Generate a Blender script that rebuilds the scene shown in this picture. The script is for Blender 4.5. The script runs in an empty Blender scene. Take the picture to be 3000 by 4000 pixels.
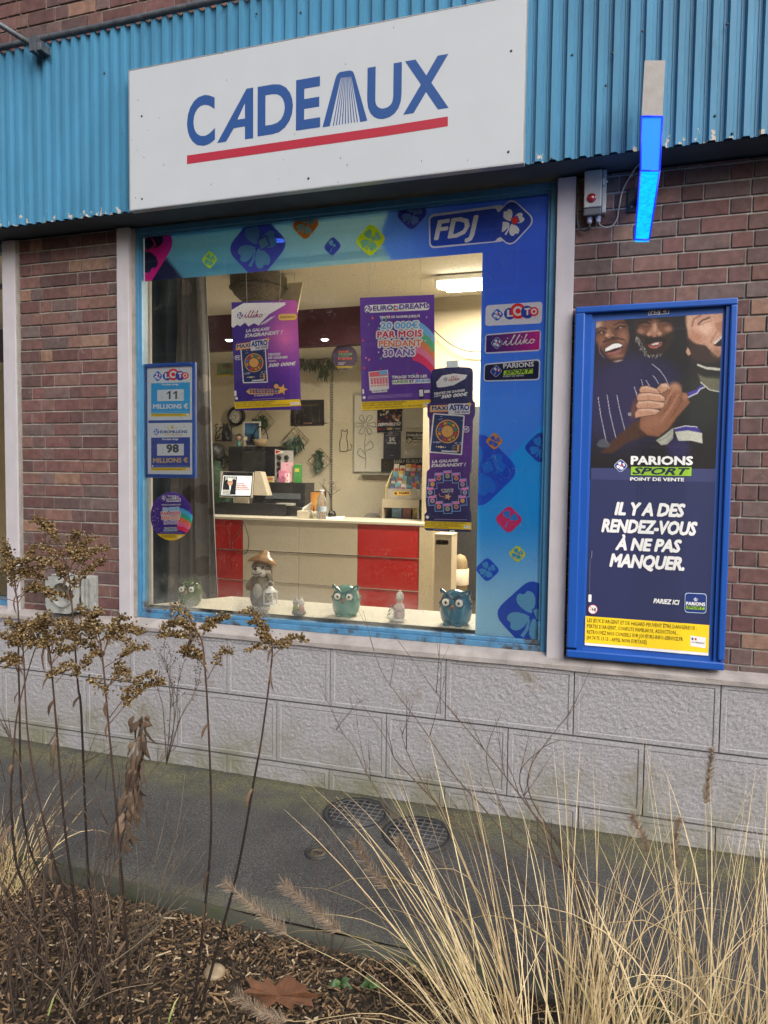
import bpy, bmesh, math, random
import numpy as np
from mathutils import Vector, Matrix
from mathutils.geometry import tessellate_polygon

# ------------------------------------------------------------------ scene, camera, light
S = bpy.context.scene
COL = S.collection
rnd = random.Random(7)
YAW, PITCH, ROLL = (math.radians(v) for v in (17.87, -3.011, 0.705))
FPX, CD, CH = 2770.0, 3.55, 1.71                       # focal length in photo pixels, distance to the facade, eye height
_cy, _sy = math.cos(YAW), math.sin(YAW)
FW = Vector((-_sy * math.cos(PITCH), _cy * math.cos(PITCH), math.sin(PITCH)))
_r = Vector((_cy, _sy, 0)); _u = _r.cross(FW)
RT = _r * math.cos(ROLL) + _u * math.sin(ROLL)
UP = -_r * math.sin(ROLL) + _u * math.cos(ROLL)
EYE = Vector((0, -CD, CH))
cd = bpy.data.cameras.new('camera'); cam = bpy.data.objects.new('camera', cd); COL.objects.link(cam)
cd.sensor_fit = 'AUTO'; cd.sensor_width = 36; cd.lens = FPX / 4000 * 36; cd.clip_start = .02; cd.clip_end = 500
m = Matrix.Identity(4)
for i in range(3):
    m[i][0], m[i][1], m[i][2], m[i][3] = RT[i], UP[i], -FW[i], EYE[i]
cam.matrix_world = m
S.camera = cam
S.render.engine = 'CYCLES'
S.cycles.use_denoising = True
S.cycles.max_bounces = 10; S.cycles.transparent_max_bounces = 24
S.cycles.sample_clamp_indirect = 8
S.view_settings.view_transform = 'Standard'; S.view_settings.look = 'None'
S.view_settings.gamma = 1; S.view_settings.exposure = EXPO = 0.66

SUN_EL, SUN_AZ = 38, 138                                # degrees; azimuth of the sun seen from above, 180 = straight behind the camera
w = bpy.data.worlds.new('World'); S.world = w; w.use_nodes = True
nt = w.node_tree; bg = nt.nodes['Background']
sky = nt.nodes.new('ShaderNodeTexSky'); sky.sky_type = 'NISHITA'; sky.sun_disc = False
sky.sun_elevation = math.radians(SUN_EL); sky.sun_rotation = math.radians(SUN_AZ)
sky.air_density = 1.0; sky.dust_density = 6.0; sky.ozone_density = 0.6
nt.links.new(sky.outputs[0], bg.inputs[0]); bg.inputs[1].default_value = 0.09
sl = bpy.data.lights.new('sun', 'SUN'); sl.energy = 1.7; sl.angle = math.radians(50); sl.color = (.92, .97, 1)
so = bpy.data.objects.new('sun', sl); COL.objects.link(so)
_az, _el = math.radians(SUN_AZ), math.radians(SUN_EL)
sdir = Vector((math.sin(_az) * math.cos(_el), math.cos(_az) * math.cos(_el), math.sin(_el)))
so.rotation_euler = (-sdir).to_track_quat('-Z', 'Y').to_euler()
so.location = sdir * 20

# ------------------------------------------------------------------ helpers
def ray(px, py):
    return RT * ((px - 1500) / FPX) - UP * ((py - 2000) / FPX) + FW
def P(px, py, Y=0.0):                                   # the point of the plane y = Y that stands at this place of the photo
    d = ray(px, py); return EYE + d * ((Y + CD) / d.y)
def G(px, py, Z=0.0):                                   # the same for the level z = Z
    d = ray(px, py); return EYE + d * ((Z - CH) / d.z)
def W(px, py, dist):                                    # the same at a depth along the view
    return EYE + ray(px, py) * dist
def lin(c):
    f = lambda v: v / 12.92 if v <= .04045 else ((v + .055) / 1.055) ** 2.4
    return tuple(f(v / 255.0) for v in c[:3])
def mixc(a, b, t):
    return tuple(x + (y - x) * t for x, y in zip(a, b))

def nd(nt, t, **k):
    n = nt.nodes.new(t)
    for a, v in k.items(): setattr(n, a, v)
    return n
MATS = {}
def mat(name, col=(.5, .5, .5), rough=.6, metal=0, var=.12, vs=12, bump=0, bs=60, spec=.5, coat=0, attr=False, stretch=(1, 1, 1), detail=4, rvar=.0, dirt=None, ds=3, dth=.55, emit=None, es=0, sheen=0, trans=0):
    """a Principled material with object-space noise in colour, roughness and bump"""
    if name in MATS: return MATS[name]
    M = bpy.data.materials.new(name); M.use_nodes = True; MATS[name] = M
    nt = M.node_tree; b = nt.nodes['Principled BSDF']; L = nt.links.new
    tc = nd(nt, 'ShaderNodeTexCoord'); mp = nd(nt, 'ShaderNodeMapping'); mp.inputs['Scale'].default_value = stretch
    L(tc.outputs['Object'], mp.inputs[0])
    if attr:
        at = nd(nt, 'ShaderNodeAttribute', attribute_name='Col'); base = at.outputs['Color']
    else:
        rg = nd(nt, 'ShaderNodeRGB'); rg.outputs[0].default_value = (*col[:3], 1); base = rg.outputs[0]
    if var:
        nz = nd(nt, 'ShaderNodeTexNoise'); nz.inputs['Scale'].default_value = vs; nz.inputs['Detail'].default_value = detail
        L(mp.outputs[0], nz.inputs['Vector'])
        mr = nd(nt, 'ShaderNodeMapRange'); mr.inputs[1].default_value = .25; mr.inputs[2].default_value = .75
        mr.inputs[3].default_value = 1 - var; mr.inputs[4].default_value = 1 + var
        L(nz.outputs[0], mr.inputs[0])
        mx = nd(nt, 'ShaderNodeVectorMath', operation='MULTIPLY'); L(base, mx.inputs[0]); L(mr.outputs[0], mx.inputs[1]); base = mx.outputs[0]
        if rvar:
            r2 = nd(nt, 'ShaderNodeMapRange'); r2.inputs[1].default_value = .3; r2.inputs[2].default_value = .7
            r2.inputs[3].default_value = max(0, rough - rvar); r2.inputs[4].default_value = min(1, rough + rvar)
            L(nz.outputs[0], r2.inputs[0]); L(r2.outputs[0], b.inputs['Roughness'])
    if dirt:
        n2 = nd(nt, 'ShaderNodeTexNoise'); n2.inputs['Scale'].default_value = ds; n2.inputs['Detail'].default_value = 8; n2.inputs['Roughness'].default_value = .65
        L(mp.outputs[0], n2.inputs['Vector'])
        m2 = nd(nt, 'ShaderNodeMapRange'); m2.inputs[1].default_value = dth; m2.inputs[2].default_value = dth + .12
        L(n2.outputs[0], m2.inputs[0])
        mm = nd(nt, 'ShaderNodeMix', data_type='RGBA'); L(m2.outputs[0], mm.inputs[0]); L(base, mm.inputs[6]); mm.inputs[7].default_value = (*dirt, 1); base = mm.outputs[2]
    L(base, b.inputs['Base Color'])
    if not (var and rvar): b.inputs['Roughness'].default_value = rough
    b.inputs['Metallic'].default_value = metal; b.inputs['Specular IOR Level'].default_value = spec
    b.inputs['Coat Weight'].default_value = coat
    b.inputs['Sheen Weight'].default_value = sheen
    b.inputs['Transmission Weight'].default_value = trans
    if emit:
        b.inputs['Emission Color'].default_value = (*emit, 1); b.inputs['Emission Strength'].default_value = es
    if bump:
        nb = nd(nt, 'ShaderNodeTexNoise'); nb.inputs['Scale'].default_value = bs; nb.inputs['Detail'].default_value = 6
        L(mp.outputs[0], nb.inputs['Vector'])
        bp = nd(nt, 'ShaderNodeBump'); bp.inputs['Strength'].default_value = 1; bp.inputs['Distance'].default_value = bump
        L(nb.outputs[0], bp.inputs['Height']); L(bp.outputs[0], b.inputs['Normal'])
    return M

class MB:
    """collects shapes in world space and links them as ONE mesh object"""
    def __init__(s): s.v = []; s.f = []; s.mi = []; s.c = []; s.sm = []
    def add(s, vs, fs, mi=0, col=(1, 1, 1), smooth=False):
        o = len(s.v); s.v += [tuple(x) for x in vs]
        for f in fs:
            s.f.append(tuple(i + o for i in f)); s.mi.append(mi); s.sm.append(smooth)
        s.c += [tuple(col[:3]) + ((col[3],) if len(col) > 3 else (1,))] * len(vs)
        return s
    def box(s, a, b, mi=0, col=(1, 1, 1), bev=0.0, rot=None, piv=None):
        a = Vector(a); b = Vector(b); lo = Vector(map(min, a, b)); hi = Vector(map(max, a, b))
        if bev <= 0:
            vs = [Vector((x, y, z)) for x in (lo.x, hi.x) for y in (lo.y, hi.y) for z in (lo.z, hi.z)]
            fs = [(0, 1, 3, 2), (4, 6, 7, 5), (0, 4, 5, 1), (2, 3, 7, 6), (0, 2, 6, 4), (1, 5, 7, 3)]
        else:
            bev = min(bev, min(hi - lo) * .45)
            bm = bmesh.new(); bmesh.ops.create_cube(bm, size=1)
            for v in bm.verts: v.co = Vector((lo[i] + (v.co[i] + .5) * (hi[i] - lo[i]) for i in range(3)))
            bmesh.ops.bevel(bm, geom=bm.edges[:], offset=bev, segments=2, affect='EDGES', profile=.5)
            bm.verts.index_update(); vs = [v.co.copy() for v in bm.verts]; fs = [[v.index for v in f.verts] for f in bm.faces]; bm.free()
        if rot is not None:
            piv = Vector(piv) if piv is not None else (lo + hi) / 2
            vs = [piv + rot @ (v - piv) for v in vs]
        return s.add(vs, fs, mi, col)
    def obox(s, c, ax, ay, az, mi=0, col=(1, 1, 1)):    # centre and three half-axis vectors
        c, ax, ay, az = map(Vector, (c, ax, ay, az))
        vs = [c + ax * i + ay * j + az * k for i in (-1, 1) for j in (-1, 1) for k in (-1, 1)]
        return s.add(vs, [(0, 1, 3, 2), (4, 6, 7, 5), (0, 4, 5, 1), (2, 3, 7, 6), (0, 2, 6, 4), (1, 5, 7, 3)], mi, col)
    def tube(s, pts, r, n=8, mi=0, col=(1, 1, 1), caps=True, cols=None):
        pts = [Vector(p) for p in pts]; k = len(pts)
        rs = r if isinstance(r, (list, tuple)) else [r] * k
        if len(rs) != k: rs = [rs[0] + (rs[-1] - rs[0]) * i / (k - 1) for i in range(k)]
        o = len(s.v); prev = None; vs = []
        for i, p in enumerate(pts):
            t = (pts[min(i + 1, k - 1)] - pts[max(i - 1, 0)]).normalized()
            if prev is None:
                prev = t.orthogonal().normalized()
            prev = (prev - t * prev.dot(t))
            prev = prev.normalized() if prev.length > 1e-6 else t.orthogonal().normalized()
            q = t.cross(prev)
            vs += [p + (prev * math.cos(2 * math.pi * j / n) + q * math.sin(2 * math.pi * j / n)) * rs[i] for j in range(n)]
        fs = [(i * n + j, i * n + (j + 1) % n, (i + 1) * n + (j + 1) % n, (i + 1) * n + j) for i in range(k - 1) for j in range(n)]
        if caps and n > 2: fs += [tuple(range(n))[::-1], tuple(range((k - 1) * n, k * n))]
        s.add(vs, fs, mi, col, True)
        if cols:
            for i in range(k):
                for j in range(n): s.c[o + i * n + j] = (*cols[i], 1)
        return s
    def lathe(s, prof, c=(0, 0, 0), n=24, mi=0, col=(1, 1, 1), ax=(0, 0, 1), sx=1, sy=1, cap=True):
        c = Vector(c); q = Vector((0, 0, 1)).rotation_difference(Vector(ax)); k = len(prof)
        vs = [c + q @ Vector((r * sx * math.cos(2 * math.pi * j / n), r * sy * math.sin(2 * math.pi * j / n), z)) for r, z in prof for j in range(n)]
        fs = [(i * n + j, i * n + (j + 1) % n, (i + 1) * n + (j + 1) % n, (i + 1) * n + j) for i in range(k - 1) for j in range(n)]
        if cap:
            if prof[0][0] > 1e-4: fs.append(tuple(range(n))[::-1])
            if prof[-1][0] > 1e-4: fs.append(tuple(range((k - 1) * n, k * n)))
        return s.add(vs, fs, mi, col, True)
    def ball(s, c, r, n=12, m=8, mi=0, col=(1, 1, 1), rot=None):
        c = Vector(c); r = Vector(r) if isinstance(r, (tuple, list, Vector)) else Vector((r, r, r))
        vs = []
        for i in range(m + 1):
            th = math.pi * i / m
            for j in range(n):
                ph = 2 * math.pi * j / n
                d = Vector((r.x * math.sin(th) * math.cos(ph), r.y * math.sin(th) * math.sin(ph), r.z * math.cos(th)))
                vs.append(c + (rot @ d if rot is not None else d))
        fs = [(i * n + j, (i + 1) * n + j, (i + 1) * n + (j + 1) % n, i * n + (j + 1) % n) for i in range(m) for j in range(n)]
        return s.add(vs, fs, mi, col, True)
    def prism(s, pts, d, mi=0, col=(1, 1, 1)):          # planar outline (3D points) pushed along vector d
        pts = [Vector(p) for p in pts]; d = Vector(d); n = len(pts)
        tri = tessellate_polygon([pts])
        fs = [tuple(t) for t in tri] + [tuple(i + n for i in t[::-1]) for t in tri] + [(i, (i + 1) % n, n + (i + 1) % n, n + i) for i in range(n)]
        return s.add(pts + [p + d for p in pts], fs, mi, col)
    def grid(s, fn, nu, nv, mi=0, col=(1, 1, 1), colfn=None, smooth=True):
        o = len(s.v)
        vs = [fn(i / nu, j / nv) for j in range(nv + 1) for i in range(nu + 1)]
        fs = [(j * (nu + 1) + i, j * (nu + 1) + i + 1, (j + 1) * (nu + 1) + i + 1, (j + 1) * (nu + 1) + i) for j in range(nv) for i in range(nu)]
        s.add(vs, fs, mi, col, smooth)
        if colfn:
            k = o
            for j in range(nv + 1):
                for i in range(nu + 1):
                    s.c[k] = (*colfn(i / nu, j / nv), 1)[:4] ; k += 1
        return s
    def build(s, name, mats, parent=None, loc=None, fixn=True):
        me = bpy.data.meshes.new(name)
        base = Vector((0, 0, 0))
        if parent is not None: base = wloc(parent)
        elif loc is not None: base = Vector(loc)
        o = bpy.data.objects.new(name, me)
        own = Vector((0, 0, 0))
        if parent is not None and loc is not None: own = Vector(loc) - base
        off = base + own
        me.from_pydata([tuple(Vector(v) - off) for v in s.v], [], s.f)
        mats = mats if isinstance(mats, (list, tuple)) else [mats]
        for mm in mats: me.materials.append(mm)
        me.polygons.foreach_set('material_index', s.mi)
        me.polygons.foreach_set('use_smooth', s.sm)
        ca = me.color_attributes.new('Col', 'FLOAT_COLOR', 'POINT')
        ca.data.foreach_set('color', np.array(s.c, dtype=np.float32).ravel())
        if fixn:
            bm = bmesh.new(); bm.from_mesh(me); bmesh.ops.recalc_face_normals(bm, faces=bm.faces[:]); bm.to_mesh(me); bm.free()
        me.update()
        COL.objects.link(o)
        if parent is not None: o.parent = parent; o.location = own
        else: o.location = base
        return o
def wloc(o):
    v = Vector((0, 0, 0))
    while o is not None: v = v + o.location; o = o.parent
    return v
def tag(o, label, cat=None, group=None, kind=None):
    if label: o['label'] = label
    if cat: o['category'] = cat
    if group: o['group'] = group
    if kind: o['kind'] = kind
    return o
def thing(name, label, cat, loc, group=None):
    o = bpy.data.objects.new(name, None); COL.objects.link(o); o.location = loc; o.empty_display_size = .1
    return tag(o, label, cat, group)

# ------------------------------------------------------------------ flat print: shapes and lettering laid on a sheet
_TX = {}
def glyphs(s, bold=0.0, shear=0.0, sp=1.0, res=2):
    k = (s, bold, shear, sp, res)
    if k in _TX: return _TX[k]
    c = bpy.data.curves.new('t', 'FONT'); c.body = s; c.offset = bold; c.shear = shear; c.space_character = sp; c.resolution_u = res
    o = bpy.data.objects.new('t', c); COL.objects.link(o)
    me = bpy.data.meshes.new_from_object(o.evaluated_get(bpy.context.evaluated_depsgraph_get()))
    vs = [(v.co.x, v.co.y) for v in me.vertices]; fs = [tuple(p.vertices) for p in me.polygons]
    bpy.data.objects.remove(o); bpy.data.curves.remove(c); bpy.data.meshes.remove(me)
    _TX[k] = (vs, fs); return vs, fs
CAP = .665                                              # cap height of the built-in face at size 1 (measured)
class Art(MB):
    """a sheet at depth Y; shapes are given in photo pixels through the current zoom (ox, oy, scale)"""
    def __init__(s, Y, step=.0004, back=False):
        super().__init__(); s.Y = Y; s.step = step; s.lay = 0; s.z = (0, 0, 1.0); s.cnt = 0
    def build(s, *a, **k):
        if .05 < s.Y < .2:                              # prints behind the glass: colours lifted to offset the dim light there
            s.c = [tuple(v * min(1.6, .95 / max(c[0], c[1], c[2], 1e-3)) for v in c[:3]) + (c[3],) for c in s.c]
        return super().build(*a, **k)
    def px(s, p): return (s.z[0] + p[0] * s.z[2], s.z[1] + p[1] * s.z[2])
    def w(s, p):
        q = P(*s.px(p), s.Y); return Vector((q.x, s.Y - s.lay * s.step - (s.cnt % 32) * 1.2e-5, q.z))
    def up(s, n=1): s.lay += n; return s
    def zoom(s, ox, oy, sc): s.z = (ox, oy, sc); return s
    def wpoly(s, pts, col):                             # world x, z outline
        s.cnt += 1; v = [Vector((p[0], s.Y - s.lay * s.step - (s.cnt % 32) * 1.2e-5, p[1])) for p in pts]
        return s.add(v, [tuple(t) for t in tessellate_polygon([v])], 0, lin(col) + (col[3:] or (1,))[:1])
    def poly(s, pts, col): return s.wpoly([(q.x, q.z) for q in map(s.w, pts)], col)
    def line(s, pts, wd, col):
        for a, b in zip(pts, pts[1:]):
            d = Vector(b) - Vector(a); n = Vector((-d.y, d.x)).normalized() * wd / 2
            s.poly([Vector(a) + n, Vector(b) + n, Vector(b) - n, Vector(a) - n], col)
        return s
    def circle(s, c, r, col, n=28, ry=None): return s.poly([(c[0] + r * math.cos(2 * math.pi * i / n), c[1] + (ry or r) * math.sin(2 * math.pi * i / n)) for i in range(n)], col)
    def rrect(s, q, r, col, n=5):                       # q: four corners in order, r: corner radius (zoom px)
        out = []
        for i in range(4):
            p = Vector(q[i]); a = (Vector(q[i - 1]) - p); b = (Vector(q[(i + 1) % 4]) - p)
            a = a.normalized() * min(r, a.length / 2); b = b.normalized() * min(r, b.length / 2)
            for k in range(n + 1):
                t = k / n; out.append(p + a * (1 - t) ** 2 + b * t ** 2)
        return s.poly(out, col)
    def text(s, t, a, b, h, col, bold=.02, shear=0, sp=1.0, halo=None, hb=.07, res=2):
        """lettering whose baseline runs from a to b, capitals h tall"""
        s.cnt += 1; A, B = s.w(a), s.w(b)
        c = s.px(((a[0] + b[0]) / 2, (a[1] + b[1]) / 2)); H = (P(c[0], c[1] - h * s.z[2], s.Y) - P(c[0], c[1], s.Y)).length
        vs0, _ = glyphs(t, 0, shear, sp, res)
        x0 = min(v[0] for v in vs0); x1 = max(v[0] for v in vs0)
        d = (B - A) / (x1 - x0); upv = Vector((-d.z, 0, d.x)).normalized() * (H / (CAP + 1.7 * bold))
        for off, cc, l in (([(hb, halo, 0)] if halo else []) + [(bold, col, 1 if halo else 0)]):
            vs, fs = glyphs(t, 0, shear, sp, res); e0 = off; m = 1 if e0 <= .006 else (6 if e0 < .07 else 18)
            for k in range(m):                          # heavy weights: the same letters printed slightly shifted
                e = e0 / 2 if k > 11 else e0; q = (0, 0) if m == 1 else (e * math.cos(2 * math.pi * k / (6 if k > 11 else min(m, 12))), e * math.sin(2 * math.pi * k / (6 if k > 11 else min(m, 12))))
                s.add([A + d * (v[0] - x0 + q[0]) + upv * (v[1] + q[1] + bold * .85) + Vector((0, -l * s.step - k * 1.6e-5, 0)) for v in vs], fs, 0, lin(cc) + (1,))
        return s
    def clover(s, c, hd, bg, fg, red=None, ring=None, rot=0, clip=None, solid=True, k=.80):
        """the four-petal clover in a rounded square standing on its corner; clip = (xmin, xmax, zmin, zmax) of the sheet"""
        q = s.px(c); o = P(*q, s.Y); m = (P(q[0] + 1, q[1], s.Y) - o).length * s.z[2] * hd
        def put(pts, col, l):
            y = s.lay; s.lay = y + l
            pts = [(o.x + m * x, o.z + m * z) for x, z in pts]
            if clip: pts = clip_poly(pts, clip)
            if len(pts) > 2: s.wpoly(pts, col)
            s.lay = y
        def rsq(R, r=.2):
            out = []
            for i in range(4):
                t = math.pi / 2 * i + rot; p = Vector((math.cos(t), math.sin(t))) * R
                a = Vector((math.cos(t - math.pi / 2), math.sin(t - math.pi / 2))) * R; b = Vector((math.cos(t + math.pi / 2), math.sin(t + math.pi / 2))) * R
                for j in range(7):
                    u = j / 6; e = r * 1.35
                    out.append(p + (a - p) * e * (1 - u) ** 2 + (b - p) * e * u ** 2)
            return out
        if ring: put(rsq(1.14), ring, 0)
        if solid: put(rsq(1.06), bg, 1)
        half = [(.06, 0), (.14, .10), (.30, .215), (.46, .275), (.60, .265), (.69, .20), (.72, .11), (.66, .03)]
        for j, deg in enumerate((112, 22, 202, 292)):
            t = math.radians(deg) + rot; ca, sa = math.cos(t), math.sin(t)
            pts = half + [(x, -y) for x, y in half[::-1]][:-1]
            pts = [(k * (x + .02) * 1.12, k * y * 1.12) for x, y in pts]
            put([(x * ca - y * sa, x * sa + y * ca) for x, y in pts], fg, 2)
            if j == 1:
                e = .30 * k / .8
                for (ee, cc, l) in ((e + .05, bg, 3), (e, red or fg, 4)):
                    put([(x * ca - y * sa, x * sa + y * ca) for x, y in ((.05, -ee / 2), (.05 + ee, -ee / 2), (.05 + ee, ee / 2), (.05, ee / 2))], cc, l)
                    if not red: break
                if not red:
                    ee = e - .03
                    put([(x * ca - y * sa, x * sa + y * ca) for x, y in ((.08, -ee / 2), (.08 + ee, -ee / 2), (.08 + ee, ee / 2), (.08, ee / 2))], fg, 4)
        st = [(-.06, -.10), (-.10, -.42), (-.24, -.68), (-.34, -.62), (-.20, -.42), (-.11, -.12)]
        cr, sr = math.cos(rot), math.sin(rot)
        put([(k * 1.1 * (x * cr - y * sr), k * 1.1 * (x * sr + y * cr)) for x, y in st], fg, 3)
        return s
def clip_poly(p, c):
    for ax, lim, sg in ((0, c[0], 1), (0, c[1], -1), (1, c[2], 1), (1, c[3], -1)):
        out = []
        for a, b in zip(p, p[1:] + p[:1]):
            ia, ib = (a[ax] - lim) * sg >= 0, (b[ax] - lim) * sg >= 0
            if ia: out.append(a)
            if ia != ib:
                t = (lim - a[ax]) / (b[ax] - a[ax]); out.append((a[0] + (b[0] - a[0]) * t, a[1] + (b[1] - a[1]) * t))
        p = out
        if not p: break
    return p
_NT = np.random.RandomState(3).rand(256, 256)
def vnoise(x, y, oct=4, pers=.5):
    x = np.asarray(x, float); y = np.asarray(y, float); t = 0; a = 1; n = 0
    for o in range(oct):
        xi = np.floor(x).astype(int); yi = np.floor(y).astype(int); u = x - xi; v = y - yi
        u = u * u * (3 - 2 * u); v = v * v * (3 - 2 * v)
        g = lambda i, j: _NT[(i + 57 * o) % 256, (j + 31 * o) % 256]
        t = t + a * ((g(xi, yi) * (1 - u) + g(xi + 1, yi) * u) * (1 - v) + (g(xi, yi + 1) * (1 - u) + g(xi + 1, yi + 1) * u) * v)
        n += a; a *= pers; x = x * 2.03; y = y * 2.03
    return t / n
def paint(pts, layers, base):
    """soft coloured blobs and strokes composited at points (n,2); returns linear colours (n,3)"""
    x, y = pts[:, 0], pts[:, 1]; c = np.tile(np.array(lin(base)), (len(pts), 1))
    for l in layers:
        if l[0] == 'e':                                  # ellipse: cx cy rx ry deg colour soft alpha
            _, cx, cy, rx, ry, dg, col, soft, al = l
            t = math.radians(dg); dx, dy = x - cx, y - cy
            d = np.sqrt(((dx * math.cos(t) + dy * math.sin(t)) / rx) ** 2 + ((-dx * math.sin(t) + dy * math.cos(t)) / ry) ** 2)
            a = np.clip((1 + soft - d) / (2 * soft), 0, 1)
        elif l[0] == 'p':                                # polygon: outline colour soft alpha
            _, ps, col, soft, al = l; d = np.full(len(x), 1e9); ins = np.zeros(len(x), bool)
            for (ax, ay), (bx, by) in zip(ps, ps[1:] + ps[:1]):
                t = np.clip(((x - ax) * (bx - ax) + (y - ay) * (by - ay)) / ((bx - ax) ** 2 + (by - ay) ** 2 + 1e-9), 0, 1)
                d = np.minimum(d, np.hypot(x - ax - t * (bx - ax), y - ay - t * (by - ay)))
                if ay != by: ins ^= ((ay > y) != (by > y)) & (x < (bx - ax) * (y - ay) / (by - ay) + ax)
            a = np.clip(.5 + np.where(ins, d, -d) / (2 * soft), 0, 1)
        else:                                            # stroke: points width colour soft alpha
            _, ps, wd, col, soft, al = l; d = np.full(len(x), 1e9)
            for (ax, ay), (bx, by) in zip(ps, ps[1:]):
                ll = (bx - ax) ** 2 + (by - ay) ** 2 + 1e-9
                t = np.clip(((x - ax) * (bx - ax) + (y - ay) * (by - ay)) / ll, 0, 1)
                d = np.minimum(d, np.hypot(x - ax - t * (bx - ax), y - ay - t * (by - ay)))
            d = d / (wd / 2); a = np.clip((1 + soft - d) / (2 * soft), 0, 1)
        a = (a * a * (3 - 2 * a) * al)[:, None]
        c = c * (1 - a) + np.array(lin(col)) * a
    return c
PRINT = mat('printed_paper', attr=True, rough=.42, var=.03, vs=40)
GLOSSY = mat('glossy_print', attr=True, rough=.22, var=.02, vs=30)
# ------------------------------------------------------------------ ground
def ground():
    mb = MB(); mb.add([(-30, -40, -.03), (30, -40, -.03), (30, .5, -.03), (-30, .5, -.03)], [(0, 1, 2, 3)])
    tag(mb.build('ground', mat('soil_dark', (.035, .027, .02), .95, bump=.01, bs=90)), 'dark bare soil under the planting', kind='structure')
    # pavement: asphalt, mossy along the foot of the wall
    M = bpy.data.materials.new('asphalt'); M.use_nodes = True; n = M.node_tree; b = n.nodes['Principled BSDF']; L = n.links.new
    tc = nd(n, 'ShaderNodeTexCoord'); sp = nd(n, 'ShaderNodeSeparateXYZ'); L(tc.outputs['Object'], sp.inputs[0])
    def noise(sc, det=6, ro=.6):
        z = nd(n, 'ShaderNodeTexNoise'); z.inputs['Scale'].default_value = sc; z.inputs['Detail'].default_value = det; z.inputs['Roughness'].default_value = ro
        L(tc.outputs['Object'], z.inputs['Vector']); return z
    def mrange(i, a, bb, c, d):
        r = nd(n, 'ShaderNodeMapRange'); L(i, r.inputs[0])
        for k, v in zip((1, 2, 3, 4), (a, bb, c, d)): r.inputs[k].default_value = v
        return r.outputs[0]
    def mixr(f, a, bb):
        x = nd(n, 'ShaderNodeMix', data_type='RGBA'); L(f, x.inputs[0])
        for k, v in ((6, a), (7, bb)):
            if isinstance(v, tuple): x.inputs[k].default_value = (*v, 1)
            else: L(v, x.inputs[k])
        return x.outputs[2]
    def math_(op, a, bb):
        x = nd(n, 'ShaderNodeMath', operation=op, use_clamp=True)
        for k, v in ((0, a), (1, bb)):
            if isinstance(v, float): x.inputs[k].default_value = v
            else: L(v, x.inputs[k])
        return x.outputs[0]
    fine = noise(130, 4, .8); big = noise(3.2, 5)
    c0 = mixr(mrange(fine.outputs[0], .38, .66, 0, 1), (.02, .0196, .0192), (.15, .147, .14))
    c0 = mixr(mrange(big.outputs[0], .42, .62, 0, .55), c0, (.045, .044, .044))
    spk = nd(n, 'ShaderNodeTexVoronoi'); spk.inputs['Scale'].default_value = 95; L(tc.outputs['Object'], spk.inputs['Vector'])
    c0 = mixr(mrange(spk.outputs['Distance'], .14, .2, .6, 0), c0, (.34, .34, .33))
    edge = mrange(sp.outputs['Y'], -.46, -.03, 0, 1)
    mo = noise(7, 7, .65); mof = noise(120, 4, .7)
    mk = math_('MULTIPLY', mrange(edge, .1, .55, 0, 1), mrange(mo.outputs[0], .34, .56, 0, 1))
    mk = math_('MULTIPLY', mk, mrange(mof.outputs[0], .36, .58, 0, 1))
    far = mrange(sp.outputs['Y'], -1.02, -1.16, 0, 1)
    mk = math_('ADD', mk, math_('MULTIPLY', far, mrange(mo.outputs[0], .44, .6, 0, .7)))
    c1 = mixr(mk, c0, mixr(mrange(mof.outputs[0], .45, .6, 0, 1), (.085, .083, .042), (.22, .21, .10)))
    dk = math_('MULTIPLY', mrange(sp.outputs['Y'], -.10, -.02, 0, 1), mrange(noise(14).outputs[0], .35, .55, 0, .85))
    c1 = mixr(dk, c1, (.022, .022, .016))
    L(c1, b.inputs['Base Color']); b.inputs['Roughness'].default_value = .65; b.inputs['Specular IOR Level'].default_value = .35
    bp = nd(n, 'ShaderNodeBump'); bp.inputs['Distance'].default_value = .004; L(fine.outputs[0], bp.inputs['Height']); L(bp.outputs[0], b.inputs['Normal'])
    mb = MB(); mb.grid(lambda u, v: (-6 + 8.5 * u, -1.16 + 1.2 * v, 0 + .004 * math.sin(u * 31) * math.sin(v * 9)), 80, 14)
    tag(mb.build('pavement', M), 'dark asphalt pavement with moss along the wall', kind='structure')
    # kerb edging between pavement and bed
    mb = MB()
    pts = [(-6, -1.13), (-2.6, -1.16), (-2.2, -1.175), (-1.7, -1.20), (-1.2, -1.235), (-.6, -1.225), (0, -1.20), (.8, -1.17), (2.5, -1.1)]
    prof = [(.05, -.05), (.045, .006), (.03, .022), (0, .03), (-.03, .022), (-.045, .004), (-.05, -.06)]
    k = len(prof); vs = []
    for i, (x, y) in enumerate(pts): vs += [(x, y + a, h) for a, h in prof]
    mb.add(vs, [(i * k + j, i * k + j + 1, (i + 1) * k + j + 1, (i + 1) * k + j) for i in range(len(pts) - 1) for j in range(k - 1)], smooth=True)
    tag(mb.build('kerb', mat('kerb_concrete', (.042, .043, .032), .55, bump=.002, bs=160, var=.3, vs=9, dirt=(.035, .042, .015), ds=6, dth=.48)), 'low rounded concrete kerb, damp and greenish', kind='structure')
    # bed surface, lumpy soil
    mb = MB()
    mb.grid(lambda u, v: (-6 + 8.5 * u, -3.6 + 2.45 * v, -.012 + .03 * vnoise(u * 60, v * 18, 3) - .02), 150, 46)
    tag(mb.build('planting_bed', mat('bed_soil', (.04, .029, .02), .95, bump=.012, bs=70, var=.4, vs=30)), 'soil of the planting bed', kind='structure')
    # wood chips
    mb = MB(); R = random.Random(5)
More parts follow.
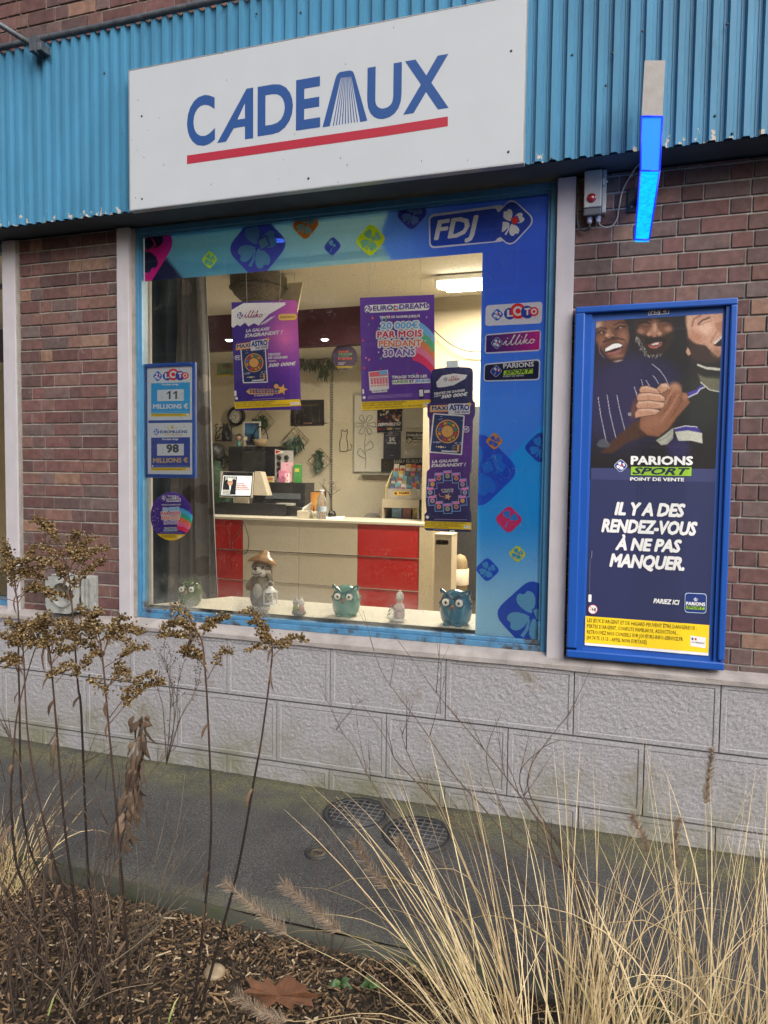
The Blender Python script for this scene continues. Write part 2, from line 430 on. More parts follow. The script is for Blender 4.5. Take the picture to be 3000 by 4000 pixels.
    for i in range(27000):
        x = R.uniform(-2.9, .9); y = -1.27 - 1.25 * R.random() ** 1.1
        if x > -.5 and R.random() < .55: continue
        l = R.uniform(.003, .014) if R.random() < .88 else R.uniform(.02, .034); wd = R.uniform(.0012, .0036); a = R.uniform(0, math.pi); t = R.gauss(0, .3); h = .004 + .02 * R.random() + .006 * vnoise(x * 9, y * 9, 2)
        ax = Vector((math.cos(a) * math.cos(t), math.sin(a) * math.cos(t), math.sin(t))); ay = Vector((-math.sin(a), math.cos(a), R.gauss(0, .3))).normalized(); az = ax.cross(ay)
        c = mixc((.028, .017, .010), (.27, .17, .088), R.random() ** 2.2)
        if R.random() < .04: c = (.46, .36, .24)
        mb.obox((x, y, h), ax * l, ay * wd, az * .0015, col=c)
    tag(mb.build('mulch', mat('wood_chip', attr=True, rough=.8, var=.2, vs=60), fixn=False), 'shredded bark mulch covering the bed', 'mulch', kind='stuff')
ground()

# ------------------------------------------------------------------ shop building
B = thing('shop_building', 'brick shop front with blue corrugated fascia and rough grey block base', 'building', (-1.5, 0, 0))
XS = lambda px, py, Y=0: P(px, py, Y).x
PL0, PL1 = XS(20, 1800, -.02), XS(68, 1800, -.02)       # far-left pillar
QL0, QL1 = -2.800, -2.718                               # pillar left of the window
QR0, QR1 = -.290, -.206                                 # pillar right of the window
ZF0, ZF1 = 3.13, 4.12                                   # fascia
ZS = .80                                                # top of the block base
def bricks(name, x0, x1, z0, z1, Y, seed, pitch=.0752):
    R = random.Random(seed); mb = MB(); row = 0; z = z0
    pal = [(.115, .056, .050), (.095, .045, .041), (.125, .06, .052), (.085, .050, .048), (.145, .08, .065), (.10, .068, .063), (.08, .04, .038), (.13, .066, .060), (.105, .075, .070), (.12, .055, .052)]
    while z < z1:
        x = x0 - .02 - (0.5 if row % 2 else .365) * .19 ; k = row
        while x < x1:
            wd = (.185 if (k % 2 == 0) else .088) + R.uniform(-.004, .004)
            a, bb = max(x, x0), min(x + wd, x1)
            if bb - a > .008:
                c = mixc(R.choice(pal), R.choice(pal), R.random()); t = R.uniform(.85, 1.12); c = (c[0] * t * 1.12, c[1] * t * 1.12, c[2] * t * 1.16)
                if R.random() < .05: c = mixc(c, (.28, .17, .115), .6)
                dy = R.uniform(-.002, .002); zz0, zz1 = z + R.uniform(0, .0015), min(z + pitch - .0085 + R.uniform(-.001, .001), z1)
                if zz1 - zz0 > .004:
                    e = .0025; y = Y + dy
                    vs = [(a + e, y, zz0 + e), (bb - e, y, zz0 + e), (bb - e, y, zz1 - e), (a + e, y, zz1 - e)] + [(a, y + .003, zz0), (bb, y + .003, zz0), (bb, y + .003, zz1), (a, y + .003, zz1)] + [(a, y + .02, zz0), (bb, y + .02, zz0), (bb, y + .02, zz1), (a, y + .02, zz1)]
                    fs = [(0, 1, 2, 3)] + [(i, (i + 1) % 4, 4 + (i + 1) % 4, 4 + i) for i in range(4)] + [(4 + i, 4 + (i + 1) % 4, 8 + (i + 1) % 4, 8 + i) for i in range(4)]
                    mb.add(vs, fs, 0, c)
            x += wd + .0065; k += 1
        z += pitch; row += 1
    mb.add([(x0, Y + .0085, z0), (x1, Y + .0085, z0), (x1, Y + .0085, z1), (x0, Y + .0085, z1)], [(0, 1, 2, 3)], 1)
    mb.box((x0, Y + .05, z0), (x1, Y + .22, z1), 1)
    BR = mat('clay_brick', attr=True, rough=.8, var=.34, vs=26, bump=.0016, bs=180, dirt=(.16, .135, .12), ds=17, dth=.60)
    MO = mat('mortar', (.34, .325, .30), .95, var=.3, vs=30, bump=.001, bs=200)
    return mb.build(name, [BR, MO], B)
bricks('brick_wall', PL1 - .0, QL0, ZS, ZF0, 0.0, 1)
bricks('brick_wall', QR1, 2.2, ZS - .012, ZF0, 0.0, 2)
bricks('upper_brick_wall', -6.5, 2.2, 4.10, 5.6, -.06, 3, .082)

# block base with rough panels in smooth margins
def plinth():
    mb = MB(); Y = -.045; R = random.Random(4)
    rows = [(.457, ZS - .022, [(11 - 560, 2500), (11 - 180, 2500), (166, 2510), (509, 2539), (886, 2560), (1290, 2620), (1741, 2660), (2242, 2720), (2814, 2770)]),
            (.110, .452, [(-640, 2700), (-310, 2700), (11, 2700), (336, 2720), (693, 2760), (1081, 2800), (1509, 2860), (1983, 2930), (2515, 3000)]),
            (-.03, .105, [(-500, 2960), (-160, 2900), (166, 2890), (509, 2950), (886, 3000), (1285, 3020), (1737, 3080), (2260, 3150), (2795, 3250)])]
    for z0, z1, js in rows:
        xs = [-6.3] + [P(a, b, Y).x for a, b in js] + [1.05, 1.62, 2.2]
        for x0, x1 in zip(xs, xs[1:]):
            g = .0025; a, b_, c, d = x0 + g, x1 - g, z0 + g, z1 - g; mgn = .021
            ia, ib, ic, id_ = a + mgn, b_ - mgn, c + mgn * .9, d - mgn
            if d - c < .2: ic = c
            o = [(a, Y, c), (b_, Y, c), (b_, Y, d), (a, Y, d)]; i_ = [(ia, Y - .001, ic), (ib, Y - .001, ic), (ib, Y - .001, id_), (ia, Y - .001, id_)]
            j_ = [(p[0] + (.004 if k in (0, 3) else -.004), Y + .004, p[2] + (.004 if k < 2 else -.004)) for k, p in enumerate(i_)]
            back = [(p[0], Y + .05, p[2]) for p in o]
            mb.add(o + i_ + j_ + back, [(k, (k + 1) % 4, 4 + (k + 1) % 4, 4 + k) for k in range(4)] + [(4 + k, 4 + (k + 1) % 4, 8 + (k + 1) % 4, 8 + k) for k in range(4)] + [(k, 12 + k, 12 + (k + 1) % 4, (k + 1) % 4) for k in range(4)], 0)
            xa, xb, za, zb = j_[0][0], j_[1][0], j_[0][2], j_[2][2]
            near = x1 > -4.2 and x0 < 1.0; st = .0052 if near else .03
            nu, nv = max(2, int((xb - xa) / st)), max(2, int((zb - za) / st)); ox, oz = R.uniform(0, 90), R.uniform(0, 90)
            U, V = np.meshgrid(np.linspace(0, 1, nu + 1), np.linspace(0, 1, nv + 1)); X = xa + (xb - xa) * U; Z = za + (zb - za) * V
            th = R.uniform(-.5, .5)
            ed = np.minimum(np.minimum(U * nu, (1 - U) * nu), np.minimum(V * nv, (1 - V) * nv)); ed = np.clip(ed / 1.5, 0, 1)
            hh = .75 * vnoise((X * math.cos(th) - Z * math.sin(th)) * 70 + ox, (X * math.sin(th) + Z * math.cos(th)) * 110 + oz, 3, .7) + .25 * vnoise(X * 12 + oz, Z * 12 + ox, 2)
            YY = Y + .004 - ed * (hh - .42) * .011
            o0 = len(mb.v)
            vs = np.stack([X.ravel(), YY.ravel(), Z.ravel()], 1).tolist(); n1 = nu + 1
            mb.add(vs, [(q * n1 + p, q * n1 + p + 1, (q + 1) * n1 + p + 1, (q + 1) * n1 + p) for q in range(nv) for p in range(nu)], 0, smooth=True)
    mb.box((-6.3, Y + .012, -.05), (2.2, .2, ZS - .02), 1)
    M = mat('painted_block', (.30, .295, .318), .85, var=.30, vs=120, detail=3, bump=.003, bs=150, dirt=(.22, .20, .175), ds=5, dth=.60)
    # green and brown staining low down
    n = M.node_tree; L = n.links.new; b = n.nodes['Principled BSDF']; src = b.inputs['Base Color'].links[0].from_socket
    tc = [x for x in n.nodes if x.type == 'TEX_COORD'][0]
    sp = nd(n, 'ShaderNodeSeparateXYZ'); L(tc.outputs['Object'], sp.inputs[0])
    nz = nd(n, 'ShaderNodeTexNoise'); nz.inputs['Scale'].default_value = 5; nz.inputs['Detail'].default_value = 8; L(tc.outputs['Object'], nz.inputs['Vector'])
    mr = nd(n, 'ShaderNodeMapRange'); L(sp.outputs['Z'], mr.inputs[0]); mr.inputs[1].default_value = .42; mr.inputs[2].default_value = .0; mr.inputs[3].default_value = 0; mr.inputs[4].default_value = 1
    m2 = nd(n, 'ShaderNodeMapRange'); L(nz.outputs[0], m2.inputs[0]); m2.inputs[1].default_value = .35; m2.inputs[2].default_value = .65; m2.inputs[3].default_value = .1; m2.inputs[4].default_value = 1.1
    ml = nd(n, 'ShaderNodeMath', operation='MULTIPLY', use_clamp=True); L(mr.outputs[0], ml.inputs[0]); L(m2.outputs[0], ml.inputs[1])
    mx = nd(n, 'ShaderNodeMix', data_type='RGBA'); L(ml.outputs[0], mx.inputs[0]); L(src, mx.inputs[6]); mx.inputs[7].default_value = (.185, .185, .135, 1)
    L(mx.outputs[2], b.inputs['Base Color'])
    mb.build('block_base', [M, mat('joint_dark', (.10, .098, .095), .95)], B)
    # weathered sloping sill on top of the blocks
    mb = MB(); xs = [-6.3 + .11 * i for i in range(78)]; prof = [(.22, .842), (.02, .838), (-.03, .822), (-.052, .808), (-.060, .800), (-.060, .778), (-.045, .775)]
    k = len(prof); R2 = random.Random(8)
    vs = [(x, y + R2.uniform(-.0015, .0015), z + R2.uniform(-.0018, .0018)) for x in xs for y, z in prof]
    mb.add(vs, [(i * k + j, (i + 1) * k + j, (i + 1) * k + j + 1, i * k + j + 1) for i in range(len(xs) - 1) for j in range(k - 1)], smooth=False)
    mb.build('sill', mat('sill_stone', (.31, .283, .275), .85, var=.25, vs=11, detail=8, bump=.003, bs=110, dirt=(.42, .36, .22), ds=3.2, dth=.70), B)
plinth()

PAINT = mat('lavender_paint', (.45, .428, .468), .75, var=.06, vs=9, detail=7, bump=.001, bs=240, dirt=(.30, .29, .29), ds=26, dth=.70)
def pillar(x0, x1, ret):
    mb = MB(); mb.box((x0, -.022, ZS), (x1, .2, ZF0 - .003), bev=.003)
    o = mb.build('pillar', PAINT, B)
    mb = MB(); xr = (x1, x1 + .008) if ret > 0 else (x0 - .008, x0)
    mb.box((xr[0], .006, ZS + .04), (xr[1] + .014 * ret if ret > 0 else xr[1], .15, ZF0 - .004)) if ret > 0 else None
    if mb.v: mb.build('pillar_edge', mat('grey_render', (.27, .255, .235), .9, var=.2, vs=18, bump=.002, bs=120), B)
pillar(QL0, QL1, 1); pillar(QR0, QR1, 0)
pillar(PL0, PL1, 0)
mb = MB(); mb.box((PL1 - .001, -.012, ZS), (PL1 + .020, .05, ZF0 - .003)); mb.build('pillar_edge', mat('grey_render'), B)

# window frame, glass
FRAME = mat('blue_frame_paint', (.058, .20, .36), .42, var=.12, vs=14, bump=.0008, bs=60, dirt=(.045, .03, .022), ds=9, dth=.66)
RUST = mat('rusted_frame', (.065, .20, .36), .6, var=.2, vs=20, bump=.003, bs=70, dirt=(.05, .030, .022), ds=9, dth=.50)
def glass_mat(name, drops):
    M = bpy.data.materials.new(name); M.use_nodes = True; n = M.node_tree; n.nodes.clear(); L = n.links.new
    out = nd(n, 'ShaderNodeOutputMaterial'); tr = nd(n, 'ShaderNodeBsdfTransparent'); gl = nd(n, 'ShaderNodeBsdfGlossy'); gl.inputs['Roughness'].default_value = .0
    tr.inputs[0].default_value = (.985, .995, .99, 1)
    fr = nd(n, 'ShaderNodeFresnel'); fr.inputs[0].default_value = 1.52
    mx = nd(n, 'ShaderNodeMixShader'); L(fr.outputs[0], mx.inputs[0]); L(tr.outputs[0], mx.inputs[1]); L(gl.outputs[0], mx.inputs[2])
    if drops:
        tc = nd(n, 'ShaderNodeTexCoord'); sp = nd(n, 'ShaderNodeSeparateXYZ'); L(tc.outputs['Object'], sp.inputs[0])
        def noise(sc, det): 
            z = nd(n, 'ShaderNodeTexNoise'); z.inputs['Scale'].default_value = sc; z.inputs['Detail'].default_value = det; L(tc.outputs['Object'], z.inputs['Vector']); return z.outputs[0]
        def mr(i, a, b, c, d):
            r = nd(n, 'ShaderNodeMapRange'); L(i, r.inputs[0])
            for k, v in zip((1, 2, 3, 4), (a, b, c, d)): r.inputs[k].default_value = v
            return r.outputs[0]
        def mm(op, a, b):
            x = nd(n, 'ShaderNodeMath', operation=op, use_clamp=True); L(a, x.inputs[0])
            if isinstance(b, float): x.inputs[1].default_value = b
            else: L(b, x.inputs[1])
            return x.outputs[0]
        vo = nd(n, 'ShaderNodeTexVoronoi'); vo.inputs['Scale'].default_value = 105; L(tc.outputs['Object'], vo.inputs['Vector'])
        spk = mm('MULTIPLY', mr(vo.outputs['Distance'], .16, .26, .55, 0), mr(noise(6, 4), .44, .6, .12, .8))
        fogz = mr(sp.outputs['Z'], -.95, -.70, 1, 0)                # breath of damp along the lower edge of the pane
        fog = mm('MULTIPLY', fogz, mr(noise(4, 5), .38, .60, 0, .75)); fog = mm('MULTIPLY', fog, mr(noise(150, 3), .3, .7, .55, 1)); fog = mm('MULTIPLY', fog, mr(sp.outputs['X'], .35, .75, 1, .12))
        fac = mm('ADD', mm('ADD', spk, fog), mr(noise(2.2, 6), .4, .7, .0, .04))
        di = nd(n, 'ShaderNodeBsdfDiffuse'); di.inputs[0].default_value = (.42, .44, .44, 1); tl = nd(n, 'ShaderNodeBsdfTranslucent'); tl.inputs[0].default_value = (.5, .5, .48, 1)
        ad = nd(n, 'ShaderNodeMixShader'); ad.inputs[0].default_value = .5; L(di.outputs[0], ad.inputs[1]); L(tl.outputs[0], ad.inputs[2])
        m2 = nd(n, 'ShaderNodeMixShader'); L(fac, m2.inputs[0]); L(mx.outputs[0], m2.inputs[1]); L(ad.outputs[0], m2.inputs[2]); mx = m2
    L(mx.outputs[0], out.inputs[0]); return M
def window(x0, x1, z0, z1, drops, fy=.016):
    mb = MB(); t = .034
    mb.box((x0, fy, z0), (x0 + t, fy + .07, z1), bev=.003); mb.box((x1 - t, fy, z0), (x1, fy + .07, z1), bev=.003)
    mb.box((x0 + t, fy, z1 - t), (x1 - t, fy + .07, z1), bev=.003)
    for a, b_ in ((x0 + t, x0 + t + .012), (x1 - t - .012, x1 - t)): mb.box((a, fy + .014, z0 + .05), (b_, fy + .07, z1 - t - .012))
    mb.box((x0 + t, fy + .014, z1 - t - .012), (x1 - t, fy + .069, z1 - t))
    g = MB(); g.box((x0 + t, fy, z0), (x1 - t, fy + .07, z0 + .030), bev=.003); g.box((x0 + t, fy + .012, z0 + .030), (x1 - t, fy + .069, z0 + .052), bev=.004)
    for xc in (x0 + t + .001, x1 - t - .013): g.box((xc, fy + .008, z0 + .052), (xc + .012, fy + .068, z0 + .15))
    f = MB(); f.v, f.f, f.mi, f.c, f.sm = mb.v, mb.f, mb.mi, mb.c, mb.sm
    W_ = f.build('window', FRAME, B)
    g.build('lower_frame', RUST, W_)
    p = MB(); p.add([(x0 + t, .046, z0 + .03), (x1 - t, .046, z0 + .03), (x1 - t, .046, z1 - t), (x0 + t, .046, z1 - t)], [(0, 1, 2, 3)])
    p.build('pane', glass_mat('window_glass' if drops else 'side_glass', drops), W_, loc=((x0 + x1) / 2, .046, 1.82))
    return W_
WX0, WX1, WZ0, WZ1 = -2.712, QR0, .838, 3.128
window(WX0, WX1, WZ0, WZ1, True)
window(-6.2, PL0, WZ0, WZ1, False)

# soffit, corrugated fascia, pipe
mb = MB(); mb.box((-6.5, -.185, ZF0 + .012), (2.2, .25, ZF0 + .06)); mb.box((-6.5, -.195, ZF0 + .001), (2.2, -.1855, ZF0 + .055)); mb.build('soffit', mat('soffit_paint', (.055, .075, .095), .8, var=.2, vs=8, dirt=(.12, .10, .085), ds=9, dth=.66), B)
def fascia():
    mb = MB(); pit = .0655; x = -6.6; yo, yi = -.222, -.200; pr = []
    while x < 2.3:
        pr += [(x, yo), (x + .023, yo), (x + .031, yi), (x + .0425, yi), (x + .045, yi - .004), (x + .050, yi - .004), (x + .0525, yi), (x + .0575, yi)]; x += pit
    n = len(pr); zz = [ZF0 + .001, ZF0 + .25, ZF0 + .5, ZF0 + .75, ZF1]
    vs = [(a, b, z) for z in zz for a, b in pr]
    mb.add(vs, [(j * n + i, j * n + i + 1, (j + 1) * n + i + 1, (j + 1) * n + i) for j in range(len(zz) - 1) for i in range(n - 1)])
    M = mat('blue_sheet_paint', (.055, .215, .37), .45, var=.16, vs=7, detail=8, stretch=(1, 1, .35), bump=.0006, bs=40, dirt=(.05, .10, .14), ds=16, dth=.66)
    nn = M.node_tree; L = nn.links.new; b = nn.nodes['Principled BSDF']; src = b.inputs['Base Color'].links[0].from_socket   # flaked paint along the lower edge
    tc = [q for q in nn.nodes if q.type == 'TEX_COORD'][0]; sp = nd(nn, 'ShaderNodeSeparateXYZ'); L(tc.outputs['Object'], sp.inputs[0])
    nz = nd(nn, 'ShaderNodeTexNoise'); nz.inputs['Scale'].default_value = 30; nz.inputs['Detail'].default_value = 5; L(tc.outputs['Object'], nz.inputs['Vector'])
    mr = nd(nn, 'ShaderNodeMapRange'); L(sp.outputs['Z'], mr.inputs[0]); mr.inputs[1].default_value = ZF0 + .085; mr.inputs[2].default_value = ZF0; mr.inputs[3].default_value = .22; mr.inputs[4].default_value = .475
    lt = nd(nn, 'ShaderNodeMath', operation='LESS_THAN'); L(nz.outputs[0], lt.inputs[0]); L(mr.outputs[0], lt.inputs[1])
    mx = nd(nn, 'ShaderNodeMix', data_type='RGBA'); L(lt.outputs[0], mx.inputs[0]); L(src, mx.inputs[6]); mx.inputs[7].default_value = (.50, .43, .36, 1); 
    l2 = nd(nn, 'ShaderNodeMath', operation='MULTIPLY'); L(lt.outputs[0], l2.inputs[0])
    nz2 = nd(nn, 'ShaderNodeTexNoise'); nz2.inputs['Scale'].default_value = 3.1; L(tc.outputs['Object'], nz2.inputs['Vector'])
    gt = nd(nn, 'ShaderNodeMath', operation='GREATER_THAN'); L(nz2.outputs[0], gt.inputs[0]); gt.inputs[1].default_value = .47; L(gt.outputs[0], l2.inputs[1])
    L(l2.outputs[0], mx.inputs[0]); L(mx.outputs[2], b.inputs['Base Color'])
    f = mb.build('fascia_cladding', M, B)
    mb = MB(); mb.box((-6.5, -.19, ZF0 + .06), (2.2, .15, ZF1 - .01)); mb.build('fascia_core', mat('core_dark', (.03, .03, .03), .9), B)
    mb = MB(); R = random.Random(2)
    for px, py in ((1108 * .9042, 60 * .9042), (1300 * .9042, 55 * .9042), (2235, 215), (2510, 122), (2840, 95), (2793, 453), (2393, 208), (2367, 335), (2155, 620), (2860, 522), (408, 286)):
        p = P(px, py, -.222); mb = MB(); mb.ball((p.x, -.223, p.z), (.006, .004, .006), 8, 5); mb.build('fixing_screw', mat('dark_screw', (.05, .06, .07), .5, metal=.6), B)
    
fascia()
PIPE = mat('weathered_blue_steel', (.085, .10, .12), .5, metal=.3, var=.4, vs=25, bump=.0012, bs=90, dirt=(.16, .17, .18), ds=14, dth=.55)
mb = MB(); mb.tube([(-6.5 + .29 * i, -.225 + .002 * math.sin(i * 2.1), ZF1 + .016 + .002 * math.sin(i * 1.3)) for i in range(31)], .017, 10); mb.build('top_rail', PIPE, B)
def tie():
    c = P(165, 195, -.24); mb = MB()
    mb.tube([P(-260, -60, -.55), P(0, 96, -.35), P(152, 190, -.25)], .0155, 10)
    r = mb.build('tie_rod', PIPE, B)
    mb = MB(); mb.box((c.x - .035, -.30, c.z - .035), (c.x - .008, -.225, c.z + .03), bev=.002); mb.box((c.x + .0, -.31, c.z - .04), (c.x + .006, -.2, c.z + .045)); mb.box((c.x + .008, -.29, c.z - .03), (c.x + .038, -.22, c.z + .012), bev=.002)
    mb.build('bracket', PIPE, r)
tie()

# terrace added across the street, sized to block sky: seen only as dark reflection
def opposite():
    WB = mat('dark_terrace_brick', (.13, .085, .07), .85, var=.25, vs=3); WN = mat('dark_pane', (.02, .025, .03), .15); TR = mat('pale_trim', (.42, .42, .42), .7); RF = mat('slate_roof', (.06, .06, .065), .7)
    for k in range(3):
        x0 = -21 + 8.0 * k; r_ = thing('added_terrace_house', ('brick terrace house added across the street to block sky, farthest from the poster case', 'brick terrace house added across the street to block sky, middle of the three', 'brick terrace house added across the street to block sky, straight behind the viewer')[k], 'house', (x0, -17, 0), 'added terrace across the street')
        mb = MB(); mb.box((x0, -23, -.03), (x0 + 7.98, -17, 9.9)); mb.build('wall', WB, r_); mb = MB(); mb.prism([(x0, -23.2, 9.9), (x0, -16.8, 9.9), (x0, -20, 12.4)], (7.98, 0, 0)); mb.build('roof', RF, r_)
        for i in range(3):
            for z in (.9, 4.0, 7.1):
                a = x0 + .9 + 2.4 * i; mb = MB(); mb.box((a - .1, -17, z - .1), (a + 1.4, -16.94, z + 1.7)); f = mb.build('window', TR, r_); mb = MB(); mb.box((a, -16.94, z), (a + 1.3, -16.92, z + 1.6)); mb.build('pane', WN, f)
opposite()
# ------------------------------------------------------------------ sign board over the window
WHITE, NAVY, RED_, YEL = (238, 238, 240), (27, 36, 78), (196, 44, 52), (250, 214, 40)
def sign_board():
    Y = -.262; x0, x1, z0, z1 = -2.520, -.425, 3.117, 3.846
    root = thing('sign_board', 'long white sign panel with blue word CADEAUX and a red underline', 'shop sign', (x0, Y, z0))
    mb = MB(); mb.box((x0, Y, z0), (x1, -.2225, z1), bev=.003)
    mb.build('panel', mat('white_sign_panel', (.47, .505, .55), .38, var=.03, vs=5, detail=8, dirt=(.38, .40, .42), ds=45, dth=.73), root)
    mb = MB(); e = .004
    for a, b_ in (((x0 - e, Y - .001, z0 - e), (x1 + e, -.224, z0)), ((x0 - e, Y - .001, z1), (x1 + e, -.224, z1 + e)), ((x0 - e, Y - .001, z0), (x0, -.224, z1)), ((x1, Y - .001, z0), (x1 + e, -.224, z1))): mb.box(a, b_)
    mb.build('edge_trim', mat('dull_aluminium', (.45, .46, .47), .4, metal=.6), root)
    a = Art(Y - .0006); a.zoom(0, 0, .9042); BL = (42, 78, 138)
    zb = lambda p: P(*a.px(p), Y).z
    base, top = zb((1279, 565)), zb((1279, 347))
    def letter(ch, pl, pr, b=.028, hh=None, zz=None):
        xl, xr = P(*a.px(pl), Y).x, P(*a.px(pr), Y).x
        vs, fs = glyphs(ch, b, 0, 1, 5); xa, xb = min(v[0] for v in vs), max(v[0] for v in vs); ya, yb = min(v[1] for v in vs), max(v[1] for v in vs)
        ov = .006 if ch in 'CDU' else 0
        zlo = base - (ov if ch in 'CU' else 0); zhi = top + (ov if ch == 'C' else 0)
        a.add([(xl + (v[0] - xa) / (xb - xa) * (xr - xl), a.Y, zlo + (v[1] - ya) / (yb - ya) * (zhi - zlo)) for v in vs], fs, 0, lin(BL) + (1,))
    letter('C', (808, 520), (929, 520)); letter('D', (1113, 480), (1266, 480)); letter('E', (1279, 450), (1384, 450))
    a.poly([(938, 618), (1065, 383), (1094, 378), (1094, 597), (1058, 602), (1058, 546), (1010, 554), (977, 612)], BL)
    a.up(); a.poly([(1058, 447), (1058, 512), (1026, 517)], (183, 189, 196)); a.lay -= 1
    a.zoom(1500, 0, .9042); letter('U', (-72 - 0, 400), (76, 400)); letter('X', (85, 360), (281, 360)); a.zoom(0, 0, .9042)
    # the second A: a bridge tower hung with fine cables
    a.poly([(1393, 550), (1449, 340), (1456, 322), (1468, 311), (1512, 304), (1524, 308), (1531, 322), (1587, 521), (1556, 527), (1517, 330), (1473, 336), (1425, 545)], BL)
    for i in range(9):
        t = i / 8; xt = 1478 + 36 * t; xb = 1440 + 104 * t; yb = 543 - 16 * t
        a.poly([(xt - 1.4, 330 - 3 * t), (xt + 1.4, 330 - 3 * t), (xb + 2.3, yb), (xb - 2.3, yb)], BL)
    a.poly([(808, 672), (1659, 547), (1659, 588), (808, 709)], (164, 44, 62))
    a.zoom(1500, 0, .9042); a.poly([(0, 547), (276, 503), (276, 545), (0, 588)], (164, 44, 62)); a.zoom(0, 0, .9042)
    a.build('lettering', PRINT, root)
    for p in ((554, 454), (555, 777), (1205, 697), (1986, 593), (1997, 199)):
        c = P(*p, Y); mb = MB(); mb.ball((c.x, Y, c.z), (.006, .004, .006), 10, 6); mb.build('screw', mat('dark_screw'), root)
    mb = MB(); R = random.Random(9)
    for i in range(26):
        x, z = R.uniform(x0, x1), R.uniform(z0, z1); mb.ball((x, Y, z), (R.uniform(.0012, .003), .0006, R.uniform(.0015, .006)), 6, 4)
    o = mb.build('grime_speck', mat('grime', (.12, .12, .12), .9), root); o['kind'] = 'stuff'
sign_board()

# ------------------------------------------------------------------ printed film on the inside of the glass
FILM = bpy.data.materials.new('window_film'); FILM.use_nodes = True
def _film():
    n = FILM.node_tree; b = n.nodes['Principled BSDF']; L = n.links.new
    at = nd(n, 'ShaderNodeAttribute', attribute_name='Col'); L(at.outputs['Color'], b.inputs['Base Color']); b.inputs['Roughness'].default_value = .4; b.inputs['Specular IOR Level'].default_value = .25
    tl = nd(n, 'ShaderNodeBsdfTranslucent'); L(at.outputs['Color'], tl.inputs[0]); tr = nd(n, 'ShaderNodeBsdfTransparent'); L(at.outputs['Color'], tr.inputs[0])
    m1 = nd(n, 'ShaderNodeMixShader'); m1.inputs[0].default_value = .10; L(b.outputs[0], m1.inputs[1]); L(tl.outputs[0], m1.inputs[2])
    m2 = nd(n, 'ShaderNodeMixShader'); L(at.outputs['Alpha'], m2.inputs[0]); L(tr.outputs[0], m2.inputs[1]); L(m1.outputs[0], m2.inputs[2])
    L(m2.outputs[0], n.nodes['Material Output'].inputs[0])
_film()
